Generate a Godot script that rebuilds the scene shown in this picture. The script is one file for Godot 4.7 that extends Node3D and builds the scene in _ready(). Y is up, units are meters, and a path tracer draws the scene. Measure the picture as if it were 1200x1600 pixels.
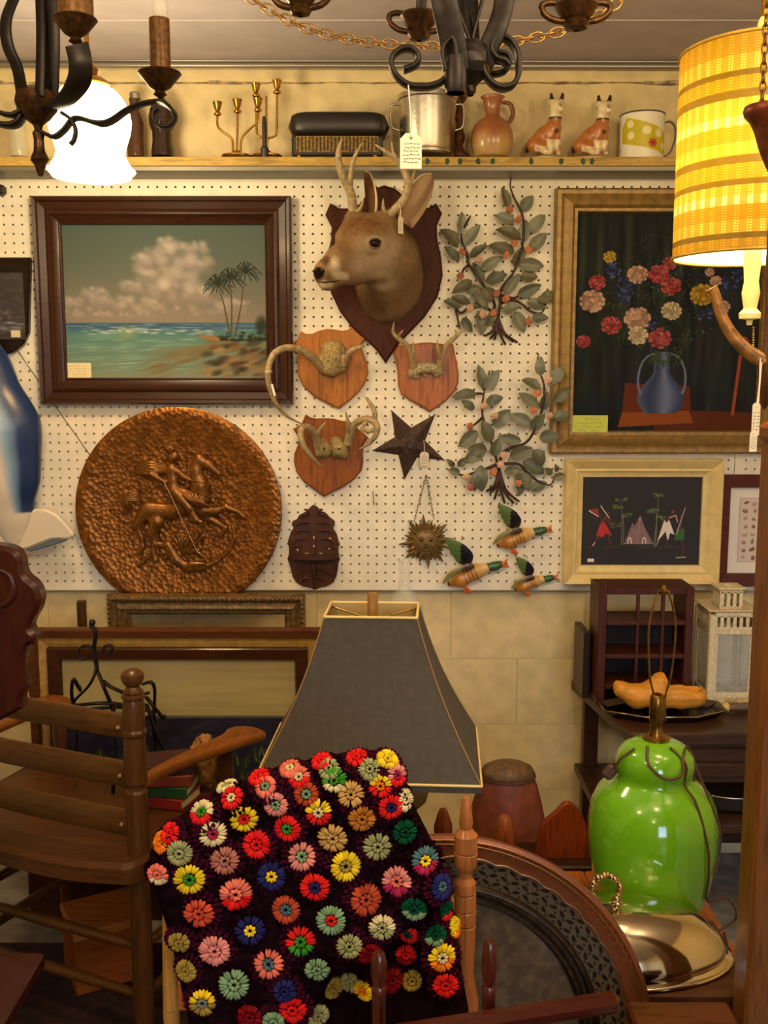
extends Node3D
# A corner of a second-hand shop: pegboard wall with paintings and trophies, shelf above, furniture and lamps below.
const FOCAL := 1557.0          # pixels, for a picture 1200 x 1600
const EYE := 1.46              # camera height
const DIST := 2.9              # camera to wall
const PITCH := 0.1361          # camera looks down by this angle
const CEIL := 2.318
const SHELF_Y := 2.036         # top of the high shelf
const PEG_Z := 0.03            # front face of the pegboard

func _ready() -> void:
	var cam := Camera3D.new()
	cam.name = "camera"
	cam.position = Vector3(0, EYE, DIST)
	cam.rotation = Vector3(-PITCH, 0, 0)
	cam.fov = rad_to_deg(2.0 * atan(800.0 / FOCAL))
	cam.near = 0.02
	cam.current = true
	add_child(cam)
	var we := WorldEnvironment.new()
	we.name = "surroundings"
	var env := Environment.new()
	var sky := Sky.new()
	var sm := ProceduralSkyMaterial.new()
	sm.sky_top_color = Color(0.50, 0.62, 0.82)
	sm.sky_horizon_color = Color(0.80, 0.84, 0.90)
	sm.ground_bottom_color = Color(0.35, 0.34, 0.33)
	sm.ground_horizon_color = Color(0.62, 0.62, 0.62)
	sm.sky_energy_multiplier = 3.0
	sky.sky_material = sm
	env.background_mode = Environment.BG_SKY
	env.sky = sky
	env.tonemap_mode = Environment.TONE_MAPPER_LINEAR
	env.tonemap_exposure = 1.1
	env.sdfgi_enabled = true
	env.ssao_enabled = true
	env.ssil_enabled = true
	we.environment = env
	add_child(we)
	room()
	pegboard()
	high_shelf()
	pendant_lamps()
	globe_lamp()
	drum_lamp()
	wall_pictures()
	deer_head()
	antler_plaques()
	hammered_plate()
	copper_sprigs()
	small_wall_pieces()
	ducks()
	shelf_goods()
	left_chandelier()
	middle_chandelier()
	swag_chain()
	leaning_pictures()
	side_table_group()
	pyramid_lamp()
	blanket_chair()
	ladder_chair()
	left_corner()
	round_tray()
	floor_middle()
	green_lamp_group()
	foreground()
# ---------------------------------------------------------------- mesh builder
class MB:
	var st := SurfaceTool.new()
	var X := Transform3D.IDENTITY
	var sg := 1
	var col := Color.WHITE
	func _init() -> void:
		st.begin(Mesh.PRIMITIVE_TRIANGLES)
	func v(p: Vector3, uv := Vector2.ZERO) -> void:
		st.set_smooth_group(sg)
		st.set_color(col)
		st.set_uv(uv)
		st.add_vertex(X * p)
	func tri(a: Vector3, b: Vector3, c: Vector3) -> void:
		v(a); v(c); v(b)
	func quad(a: Vector3, b: Vector3, c: Vector3, d: Vector3) -> void:
		v(a, Vector2(0, 1)); v(c, Vector2(1, 0)); v(b, Vector2(1, 1))
		v(a, Vector2(0, 1)); v(d, Vector2(0, 0)); v(c, Vector2(1, 0))
	func out_tri(a: Vector3, b: Vector3, c: Vector3, ctr: Vector3) -> void:
		if (b - a).cross(c - a).dot(a - ctr) < 0.0: tri(a, c, b)
		else: tri(a, b, c)
	func out_quad(a: Vector3, b: Vector3, c: Vector3, d: Vector3, ctr: Vector3) -> void:
		if (b - a).cross(d - a).dot((a + c) * 0.5 - ctr) < 0.0: quad(a, d, c, b)
		else: quad(a, b, c, d)
	# rows[i][j]; the face looks along di x dj
	func grid(rows: Array, flip := false) -> void:
		var m := rows.size()
		var n: int = rows[0].size()
		for i in m - 1:
			var r0: PackedVector3Array = rows[i]
			var r1: PackedVector3Array = rows[i + 1]
			var v0 := float(i) / (m - 1)
			var v1 := float(i + 1) / (m - 1)
			for j in n - 1:
				var u0 := float(j) / (n - 1)
				var u1 := float(j + 1) / (n - 1)
				if flip:
					v(r0[j], Vector2(u0, v0)); v(r1[j + 1], Vector2(u1, v1)); v(r0[j + 1], Vector2(u1, v0))
					v(r0[j], Vector2(u0, v0)); v(r1[j], Vector2(u0, v1)); v(r1[j + 1], Vector2(u1, v1))
				else:
					v(r0[j], Vector2(u0, v0)); v(r1[j + 1], Vector2(u1, v1)); v(r1[j], Vector2(u0, v1))
					v(r0[j], Vector2(u0, v0)); v(r0[j + 1], Vector2(u1, v0)); v(r1[j + 1], Vector2(u1, v1))
	func box(c: Vector3, s: Vector3, b := 0.0, basis := Basis.IDENTITY) -> void:
		var keep := sg
		sg = -1
		var h := s * 0.5
		b = minf(b, minf(h.x, minf(h.y, h.z)) * 0.9)
		var q := func(sx: float, sy: float, sz: float, ax: int) -> Vector3:
			var p := Vector3(sx * h.x, sy * h.y, sz * h.z)
			for k in 3:
				if k != ax: p[k] -= signf(p[k]) * b
			return c + basis * p
		for ax in 3:
			for s0 in [-1.0, 1.0]:
				var cs := []
				for t in [[-1.0, -1.0], [1.0, -1.0], [1.0, 1.0], [-1.0, 1.0]]:
					var e := Vector3.ZERO
					e[ax] = s0
					e[(ax + 1) % 3] = t[0]
					e[(ax + 2) % 3] = t[1]
					cs.append(q.call(e.x, e.y, e.z, ax))
				out_quad(cs[0], cs[1], cs[2], cs[3], c)
		if b > 0.0:
			for ax in 3:
				var a1 := (ax + 1) % 3
				var a2 := (ax + 2) % 3
				for s1 in [-1.0, 1.0]:
					for s2 in [-1.0, 1.0]:
						var e0 := Vector3.ZERO
						e0[a1] = s1; e0[a2] = s2; e0[ax] = -1.0
						var e1 := e0
						e1[ax] = 1.0
						out_quad(q.call(e0.x, e0.y, e0.z, a1), q.call(e1.x, e1.y, e1.z, a1), q.call(e1.x, e1.y, e1.z, a2), q.call(e0.x, e0.y, e0.z, a2), c)
			for sx in [-1.0, 1.0]:
				for sy in [-1.0, 1.0]:
					for sz in [-1.0, 1.0]:
						out_tri(q.call(sx, sy, sz, 0), q.call(sx, sy, sz, 1), q.call(sx, sy, sz, 2), c)
		sg = keep
	# a bar between two points with a rectangular section; wide runs along 'side'
	func bar(a: Vector3, b: Vector3, side: Vector3, w: float, t: float, bev := 0.002) -> void:
		var d := (b - a)
		var y := d.normalized()
		var x := (side - y * side.dot(y)).normalized()
		box((a + b) * 0.5, Vector3(w, d.length(), t), bev, Basis(x, y, x.cross(y)))
	# sweep a section (x along 'normal', y along binormal) along a path
	func sweep(path: Array, section: PackedVector2Array, scales: Array = [], up := Vector3.ZERO, caps := true, closed := false) -> void:
		var n := path.size()
		var rows := []
		var nrm := up
		var last_t := Vector3.ZERO
		for i in n:
			var a: Vector3 = path[(i - 1 + n) % n] if closed else path[maxi(i - 1, 0)]
			var b: Vector3 = path[(i + 1) % n] if closed else path[mini(i + 1, n - 1)]
			var t := (b - a).normalized()
			if up != Vector3.ZERO:
				nrm = up - t * up.dot(t)
			elif i == 0:
				nrm = Vector3.UP if absf(t.y) < 0.9 else Vector3.RIGHT
				nrm -= t * nrm.dot(t)
			else:
				var ax := last_t.cross(t)
				if ax.length() > 1e-6:
					nrm = nrm.rotated(ax.normalized(), last_t.angle_to(t))
				nrm -= t * nrm.dot(t)
			nrm = nrm.normalized()
			last_t = t
			var bi := t.cross(nrm)
			var row := PackedVector3Array()
			var s: float = scales[i] if i < scales.size() else 1.0
			var p: Vector3 = path[i]
			for q in section:
				row.append(p + (nrm * q.x + bi * q.y) * s)
			row.append(row[0])
			rows.append(row)
		if closed:
			rows.append(rows[0])
		grid(rows, false)
		if caps and not closed:
			var keep := sg
			sg = -1
			for e in [0, n - 1]:
				var row: PackedVector3Array = rows[e]
				var c: Vector3 = path[e]
				var inner: Vector3 = path[1] if e == 0 else path[n - 2]
				for j in row.size() - 1:
					out_tri(c, row[j], row[j + 1], inner)
			sg = keep
	func tube(path: Array, r: Variant, sides := 8, caps := true, closed := false) -> void:
		var sec := PackedVector2Array()
		for k in sides:
			sec.append(Vector2.from_angle(-TAU * k / sides))
		var sc := []
		for i in path.size():
			if r is Array:
				var f = float(i) / maxi(path.size() - 1, 1) * (r.size() - 1)
				var k := mini(int(f), r.size() - 2) if r.size() > 1 else 0
				sc.append(lerpf(r[k], r[mini(k + 1, r.size() - 1)], f - k))
			else:
				sc.append(r)
		sweep(path, sec, sc, Vector3.ZERO, caps, closed)
	func strap(path: Array, w: float, t: float, wide: Vector3, scales: Array = []) -> void:
		var sec := PackedVector2Array()
		var b := minf(w, t) * 0.3
		for q in [[-w / 2 + b, -t / 2], [-w / 2, -t / 2 + b], [-w / 2, t / 2 - b], [-w / 2 + b, t / 2], [w / 2 - b, t / 2], [w / 2, t / 2 - b], [w / 2, -t / 2 + b], [w / 2 - b, -t / 2]]:
			sec.append(Vector2(q[0], q[1]))
		sweep(path, sec, scales, wide)
	# profile from bottom to top, Vector2(radius, y), round the y axis of X
	func lathe(prof: Array, seg := 24, sharp := 0.6, a0 := 0.0, a1 := TAU) -> void:
		var m := prof.size()
		var dirs := []
		for i in m - 1:
			dirs.append((prof[i + 1] - prof[i]).normalized())
		var base := sg
		var i0 := 0
		while i0 < m - 1:
			var i1 := i0 + 1
			while i1 < m - 1 and absf(dirs[i1 - 1].angle_to(dirs[i1])) < sharp:
				i1 += 1
			var rows := []
			for i in range(i0, i1 + 1):
				var row := PackedVector3Array()
				for k in seg + 1:
					var a := lerpf(a0, a1, float(k) / seg)
					row.append(Vector3(prof[i].x * cos(a), prof[i].y, prof[i].x * sin(a)))
				if is_equal_approx(a1 - a0, TAU): row[seg] = row[0]
				rows.append(row)
			sg += 1
			grid(rows)
			i0 = i1
		sg = base + 40
	func ball(c: Vector3, r: Vector3, seg := 16, basis := Basis.IDENTITY) -> void:
		var rows := []
		var h := maxi(6, seg / 2)
		for i in h + 1:
			var t := -PI / 2 + PI * i / h
			var row := PackedVector3Array()
			for k in seg + 1:
				var a := TAU * (k % seg) / seg
				row.append(c + basis * Vector3(r.x * cos(t) * cos(a), r.y * sin(t), r.z * cos(t) * sin(a)))
			rows.append(row)
		grid(rows)
	# flat outline in the xy plane, from z0 up to z1, with a bevel on the z1 side
	func extrude(poly_in: PackedVector2Array, z0: float, z1: float, bev := 0.0, back := true) -> void:
		var poly := poly_in
		var area := 0.0
		for i in poly.size():
			area += poly[i].cross(poly[(i + 1) % poly.size()])
		if area < 0.0:
			poly = poly.duplicate()
			poly.reverse()
		var n := poly.size()
		var inner := PackedVector2Array()
		for i in n:
			var e0 := (poly[i] - poly[(i - 1 + n) % n]).normalized()
			var e1 := (poly[(i + 1) % n] - poly[i]).normalized()
			var n0 := Vector2(-e0.y, e0.x)
			var n1 := Vector2(-e1.y, e1.x)
			var mid := (n0 + n1)
			var k := mid.length()
			mid = mid / maxf(k, 0.3)
			inner.append(poly[i] + mid * bev / maxf(mid.dot(n0), 0.35))
		var base := sg
		var ids := Geometry2D.triangulate_polygon(inner)
		if ids.is_empty():
			inner = poly
			ids = Geometry2D.triangulate_polygon(poly)
		sg = -1
		for k in range(0, ids.size(), 3):
			var a := inner[ids[k]]
			var b := inner[ids[k + 1]]
			var c := inner[ids[k + 2]]
			if (b - a).cross(c - a) < 0.0:
				var t := b
				b = c
				c = t
			v(Vector3(a.x, a.y, z1), a); v(Vector3(c.x, c.y, z1), c); v(Vector3(b.x, b.y, z1), b)
		if back:
			ids = Geometry2D.triangulate_polygon(poly)
			for k in range(0, ids.size(), 3):
				var a := poly[ids[k]]
				var b := poly[ids[k + 1]]
				var c := poly[ids[k + 2]]
				if (b - a).cross(c - a) > 0.0:
					var t := b
					b = c
					c = t
				v(Vector3(a.x, a.y, z0), a); v(Vector3(c.x, c.y, z0), c); v(Vector3(b.x, b.y, z0), b)
		sg = base + 1
		for i in n:
			var a := poly[i]
			var b := poly[(i + 1) % n]
			var prev := poly[(i - 1 + n) % n]
			if absf((a - prev).angle_to(b - a)) > 0.6:
				sg += 1
			var zt := z1 - bev
			quad(Vector3(a.x, a.y, z0), Vector3(b.x, b.y, z0), Vector3(b.x, b.y, zt), Vector3(a.x, a.y, zt))
			if bev > 0.0:
				var ia := inner[i]
				var ib := inner[(i + 1) % n]
				var k2 := sg
				sg += 1000
				quad(Vector3(a.x, a.y, zt), Vector3(b.x, b.y, zt), Vector3(ib.x, ib.y, z1), Vector3(ia.x, ia.y, z1))
				sg = k2
		sg = base + 400
	# surface nets of a distance field
	func nets(f: Callable, lo: Vector3, hi: Vector3, cell: float, paint = null) -> void:
		var B := 4
		var nb := Vector3i(((hi - lo) / (cell * B)).ceil()) + Vector3i.ONE
		var nx := nb.x * B + 1
		var ny := nb.y * B + 1
		var nz := nb.z * B + 1
		var d := PackedFloat32Array()
		d.resize(nx * ny * nz)
		d.fill(1e9)
		var reach := cell * B * 0.87 + cell * 1.5
		var blocks := []
		for bz in nb.z:
			for by in nb.y:
				for bx in nb.x:
					var c := lo + Vector3(bx + 0.5, by + 0.5, bz + 0.5) * (cell * B)
					if absf(f.call(c)) > reach:
						continue
					blocks.append(Vector3i(bx, by, bz))
					for z in range(bz * B, bz * B + B + 1):
						for y in range(by * B, by * B + B + 1):
							for x in range(bx * B, bx * B + B + 1):
								var id := (z * ny + y) * nx + x
								if d[id] > 1e8:
									d[id] = f.call(lo + Vector3(x, y, z) * cell)
		var off := PackedInt32Array([0, 1, nx, nx + 1, nx * ny, nx * ny + 1, nx * ny + nx, nx * ny + nx + 1])
		var vert := {}
		for b in blocks:
			for z in range(b.z * B, b.z * B + B):
				for y in range(b.y * B, b.y * B + B):
					for x in range(b.x * B, b.x * B + B):
						var id := (z * ny + y) * nx + x
						var neg := 0
						for k in 8:
							if d[id + off[k]] < 0.0: neg += 1
						if neg == 0 or neg == 8:
							continue
						var s := Vector3.ZERO
						var cnt := 0
						for k in 8:
							for ax in 3:
								var bit := 1 << ax
								if k & bit: continue
								var d0 := d[id + off[k]]
								var d1 := d[id + off[k | bit]]
								if (d0 < 0.0) != (d1 < 0.0):
									var p := Vector3(k & 1, (k >> 1) & 1, (k >> 2) & 1)
									p[ax] += d0 / (d0 - d1)
									s += p
									cnt += 1
						vert[id] = lo + (Vector3(x, y, z) + s / cnt) * cell
		var step := PackedInt32Array([1, nx, nx * ny])
		for id in vert:
			for ax in 3:
				var e: int = id
				if e + step[ax] >= d.size(): continue
				var d0 := d[e]
				var d1 := d[e + step[ax]]
				if (d0 < 0.0) == (d1 < 0.0): continue
				var s1 := step[(ax + 1) % 3]
				var s2 := step[(ax + 2) % 3]
				if not (vert.has(e - s1) and vert.has(e - s2) and vert.has(e - s1 - s2)): continue
				var q := [vert[e - s1 - s2], vert[e - s2], vert[e], vert[e - s1]]
				if d0 > d1: q.reverse()
				var order := [0, 2, 1, 0, 3, 2]
				for o in order:
					if paint != null: col = paint.call(q[o])
					v(q[o])

static func smin(a: float, b: float, k: float) -> float:
	var h := maxf(k - absf(a - b), 0.0) / k
	return minf(a, b) - h * h * k * 0.25

# bones: [a, b, ra, rb]; a capsule with a taper each, melted together
func blend_field(bones: Array, k: float, squash := Vector3.ONE) -> Callable:
	var A := PackedVector3Array()
	var D := PackedVector3Array()
	var L := PackedFloat32Array()
	var R := PackedFloat32Array()
	var S := PackedFloat32Array()
	for b in bones:
		var a: Vector3 = b[0] * squash
		var e: Vector3 = b[1] * squash
		A.append(a)
		D.append(e - a)
		L.append(maxf((e - a).length_squared(), 1e-9))
		R.append(b[2])
		S.append(b[3] - b[2])
	var n := bones.size()
	return func(p: Vector3) -> float:
		var q := p * squash
		var best := 1e9
		for i in n:
			var w := q - A[i]
			var t := clampf(w.dot(D[i]) / L[i], 0.0, 1.0)
			var dist := (w - D[i] * t).length() - R[i] - S[i] * t
			if dist > best + k: continue
			if best > 1e8: best = dist
			else:
				var h := maxf(k - absf(best - dist), 0.0) / k
				best = minf(best, dist) - h * h * k * 0.25
		return best / maxf(squash.x, maxf(squash.y, squash.z))

func bones_box(bones: Array, pad: float) -> AABB:
	var bb := AABB(bones[0][0], Vector3.ZERO)
	for b in bones:
		for e in 2:
			bb = bb.merge(AABB(b[e], Vector3.ZERO).grow(b[2 + e]))
	return bb.grow(pad)

func melt(mb: MB, bones: Array, k: float, cell: float, paint = null, squash := Vector3.ONE) -> void:
	var bb := bones_box(bones, cell * 2.0 + k * 0.3)
	mb.nets(blend_field(bones, k, squash), bb.position, bb.end, cell, paint)

# where the line of sight through a pixel first meets a field: [point, normal], or nothing
func meet(field: Callable, px: float, py: float, from: float, upto: float) -> Array:
	var eye := Vector3(0, EYE, DIST)
	var dir := (P(px, py, 0.0) - eye).normalized()
	var s := from
	while s < upto:
		var d: float = field.call(eye + dir * s)
		if d < 0.0006:
			var p := eye + dir * s
			var n := Vector3.ZERO
			for ax in 3:
				var e := Vector3.ZERO
				e[ax] = 0.006
				n[ax] = field.call(p + e) - field.call(p - e)
			return [p, n.normalized()]
		s += maxf(d * 0.8, 0.0005)
	return []

# ---------------------------------------------------------------- places
func P(px: float, py: float, z: float) -> Vector3:
	var u := (px - 600.0) / FOCAL
	var w := (800.0 - py) / FOCAL
	var d := Vector3(u, w * cos(PITCH) - sin(PITCH), -w * sin(PITCH) - cos(PITCH))
	return Vector3(0, EYE, DIST) + d * ((z - DIST) / d.z)

# metres that one picture pixel covers at a point
func mpp(p: Vector3) -> float:
	return (p - Vector3(0, EYE, DIST)).dot(Vector3(0, -sin(PITCH), -cos(PITCH))) / FOCAL

# where the line of sight through a pixel meets a level plane
func on_level(px: float, py: float, y: float) -> Vector3:
	var u := (px - 600.0) / FOCAL
	var w := (800.0 - py) / FOCAL
	var d := Vector3(u, w * cos(PITCH) - sin(PITCH), -w * sin(PITCH) - cos(PITCH))
	return Vector3(0, EYE, DIST) + d * ((y - EYE) / d.y)

func path(pts: Array, z: float, zs: Array = []) -> Array:
	var o := []
	for i in pts.size():
		o.append(P(pts[i][0], pts[i][1], zs[i] if i < zs.size() else z))
	return o

# smooth curve through points
func curve(pts: Array, per := 5) -> Array:
	var o := []
	var n := pts.size()
	for i in n - 1:
		var p0: Vector3 = pts[maxi(i - 1, 0)]
		var p1: Vector3 = pts[i]
		var p2: Vector3 = pts[i + 1]
		var p3: Vector3 = pts[mini(i + 2, n - 1)]
		for k in per:
			o.append(p1.cubic_interpolate(p2, p0, p3, float(k) / per))
	o.append(pts[n - 1])
	return o

func curve2(pts: Array, per := 5, closed := true) -> PackedVector2Array:
	var o := PackedVector2Array()
	var n := pts.size()
	for i in (n if closed else n - 1):
		var p0: Vector2 = pts[(i - 1 + n) % n]
		var p1: Vector2 = pts[i]
		var p2: Vector2 = pts[(i + 1) % n]
		var p3: Vector2 = pts[(i + 2) % n]
		for k in per:
			o.append(p1.cubic_interpolate(p2, p0, p3, float(k) / per))
	if not closed: o.append(pts[n - 1])
	return o

# picture outline -> outline in the wall plane z
func outline(pts: Array, z: float, smooth := 0) -> PackedVector2Array:
	var o := []
	for p in pts:
		var w := P(p[0], p[1], z)
		o.append(Vector2(w.x, w.y))
	if smooth > 1: return curve2(o, smooth)
	return PackedVector2Array(o)

# ---------------------------------------------------------------- nodes
var taken := {}
func numbered(called: String) -> String:
	if not taken.has(called):
		taken[called] = 0
		return called
	taken[called] += 1
	return "%s_%03d" % [called, taken[called]]

func thing(called: String, label: String, category: String, at := Vector3.ZERO, group := "") -> Node3D:
	var o := Node3D.new()
	o.name = numbered(called)
	add_child(o)
	o.position = at
	o.set_meta("label", label)
	o.set_meta("category", category)
	if group: o.set_meta("group", group)
	return o

# commit a mesh that was built in world coordinates under a parent
func part(mb: MB, called: String, material: Material, parent: Node3D) -> MeshInstance3D:
	mb.st.generate_normals()
	mb.st.index()
	var o := MeshInstance3D.new()
	o.name = called
	o.mesh = mb.st.commit()
	o.material_override = material
	parent.add_child(o, true)
	if parent != self:
		o.transform = parent.global_transform.affine_inverse()
	return o

func place(mesh: Mesh, called: String, material: Material, parent: Node3D, world: Transform3D) -> MeshInstance3D:
	var o := MeshInstance3D.new()
	o.name = called
	o.mesh = mesh
	o.material_override = material
	parent.add_child(o, true)
	o.transform = parent.global_transform.affine_inverse() * world
	return o

func commit(mb: MB) -> Mesh:
	mb.st.generate_normals()
	mb.st.index()
	return mb.st.commit()

func one(mb: MB, called: String, material: Material, label: String, category: String, group := "") -> MeshInstance3D:
	var o := part(mb, numbered(called), material, self)
	o.set_meta("label", label)
	o.set_meta("category", category)
	if group: o.set_meta("group", group)
	return o

func structure(mb: MB, called: String, material: Material, label := "") -> MeshInstance3D:
	var o := part(mb, called, material, self)
	o.set_meta("kind", "structure")
	if label: o.set_meta("label", label)
	return o

# ---------------------------------------------------------------- materials
var tex := {}
func noise_tex(called: String, freq: float, kind: int, octaves: int, ramp: Array, sized := 256, cell := -1) -> NoiseTexture2D:
	if tex.has(called): return tex[called]
	var n := FastNoiseLite.new()
	n.seed = called.hash() % 1000
	n.noise_type = kind
	n.frequency = freq
	if octaves > 1:
		n.fractal_type = FastNoiseLite.FRACTAL_FBM
		n.fractal_octaves = octaves
	else:
		n.fractal_type = FastNoiseLite.FRACTAL_NONE
	if cell >= 0: n.cellular_return_type = cell
	var t := NoiseTexture2D.new()
	t.width = sized
	t.height = sized
	t.seamless = true
	t.noise = n
	if ramp.size():
		var g := Gradient.new()
		var offs := PackedFloat32Array()
		var cols := PackedColorArray()
		for r in ramp:
			offs.append(r[0])
			cols.append(r[1] if r[1] is Color else Color(r[1], r[1], r[1]))
		g.offsets = offs
		g.colors = cols
		t.color_ramp = g
	tex[called] = t
	return t

func rgb8(r: int, g: int, b: int) -> Color:
	return Color(r / 255.0, g / 255.0, b / 255.0)

func mat(c: Color, rough := 0.6, metal := 0.0) -> StandardMaterial3D:
	var m := StandardMaterial3D.new()
	m.albedo_color = c
	m.roughness = rough
	m.metallic = metal
	return m

func tri_map(m: StandardMaterial3D, t: Texture2D, s: Vector3) -> StandardMaterial3D:
	m.albedo_texture = t
	m.uv1_triplanar = true
	m.uv1_scale = s
	return m

func relief(m: StandardMaterial3D, t: Texture2D, amount: float) -> StandardMaterial3D:
	m.heightmap_enabled = true
	m.heightmap_texture = t
	m.heightmap_scale = amount * 0.1
	return m

# wood with the grain along an axis (0 x, 1 y, 2 z)
func wood(c: Color, axis: int, rough := 0.45, coat := 0.0) -> StandardMaterial3D:
	var t := noise_tex("wood_grain", 0.018, FastNoiseLite.TYPE_SIMPLEX_SMOOTH, 5, [[0.0, 0.66], [0.35, 0.84], [0.5, 0.97], [0.6, 0.86], [0.75, 1.0], [1.0, 0.74]], 512)
	if c.get_luminance() < 0.45: c = Color(c.r * 0.88, c.g * 0.82, c.b * 0.7)
	var m := mat(c, rough)
	m.metallic_specular = 0.32
	var s := Vector3(7, 7, 7)
	s[axis] = 0.7
	tri_map(m, t, s)
	if coat > 0.0:
		m.clearcoat_enabled = true
		m.clearcoat = coat
		m.clearcoat_roughness = 0.15
	return m

func mottled(c: Color, rough: float, metal: float, lo := 0.6, scale := 6.0) -> StandardMaterial3D:
	var t := noise_tex("mottle_%d" % int(lo * 100), 0.02, FastNoiseLite.TYPE_SIMPLEX_SMOOTH, 4, [[0.2, lo], [0.5, (1.0 + lo) * 0.5], [0.8, 1.0]], 256)
	return tri_map(mat(c, rough, metal), t, Vector3.ONE * scale)

func painted(rough := 0.5, metal := 0.0) -> StandardMaterial3D:
	var m := mat(Color.WHITE, rough, metal)
	m.vertex_color_use_as_albedo = true
	return m

func glass(c: Color, alpha: float, rough := 0.03) -> StandardMaterial3D:
	var m := mat(Color(c.r, c.g, c.b, alpha), rough)
	m.transparency = BaseMaterial3D.TRANSPARENCY_ALPHA
	return m

func lin(r: int, g: int, b: int) -> Color:
	return rgb8(r, g, b).srgb_to_linear()

# ---------------------------------------------------------------- painting on pictures
func canvas(w: int, h: int, c: Color) -> Image:
	var im := Image.create(w, h, false, Image.FORMAT_RGB8)
	im.fill(c)
	return im

func dab(im: Image, cx: float, cy: float, rx: float, ry: float, c: Color, alpha := 1.0, soft := 0.3, rot := 0.0) -> void:
	var r := maxf(rx, ry)
	var ca := cos(rot)
	var sa := sin(rot)
	for y in range(maxi(0, int(cy - r)), mini(im.get_height(), int(cy + r) + 2)):
		for x in range(maxi(0, int(cx - r)), mini(im.get_width(), int(cx + r) + 2)):
			var dx := x - cx
			var dy := y - cy
			var u := (dx * ca + dy * sa) / rx
			var w := (-dx * sa + dy * ca) / ry
			var q := sqrt(u * u + w * w)
			if q >= 1.0: continue
			var a := alpha * clampf((1.0 - q) / maxf(soft, 0.01), 0.0, 1.0)
			im.set_pixel(x, y, im.get_pixel(x, y).lerp(c, a))

func line(im: Image, pts: Array, w0: float, w1: float, c: Color, alpha := 1.0, soft := 0.4) -> void:
	for i in pts.size() - 1:
		var a: Vector2 = pts[i]
		var b: Vector2 = pts[i + 1]
		var n := maxi(2, int(a.distance_to(b) / maxf(minf(w0, w1) * 0.6, 0.7)))
		for k in n:
			var t := float(k) / n
			var f := (i + t) / (pts.size() - 1)
			var p := a.lerp(b, t)
			var w := lerpf(w0, w1, f)
			dab(im, p.x, p.y, w, w, c, alpha, soft)

func poly_fill(im: Image, pts: Array, c: Color, alpha := 1.0) -> void:
	var poly := PackedVector2Array(pts)
	var lo := poly[0]
	var hi := poly[0]
	for p in poly:
		lo = lo.min(p)
		hi = hi.max(p)
	for y in range(maxi(0, int(lo.y)), mini(im.get_height(), int(hi.y) + 1)):
		for x in range(maxi(0, int(lo.x)), mini(im.get_width(), int(hi.x) + 1)):
			if Geometry2D.is_point_in_polygon(Vector2(x, y), poly):
				im.set_pixel(x, y, im.get_pixel(x, y).lerp(c, alpha))

func print_mat(im: Image, rough := 0.6) -> StandardMaterial3D:
	var m := mat(Color.WHITE, rough)
	m.albedo_texture = ImageTexture.create_from_image(im)
	m.texture_repeat = false
	return m

# a rectangle facing +z with the whole picture on it; a thin slab with an edge
func picture_slab(mb: MB, tl: Vector3, br: Vector3, thick: float) -> void:
	mb.sg = -1
	var a := Vector3(tl.x, br.y, tl.z)
	var b := Vector3(br.x, br.y, tl.z)
	var c := Vector3(br.x, tl.y, tl.z)
	var d := tl
	mb.quad(a, b, c, d)
	var k := Vector3(0, 0, -thick)
	var ctr := (a + c) * 0.5 + k * 0.5
	for e in [[a, b], [b, c], [c, d], [d, a]]:
		var ctr2 := ctr
		if (e[1] - e[0]).cross(k).dot((e[0] + e[1]) * 0.5 - ctr2) < 0.0:
			mb.quad(e[1], e[0], e[0] + k, e[1] + k)
		else:
			mb.quad(e[0], e[1], e[1] + k, e[0] + k)
	mb.quad(b + k, a + k, d + k, c + k)

# four mitred sides; prof: [inset, height] pairs from the outer edge inwards
func mitred(mb: MB, tl: Vector3, br: Vector3, prof: Array, z0: float) -> void:
	var cs := [Vector2(tl.x, tl.y), Vector2(br.x, tl.y), Vector2(br.x, br.y), Vector2(tl.x, br.y)]
	var inw := [Vector2(1, -1), Vector2(-1, -1), Vector2(-1, 1), Vector2(1, 1)]
	var full := [[0.0, 0.0]] + prof + [[prof[-1][0], 0.0]]
	for s in 4:
		var a: Vector2 = cs[s]
		var b: Vector2 = cs[(s + 1) % 4]
		var ia: Vector2 = inw[s]
		var ib: Vector2 = inw[(s + 1) % 4]
		mb.sg += 20
		for k in full.size() - 1:
			var p0: Array = full[k]
			var p1: Array = full[k + 1]
			if k > 0:
				var d0 := Vector2(full[k][0] - full[k - 1][0], full[k][1] - full[k - 1][1])
				var d1 := Vector2(p1[0] - p0[0], p1[1] - p0[1])
				if absf(d0.angle_to(d1)) > 0.7: mb.sg += 1
			var q := func(c: Vector2, i: Vector2, p: Array) -> Vector3:
				var w: Vector2 = c + i * float(p[0])
				return Vector3(w.x, w.y, z0 + p[1])
			mb.quad(q.call(a, ia, p0), q.call(a, ia, p1), q.call(b, ib, p1), q.call(b, ib, p0))
	mb.sg += 30
# ---------------------------------------------------------------- the room
const RX0 := -2.4
const RX1 := 2.3
const RZ1 := 5.2

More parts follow.
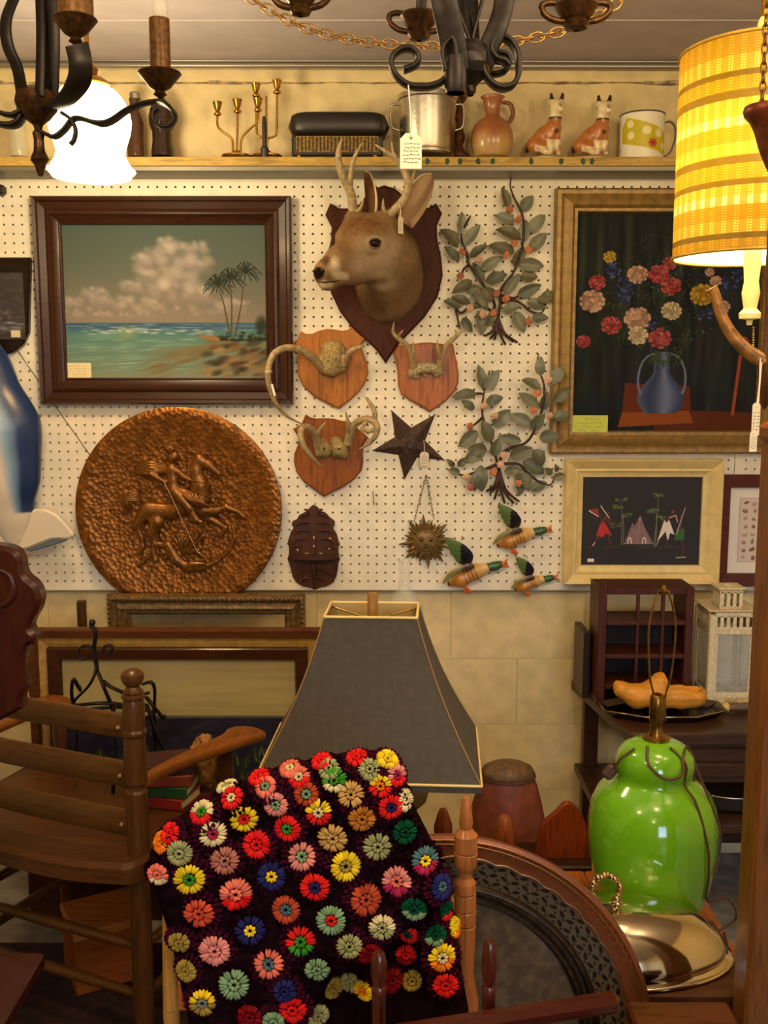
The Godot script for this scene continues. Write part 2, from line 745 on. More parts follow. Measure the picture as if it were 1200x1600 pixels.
func room() -> void:
	var plaster := mottled(rgb8(220, 199, 148), 0.75, 0.0, 0.92, 2.2)
	relief(plaster, noise_tex("plaster_grain", 0.05, FastNoiseLite.TYPE_SIMPLEX_SMOOTH, 4, [], 256), 0.12)
	# back wall: a core with the painted blocks of its lower courses proud of it
	var mb := MB.new()
	mb.box(Vector3((RX0 + RX1) / 2, CEIL / 2, -0.06), Vector3(RX1 - RX0, CEIL, 0.11), 0.0)
	var wb := structure(mb, "wall_back", plaster, "cream painted block wall behind the pegboard")
	var blk := MB.new()
	blk.box(Vector3.ZERO, Vector3(0.3994, 0.2049, 0.012), 0.0012)
	var block := commit(blk)
	for r in 5:
		for k in 13:
			var x := RX0 + 0.2 + k * 0.4 + (0.2 if r % 2 else 0.0)
			if x < -1.6 or x > 1.6: continue
			place(block, "block", plaster, wb, Transform3D(Basis(), Vector3(x, 0.105 + r * 0.2055, -0.006)))
	mb = MB.new()
	mb.box(Vector3(RX0 - 0.05, CEIL / 2, RZ1 / 2), Vector3(0.1, CEIL, RZ1 + 0.2))
	structure(mb, "wall_left", plaster)
	mb = MB.new()
	mb.box(Vector3(RX1 + 0.05, CEIL / 2, RZ1 / 2), Vector3(0.1, CEIL, RZ1 + 0.2))
	structure(mb, "wall_right", plaster)
	# front wall with the shop window
	mb = MB.new()
	var wx0 := 0.1
	var wx1 := 2.0
	var wy0 := 0.55
	var wy1 := 2.05
	mb.box(Vector3((RX0 + wx0) / 2, CEIL / 2, RZ1 + 0.05), Vector3(wx0 - RX0, CEIL, 0.1))
	mb.box(Vector3((RX1 + wx1) / 2, CEIL / 2, RZ1 + 0.05), Vector3(RX1 - wx1, CEIL, 0.1))
	mb.box(Vector3((wx0 + wx1) / 2, wy0 / 2, RZ1 + 0.05), Vector3(wx1 - wx0, wy0, 0.1))
	mb.box(Vector3((wx0 + wx1) / 2, (CEIL + wy1) / 2, RZ1 + 0.05), Vector3(wx1 - wx0, CEIL - wy1, 0.1))
	structure(mb, "wall_front", plaster)
	mb = MB.new()
	var wf := 0.05
	mb.box(Vector3((wx0 + wx1) / 2, wy0 + wf / 2, RZ1 + 0.05), Vector3(wx1 - wx0, wf, 0.06), 0.004)
	mb.box(Vector3((wx0 + wx1) / 2, wy1 - wf / 2, RZ1 + 0.05), Vector3(wx1 - wx0, wf, 0.06), 0.004)
	for x in [wx0 + wf / 2, (wx0 + wx1) / 2, wx1 - wf / 2]:
		mb.box(Vector3(x, (wy0 + wy1) / 2, RZ1 + 0.05), Vector3(wf, wy1 - wy0, 0.06), 0.004)
	var win := structure(mb, "window_1", mat(rgb8(200, 200, 195), 0.4, 0.3))
	for s in 2:
		var g := MB.new()
		g.box(Vector3(wx0 + (wx1 - wx0) * (0.25 + 0.5 * s), (wy0 + wy1) / 2, RZ1 + 0.05), Vector3((wx1 - wx0) / 2 - wf, wy1 - wy0 - wf * 2, 0.005))
		part(g, "pane", glass(Color.WHITE, 0.04, 0.0), win)
	# floor and ceiling
	mb = MB.new()
	mb.box(Vector3((RX0 + RX1) / 2, -0.05, RZ1 / 2), Vector3(RX1 - RX0 + 0.2, 0.1, RZ1 + 0.2))
	var fl := mottled(rgb8(150, 146, 140), 0.55, 0.0, 0.7, 1.6)
	structure(mb, "floor", fl, "grey painted concrete floor")
	mb = MB.new()
	mb.box(Vector3((RX0 + RX1) / 2, CEIL + 0.05, RZ1 / 2), Vector3(RX1 - RX0 + 0.2, 0.1, RZ1 + 0.2))
	var ce := structure(mb, "ceiling", mottled(rgb8(186, 176, 176), 0.8, 0.0, 0.95, 1.5), "plain mauve grey ceiling")
	# joint between two ceiling boards
	mb = MB.new()
	var zj := on_level(600, 31, CEIL).z
	mb.bar(Vector3(RX0, CEIL - 0.001, zj), Vector3(RX1, CEIL - 0.001, zj), Vector3(0, 0, 1), 0.003, 0.003, 0.001)
	part(mb, "joint_strip", mat(rgb8(190, 178, 172), 0.8), ce)
	# metal conduit under the ceiling
	mb = MB.new()
	var yc := P(600, 104, 0.03).y
	mb.tube([Vector3(RX0, yc + 0.008, 0.03), Vector3(RX1, yc - 0.004, 0.03)], 0.008, 10)
	mb.tube([Vector3(RX0, yc + 0.023, 0.022), Vector3(RX1, yc + 0.010, 0.022)], 0.006, 8)
	structure(mb, "trim_1", mat(rgb8(150, 142, 132), 0.35, 0.6), "grey metal conduit along the top of the wall")
	# rough bead of old plaster where a ceiling once met the wall
	mb = MB.new()
	var rng := RandomNumberGenerator.new()
	rng.seed = 5
	var nz := FastNoiseLite.new()
	nz.seed = 3
	nz.frequency = 3.0
	var pts := []
	var rs := []
	for k in 160:
		var x := -1.5 + 3.0 * k / 159
		var b := nz.get_noise_1d(x * 1.0)
		pts.append(Vector3(x, P(600, 128, 0).y + 0.004 * nz.get_noise_1d(x * 4.0 + 9.0), 0.0))
		rs.append(0.0035 + 0.012 * clampf(b - 0.05, 0.0, 0.6) + rng.randf() * 0.001)
	mb.tube(pts, rs, 8)
	var tm := mottled(rgb8(190, 172, 128), 0.95, 0.0, 0.45, 5.0)
	relief(tm, noise_tex("plaster_grain", 0.05, FastNoiseLite.TYPE_SIMPLEX_SMOOTH, 4, [], 256), 0.5)
	structure(mb, "trim_2", tm, "rough bead of stained plaster along the wall above the shelf")
	# upper band of the wall stands a little proud
	mb = MB.new()
	var yb := P(600, 129, 0).y
	mb.box(Vector3((RX0 + RX1) / 2, (yb + CEIL) / 2, 0.003), Vector3(RX1 - RX0, CEIL - yb, 0.006), 0.002)
	structure(mb, "trim_3", plaster)

func pegboard() -> void:
	var origin := P(462.2, 509.6, PEG_Z)
	var pitch := 0.0254
	var top := P(600, 262, PEG_Z).y
	var bottom := P(600, 922, PEG_Z).y
	var seam := P(1149, 700, PEG_Z).x
	var t := thing("pegboard", "cream white perforated hardboard covering the wall below the high shelf", "pegboard", Vector3(0, bottom, PEG_Z))
	var m := mottled(rgb8(238, 229, 206), 0.55, 0.0, 0.95, 2.0)
	for side in 2:
		var x0 := -1.28 if side == 0 else seam + 0.0008
		var x1 := seam - 0.0008 if side == 0 else 1.3
		var mb := MB.new()
		mb.sg = -1
		var r := 0.0032
		var th := 0.0045
		var kx0 := int(ceil((x0 - origin.x) / pitch + 0.3))
		var kx1 := int(floor((x1 - origin.x) / pitch - 0.3))
		var ky0 := int(ceil((bottom - origin.y) / pitch + 0.25))
		var ky1 := int(floor((top - origin.y) / pitch - 0.25))
		for ky in range(ky0, ky1 + 1):
			for kx in range(kx0, kx1 + 1):
				var c := Vector2(origin.x + kx * pitch, origin.y + ky * pitch)
				var l := c.x - pitch / 2 if kx > kx0 else x0
				var rr := c.x + pitch / 2 if kx < kx1 else x1
				var b := c.y - pitch / 2 if ky > ky0 else bottom
				var tt := c.y + pitch / 2 if ky < ky1 else top
				var o := [Vector2(rr, c.y), Vector2(rr, tt), Vector2(c.x, tt), Vector2(l, tt), Vector2(l, c.y), Vector2(l, b), Vector2(c.x, b), Vector2(rr, b)]
				for k in 8:
					var a0 := c + Vector2.from_angle(TAU * k / 8) * r
					var a1 := c + Vector2.from_angle(TAU * (k + 1) / 8) * r
					var o0: Vector2 = o[k]
					var o1: Vector2 = o[(k + 1) % 8]
					mb.quad(Vector3(a0.x, a0.y, PEG_Z), Vector3(o0.x, o0.y, PEG_Z), Vector3(o1.x, o1.y, PEG_Z), Vector3(a1.x, a1.y, PEG_Z))
					mb.quad(Vector3(a0.x, a0.y, PEG_Z), Vector3(a1.x, a1.y, PEG_Z), Vector3(a1.x, a1.y, PEG_Z - th), Vector3(a0.x, a0.y, PEG_Z - th))
		mb.quad(Vector3(x0, bottom, PEG_Z - th), Vector3(x1, bottom, PEG_Z - th), Vector3(x1, bottom, PEG_Z), Vector3(x0, bottom, PEG_Z))
		part(mb, "panel", m, t)
	# the battens it is nailed to
	var mb2 := MB.new()
	mb2.box(Vector3(0.01, bottom + 0.0075, 0.0125), Vector3(2.58, 0.015, 0.0245))
	mb2.box(Vector3(0.01, top - 0.01, 0.0125), Vector3(2.58, 0.02, 0.0245))
	part(mb2, "batten", mat(rgb8(120, 100, 70), 0.8), t)

func high_shelf() -> void:
	var zf := 0.15
	var y0 := P(600, 259, zf).y
	var t := thing("wall_shelf", "long plain yellowish wooden shelf along the wall above the pegboard", "shelf", Vector3(0, y0, 0.075))
	var mb := MB.new()
	mb.box(Vector3(0.01, (SHELF_Y + y0) / 2, zf / 2), Vector3(2.6, SHELF_Y - y0, zf), 0.0015)
	part(mb, "board", wood(rgb8(196, 160, 84), 0, 0.5), t)
	mb = MB.new()
	mb.box(Vector3(0.01, y0 - 0.006, zf / 2 + 0.01), Vector3(2.6, 0.012, zf - 0.03), 0.001)
	part(mb, "metal_rail", mat(rgb8(128, 122, 108), 0.45, 0.5), t)
	# dark green paint marks left on the front edge
	var gm := mat(rgb8(38, 72, 44), 0.7)
	for x in [668, 699, 719, 747, 770, 830, 877, 911, 925]:
		mb = MB.new()
		var c := P(x, 252, zf + 0.0004)
		var pts := []
		for k in 10:
			var a := TAU * k / 10
			pts.append(Vector2(c.x + 0.0065 * cos(a) * (1.0 + 0.25 * sin(k * 3.1 + x)), c.y + 0.0085 * sin(a) * (1.0 + 0.2 * cos(k * 2.3 + x))))
		mb.extrude(PackedVector2Array(pts), zf - 0.001, zf + 0.0004)
		part(mb, "paint_mark", gm, t)
# ---------------------------------------------------------------- lamps
func omni(called: String, at: Vector3, c: Color, energy: float, sized: float) -> void:
	var l := OmniLight3D.new()
	l.name = called
	l.position = at
	l.light_color = c
	l.light_energy = energy
	l.light_size = sized
	l.omni_range = 12.0
	l.omni_attenuation = 2.0
	l.shadow_enabled = true
	add_child(l)

func glow(c: Color, energy: float) -> StandardMaterial3D:
	var m := mat(c, 0.4)
	m.emission_enabled = true
	m.emission = c
	m.emission_energy_multiplier = energy
	return m

const WARM := Color(1.0, 0.90, 0.715)

func pendant_lamps() -> void:
	# the lamps that hang in the rest of the shop, behind the camera
	var spots := [[Vector3(-0.62, 2.02, 2.15), 0.56], [Vector3(0.42, 2.06, 2.05), 0.56], [Vector3(1.0, 2.06, 1.5), 0.3], [Vector3(-0.1, 2.0, 3.6), 0.5]]
	var names := ["over the left aisle before the pegboard wall", "over the middle aisle before the pegboard wall", "to the right of the drum lamp", "behind the camera"]
	for i in spots.size():
		var c: Vector3 = spots[i][0]
		var t := thing("pendant_lamp", "round white glass pendant lamp hanging " + names[i], "lamp", Vector3(c.x, CEIL, c.z), "lamps in the rest of the shop")
		var mb := MB.new()
		mb.X = Transform3D(Basis(), c)
		mb.ball(Vector3.ZERO, Vector3.ONE * 0.085, 24)
		part(mb, "glass_globe", glow(Color(1.0, 0.86, 0.62), 4.0), t)
		mb = MB.new()
		mb.X = Transform3D(Basis(), c)
		mb.lathe([Vector2(0.035, 0.08), Vector2(0.035, 0.1), Vector2(0.006, 0.115), Vector2(0.006, CEIL - c.y - 0.02), Vector2(0.05, CEIL - c.y - 0.015), Vector2(0.05, CEIL - c.y)], 16)
		part(mb, "brass_stem", mat(rgb8(170, 130, 60), 0.3, 1.0), t)
		omni("pendant_light", c, WARM, spots[i][1], 0.08)

func globe_lamp() -> void:
	var z := 0.62
	var c := P(141, 215, z)
	var s := mpp(c)
	var t := thing("globe_lamp", "brightly lit white glass globe lamp hanging behind the iron chandelier arms", "lamp", Vector3(c.x, CEIL, z))
	var prof := []
	for q in [[60, 277], [65, 270], [63, 262], [55, 248], [52, 238], [56, 224], [62, 205], [64, 190], [61, 172], [53, 155], [42, 142], [30, 134]]:
		prof.append(Vector2(q[0] * s, P(141, q[1], z).y - c.y))
	var mb := MB.new()
	mb.X = Transform3D(Basis(), c)
	mb.lathe(prof, 36, 2.0)
	part(mb, "glass_globe", glow(Color(1.0, 0.9, 0.72), 4.5), t)
	mb = MB.new()
	mb.X = Transform3D(Basis(), c)
	var yt := P(141, 134, z).y - c.y
	mb.lathe([Vector2(31 * s, yt - 0.004), Vector2(36 * s, yt), Vector2(34 * s, yt + 0.006), Vector2(24 * s, yt + 0.016), Vector2(14 * s, yt + 0.022), Vector2(16 * s, yt + 0.035), Vector2(8 * s, yt + 0.05), Vector2(4 * s, yt + 0.06), Vector2(4 * s, CEIL - c.y)], 28)
	part(mb, "brass_fitter", mat(rgb8(176, 128, 52), 0.25, 1.0), t)
	# raised band of ornament round the lower rim
	mb = MB.new()
	mb.X = Transform3D(Basis(), c)
	for k in 26:
		var a := TAU * k / 26
		mb.ball(Vector3(66 * s * cos(a), P(141, 267, z).y - c.y, 66 * s * sin(a)), Vector3.ONE * 0.0035, 6)
	part(mb, "beaded_rim", glow(Color(1.0, 0.88, 0.7), 3.0), t)
	omni("globe_light", c, WARM, 0.3, 0.08)

func drum_lamp() -> void:
	var z := 1.2
	var c := P(1176, 402, z)
	var s := mpp(c)
	var top := P(1176, 84, z).y - c.y
	var r := 121.0 * s
	var t := thing("drum_lamp", "hanging lamp with a yellow woven drum shade, lit", "lamp", Vector3(c.x, CEIL, z))
	# the weave: cords, straw bands, and gaps painted pale for the light through them
	var W := 1024
	var H := 320
	var im := canvas(W, H, rgb8(196, 150, 30))
	var rng := RandomNumberGenerator.new()
	rng.seed = 11
	var bands := [[0.0, 0.10, 0], [0.10, 0.17, 1], [0.17, 0.20, 2], [0.20, 0.26, 0], [0.26, 0.30, 2], [0.30, 0.38, 1], [0.38, 0.425, 3], [0.425, 0.50, 0], [0.50, 0.56, 1], [0.56, 0.60, 2], [0.60, 0.67, 0], [0.67, 0.70, 2], [0.70, 0.745, 1], [0.745, 0.79, 3], [0.79, 0.86, 0], [0.86, 0.92, 1], [0.92, 0.95, 2], [0.95, 1.0, 0]]
	var tones := [rgb8(164, 136, 18), rgb8(182, 154, 44), rgb8(112, 94, 16), rgb8(216, 190, 120)]
	var cords := 42
	for y in H:
		var f := float(y) / H
		var kind := 0
		for b in bands:
			if f >= b[0] and f < b[1]: kind = b[2]
		for x in W:
			var u := fposmod(float(x) * cords / W, 1.0)
			var base: Color = tones[kind]
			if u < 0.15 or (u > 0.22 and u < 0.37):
				if kind == 3: base = rgb8(255, 250, 210)  # pale slots: lamp light through the gaps put into the colour
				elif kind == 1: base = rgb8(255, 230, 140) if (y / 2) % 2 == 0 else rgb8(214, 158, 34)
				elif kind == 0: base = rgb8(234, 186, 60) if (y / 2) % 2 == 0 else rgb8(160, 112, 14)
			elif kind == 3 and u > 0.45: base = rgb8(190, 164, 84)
			im.set_pixel(x, y, base.darkened(rng.randf() * 0.12))
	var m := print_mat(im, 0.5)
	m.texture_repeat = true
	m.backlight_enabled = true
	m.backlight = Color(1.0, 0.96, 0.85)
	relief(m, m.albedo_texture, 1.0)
	var mb := MB.new()
	mb.X = Transform3D(Basis(), c)
	var rows := []
	for i in 3:
		var row := PackedVector3Array()
		for k in 65:
			var a := TAU * (k % 64) / 64
			row.append(Vector3(r * cos(a), top * (1.0 - i / 2.0), r * sin(a)))
		rows.append(row)
	mb.grid(rows, true)
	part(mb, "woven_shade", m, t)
	# white inner lining
	mb = MB.new()
	mb.X = Transform3D(Basis(), c)
	rows = []
	for i in 2:
		var row := PackedVector3Array()
		for k in 65:
			var a := TAU * (k % 64) / 64
			row.append(Vector3((r - 0.002) * cos(a), top * (1.0 - i), (r - 0.002) * sin(a)))
		rows.append(row)
	mb.grid(rows)
	var lining := mat(rgb8(244, 236, 214), 0.7)
	lining.backlight_enabled = true
	lining.backlight = Color(0.8, 0.76, 0.66)
	part(mb, "white_lining", lining, t)
	for y in [0.0, top]:
		mb = MB.new()
		mb.X = Transform3D(Basis(), c)
		var ring := []
		for k in 48: ring.append(Vector3(r * cos(TAU * k / 48), y, r * sin(TAU * k / 48)))
		mb.tube(ring, 0.003, 6, false, true)
		part(mb, "rim_wire", mat(rgb8(210, 170, 70), 0.4, 0.5), t)
	# spider that carries the shade, stem and finial
	mb = MB.new()
	mb.X = Transform3D(Basis(), c)
	for k in 3:
		var a := TAU * k / 3
		mb.tube([Vector3(0, top - 0.01, 0), Vector3(r * cos(a), top, r * sin(a))], 0.002, 6)
	mb.lathe([Vector2(0.006, top - 0.08), Vector2(0.006, CEIL - c.y)], 10)
	part(mb, "stem", mat(rgb8(180, 140, 60), 0.3, 1.0), t)
	mb = MB.new()
	mb.X = Transform3D(Basis(), c)
	mb.lathe([Vector2(0.004, top + 0.005), Vector2(0.012, top + 0.012), Vector2(0.013, top + 0.03), Vector2(0.009, top + 0.05), Vector2(0.004, top + 0.06)], 16, 2.0)
	part(mb, "finial", mat(rgb8(235, 215, 120), 0.2), t)
	# lit bulb
	mb = MB.new()
	mb.X = Transform3D(Basis(), c)
	mb.ball(Vector3(0, top * 0.5, 0), Vector3(0.032, 0.045, 0.032), 16)
	part(mb, "bulb", glow(Color(1.0, 0.86, 0.6), 6.0), t)
	omni("drum_light", c + Vector3(0, top * 0.5, 0), WARM, 0.3, 0.03)
	# ivory turned column under the shade, with the pull chain
	mb = MB.new()
	mb.X = Transform3D(Basis(), c)
	var cy := func(py: float) -> float: return P(1176, py, z).y - c.y
	mb.lathe([Vector2(4 * s, cy.call(508)), Vector2(5 * s, cy.call(500)), Vector2(16 * s, cy.call(498)), Vector2(17 * s, cy.call(490)), Vector2(10 * s, cy.call(482)), Vector2(12 * s, cy.call(470)), Vector2(14 * s, cy.call(458)), Vector2(11 * s, cy.call(440)), Vector2(13 * s, cy.call(415)), Vector2(14 * s, cy.call(400)), Vector2(10 * s, top * 0.35)], 24, 0.7)
	part(mb, "ivory_column", mat(rgb8(238, 220, 150), 0.35), t)
	mb = MB.new()
	for k in 14:
		mb.ball(P(1177, 512 + k * 4.0, z), Vector3.ONE * 0.002, 6)
	part(mb, "pull_chain", mat(rgb8(180, 150, 80), 0.3, 1.0), t)

# white paper tag with a few written strokes
var tag_mat: StandardMaterial3D
func tag_material() -> StandardMaterial3D:
	if tag_mat == null:
		var im := canvas(64, 96, rgb8(218, 208, 186))
		var rng := RandomNumberGenerator.new()
		rng.seed = 4
		dab(im, 32, 12, 5, 5, rgb8(120, 96, 70), 1.0, 0.2)
		for r in 6:
			var x := 8.0 + rng.randf() * 6.0
			while x < 54.0:
				var w := 3.0 + rng.randf() * 7.0
				line(im, [Vector2(x, 28 + r * 10), Vector2(x + w * 0.4, 25 + r * 10 + rng.randf() * 6), Vector2(x + w, 28 + r * 10)], 1.2, 1.2, rgb8(52, 42, 38), 1.0)
				x += w + 3.0
		tag_mat = print_mat(im, 0.8)
	return tag_mat

# string from 'top' to a tag whose centre is 'mid'
func price_tag(parent: Node3D, top: Vector3, mid: Vector3, w: float, h: float, turn := 0.0, as_part := true) -> void:
	var holder := parent
	var X := Transform3D(Basis(Vector3.UP, turn), mid)
	var mb := MB.new()
	mb.X = X
	mb.sg = -1
	var cc := w * 0.25
	var o := [Vector2(-w / 2, -h / 2), Vector2(w / 2, -h / 2), Vector2(w / 2, h / 2 - cc), Vector2(w / 2 - cc, h / 2), Vector2(-w / 2 + cc, h / 2), Vector2(-w / 2, h / 2 - cc)]
	var mb_uv := func(q: Vector2) -> Vector2: return Vector2(q.x / w + 0.5, 0.5 - q.y / h)
	for k in range(1, 5):
		for q in [o[0], o[k + 1], o[k]]:
			mb.v(Vector3(q.x, q.y, 0.0004), mb_uv.call(q))
		for q in [o[0], o[k], o[k + 1]]:
			mb.v(Vector3(q.x, q.y, -0.0004), Vector2(0.02, 0.02))
	for k in 6:
		var a: Vector2 = o[k]
		var b: Vector2 = o[(k + 1) % 6]
		for q in [Vector3(a.x, a.y, -0.0004), Vector3(b.x, b.y, 0.0004), Vector3(b.x, b.y, -0.0004), Vector3(a.x, a.y, -0.0004), Vector3(a.x, a.y, 0.0004), Vector3(b.x, b.y, 0.0004)]:
			mb.v(q, Vector2(0.02, 0.02))
	var tg := part(mb, "price_tag", tag_material(), holder)
	mb = MB.new()
	var lower := mid + Vector3(0, h * 0.38, 0.0008)
	mb.tube([top, top.lerp(lower, 0.5) + Vector3(0.001, 0, 0.001), lower], 0.0009, 5)
	part(mb, "string", mat(rgb8(225, 215, 195), 0.9), tg)
# ---------------------------------------------------------------- framed pictures on the pegboard
func card_mat(c: Color, seed_: int, rows: int) -> StandardMaterial3D:
	var im := canvas(96, 56, c)
	var rng := RandomNumberGenerator.new()
	rng.seed = seed_
	for r in rows:
		var x := 6.0 + rng.randf() * 16.0
		while x < 84.0:
			var w := 3.0 + rng.randf() * 8.0
			if rng.randf() < 0.75:
				line(im, [Vector2(x, 10 + r * 10), Vector2(x + w * 0.5, 7 + r * 10 + rng.randf() * 5), Vector2(x + w, 10 + r * 10)], 0.8, 0.8, c.darkened(0.55), 0.6)
			x += w + 3.0
	return print_mat(im, 0.8)

func picture(called: String, label: String, tl: Vector3, br: Vector3, prof: Array, z0: float, frame_mat: Material, art: Material, sink := 0.008) -> Node3D:
	var t := thing(called, label, "picture", Vector3((tl.x + br.x) / 2, br.y, z0))
	var mb := MB.new()
	mitred(mb, tl, br, prof, z0)
	part(mb, "frame", frame_mat, t)
	var ins: float = prof[-1][0]
	mb = MB.new()
	picture_slab(mb, Vector3(tl.x + ins - 0.004, tl.y - ins + 0.004, z0 + sink), Vector3(br.x - ins + 0.004, br.y + ins - 0.004, z0 + sink), minf(0.006, sink - 0.0015))
	part(mb, "canvas", art, t)
	return t

func seascape_art() -> StandardMaterial3D:
	var W := 660
	var H := 500
	var im := canvas(W, H, rgb8(92, 112, 98))
	var rng := RandomNumberGenerator.new()
	rng.seed = 21
	var sky_top := rgb8(74, 88, 80)
	var sky_low := rgb8(132, 122, 108)
	for y in 315:
		var c := sky_top.lerp(sky_low, pow(float(y) / 315, 1.6))
		for x in W:
			im.set_pixel(x, y, c.darkened(rng.randf() * 0.05))
	# heaped clouds: each heap is a crowd of small billows, pale above and mauve below
	var heaps := [[345, 62, 52, 30], [300, 92, 64, 34], [385, 92, 84, 44], [430, 78, 44, 26], [340, 132, 110, 40], [258, 122, 40, 30], [440, 132, 54, 36], [300, 168, 90, 36], [240, 200, 66, 28], [380, 178, 86, 40], [330, 218, 130, 40], [425, 232, 110, 38], [105, 222, 52, 26], [70, 254, 76, 32], [150, 250, 76, 28], [230, 264, 110, 32], [340, 280, 190, 28], [520, 278, 90, 30], [560, 256, 56, 26], [60, 290, 90, 22], [180, 294, 150, 20]]
	for q in heaps:
		dab(im, q[0], q[1] + 6, q[2], q[3], rgb8(128, 118, 114), 0.55, 0.8)
		for k in 26:
			var a := rng.randf() * TAU
			var d := sqrt(rng.randf())
			var dy := sin(a) * d
			var c := rgb8(184, 174, 162).lerp(rgb8(124, 114, 110), clampf(0.5 + dy * 0.7 + rng.randf() * 0.3 - 0.15, 0.0, 1.0))
			var r: float = q[3] * (0.22 + 0.3 * rng.randf())
			dab(im, q[0] + cos(a) * q[2] * d * 0.85, q[1] + dy * q[3] * 0.85, r * 1.7, r * 1.2, c, 0.34, 0.95, rng.randf() * 0.6)
	for y in range(318, H):
		var f := float(y - 318) / (H - 318)
		var c := rgb8(60, 96, 128).lerp(rgb8(86, 128, 120), clampf(f * 4.0, 0.0, 1.0)).lerp(rgb8(128, 140, 118), clampf(f * 1.3 - 0.3, 0.0, 1.0))
		for x in W:
			im.set_pixel(x, y, c.darkened(rng.randf() * 0.1))
	for k in 120:
		var y := 320.0 + rng.randf() * 22.0
		dab(im, rng.randf() * W, y, 20 + rng.randf() * 30, 2.0, rgb8(38, 66, 104) if rng.randf() < 0.6 else rgb8(130, 160, 176), 0.5, 0.7)
	# breaking wave
	for k in 60:
		var x := 60.0 + rng.randf() * 420.0
		dab(im, x, 338 + rng.randf() * 18.0 - 12.0 * exp(-pow((x - 210) / 60, 2)), 22, 3, rgb8(206, 214, 204), 0.4, 0.8)
	dab(im, 200, 350, 50, 30, rgb8(124, 146, 110), 0.8, 0.8)
	dab(im, 120, 360, 110, 18, rgb8(110, 150, 132), 0.5, 0.8)
	for k in 26: dab(im, 175 + rng.randf() * 90, 334 + rng.randf() * 14, 9, 3, rgb8(206, 210, 196), 0.4, 0.8, 0.2)
	for k in 90:
		dab(im, rng.randf() * 420, 370 + rng.randf() * 100, 30 + rng.randf() * 40, 2 + rng.randf() * 3, rgb8(150, 184, 172) if rng.randf() < 0.6 else rgb8(70, 116, 116), 0.35, 0.8, -0.06)
	# wet sand and rocks
	for k in 70:
		var x := 280.0 + rng.randf() * 380.0
		dab(im, x, 430 + (rng.randf() - 0.3) * 90.0 - (x - 280) * 0.06, 40 + rng.randf() * 40, 6 + rng.randf() * 8, rgb8(132, 108, 74).lerp(rgb8(100, 84, 56), rng.randf()), 0.4, 0.8, -0.25)
	for k in 80:
		var x := 460.0 + rng.randf() * 200.0
		var y := 372.0 + rng.randf() * (120.0) 
		dab(im, x, y, 14 + rng.randf() * 24, 6 + rng.randf() * 8, [rgb8(60, 44, 28), rgb8(122, 86, 52), rgb8(36, 32, 20), rgb8(150, 116, 76)][rng.randi() % 4], 0.5, 0.6, -0.2)
	line(im, [Vector2(440, 360), Vector2(480, 366), Vector2(540, 374)], 6, 8, rgb8(146, 104, 66), 0.8)
	for k in 70:
		dab(im, 500 + rng.randf() * 160, 360 - rng.randf() * 24 * (rng.randf() + 0.2) + 14, 10, 6, rgb8(34, 38, 18), 0.6, 0.7)
	dab(im, 640, 325, 26, 40, rgb8(32, 36, 18), 0.8, 0.6)
	# three palms
	for p in [[[536, 350], [520, 260], [500, 190], 508, 170], [[542, 350], [545, 260], [540, 170], 538, 140], [[556, 350], [575, 260], [592, 150], 600, 120]]:
		line(im, [Vector2(p[0][0], p[0][1]), Vector2(p[1][0], p[1][1]), Vector2(p[2][0], p[2][1])], 3.4, 2.0, rgb8(84, 70, 46), 0.95)
		var cx: float = p[2][0]
		var cy: float = p[2][1]
		for k in 13:
			var a := TAU * k / 13 + 0.2
			var lx := cos(a) * (38.0 + 14.0 * rng.randf())
			var ly := sin(a) * 30.0
			var tip := Vector2(cx + lx * 1.1, cy + ly + 22.0 * absf(cos(a)))
			line(im, [Vector2(cx, cy), Vector2(cx + lx * 0.55, cy + ly * 0.8 - 8), tip], 2.6, 0.9, rgb8(26, 34, 22), 0.85)
			for j in 5:
				var m := Vector2(cx, cy).lerp(tip, 0.3 + 0.14 * j) + Vector2(0, -5)
				line(im, [m, m + Vector2(lx * 0.08, 7 + 3 * rng.randf())], 1.8, 0.8, rgb8(30, 40, 24), 0.7)
	var sm := print_mat(im, 0.6)
	sm.metallic_specular = 0.3
	return sm

func flower(im: Image, x: float, y: float, r: float, c: Color, rng: RandomNumberGenerator) -> void:
	dab(im, x, y, r * 0.95, r * 0.9, c.darkened(0.3), 0.95, 0.25)
	for k in 46:
		var a := rng.randf() * TAU
		var d := sqrt(rng.randf()) * r * 0.8
		var tone := c.lerp(rgb8(244, 226, 200), rng.randf() * 0.4).darkened(rng.randf() * 0.38)
		dab(im, x + cos(a) * d, y + sin(a) * d * 0.95, r * (0.12 + 0.16 * rng.randf()), r * (0.07 + 0.08 * rng.randf()), tone, 0.85, 0.4, a + PI / 2 + rng.randf() * 0.8)
	for k in 12:
		var a := TAU * k / 12 + rng.randf() * 0.4
		dab(im, x + cos(a) * r * 0.86, y + sin(a) * r * 0.82, r * 0.2, r * 0.13, c.lerp(rgb8(240, 220, 196), rng.randf() * 0.3), 0.8, 0.4, a + PI / 2)

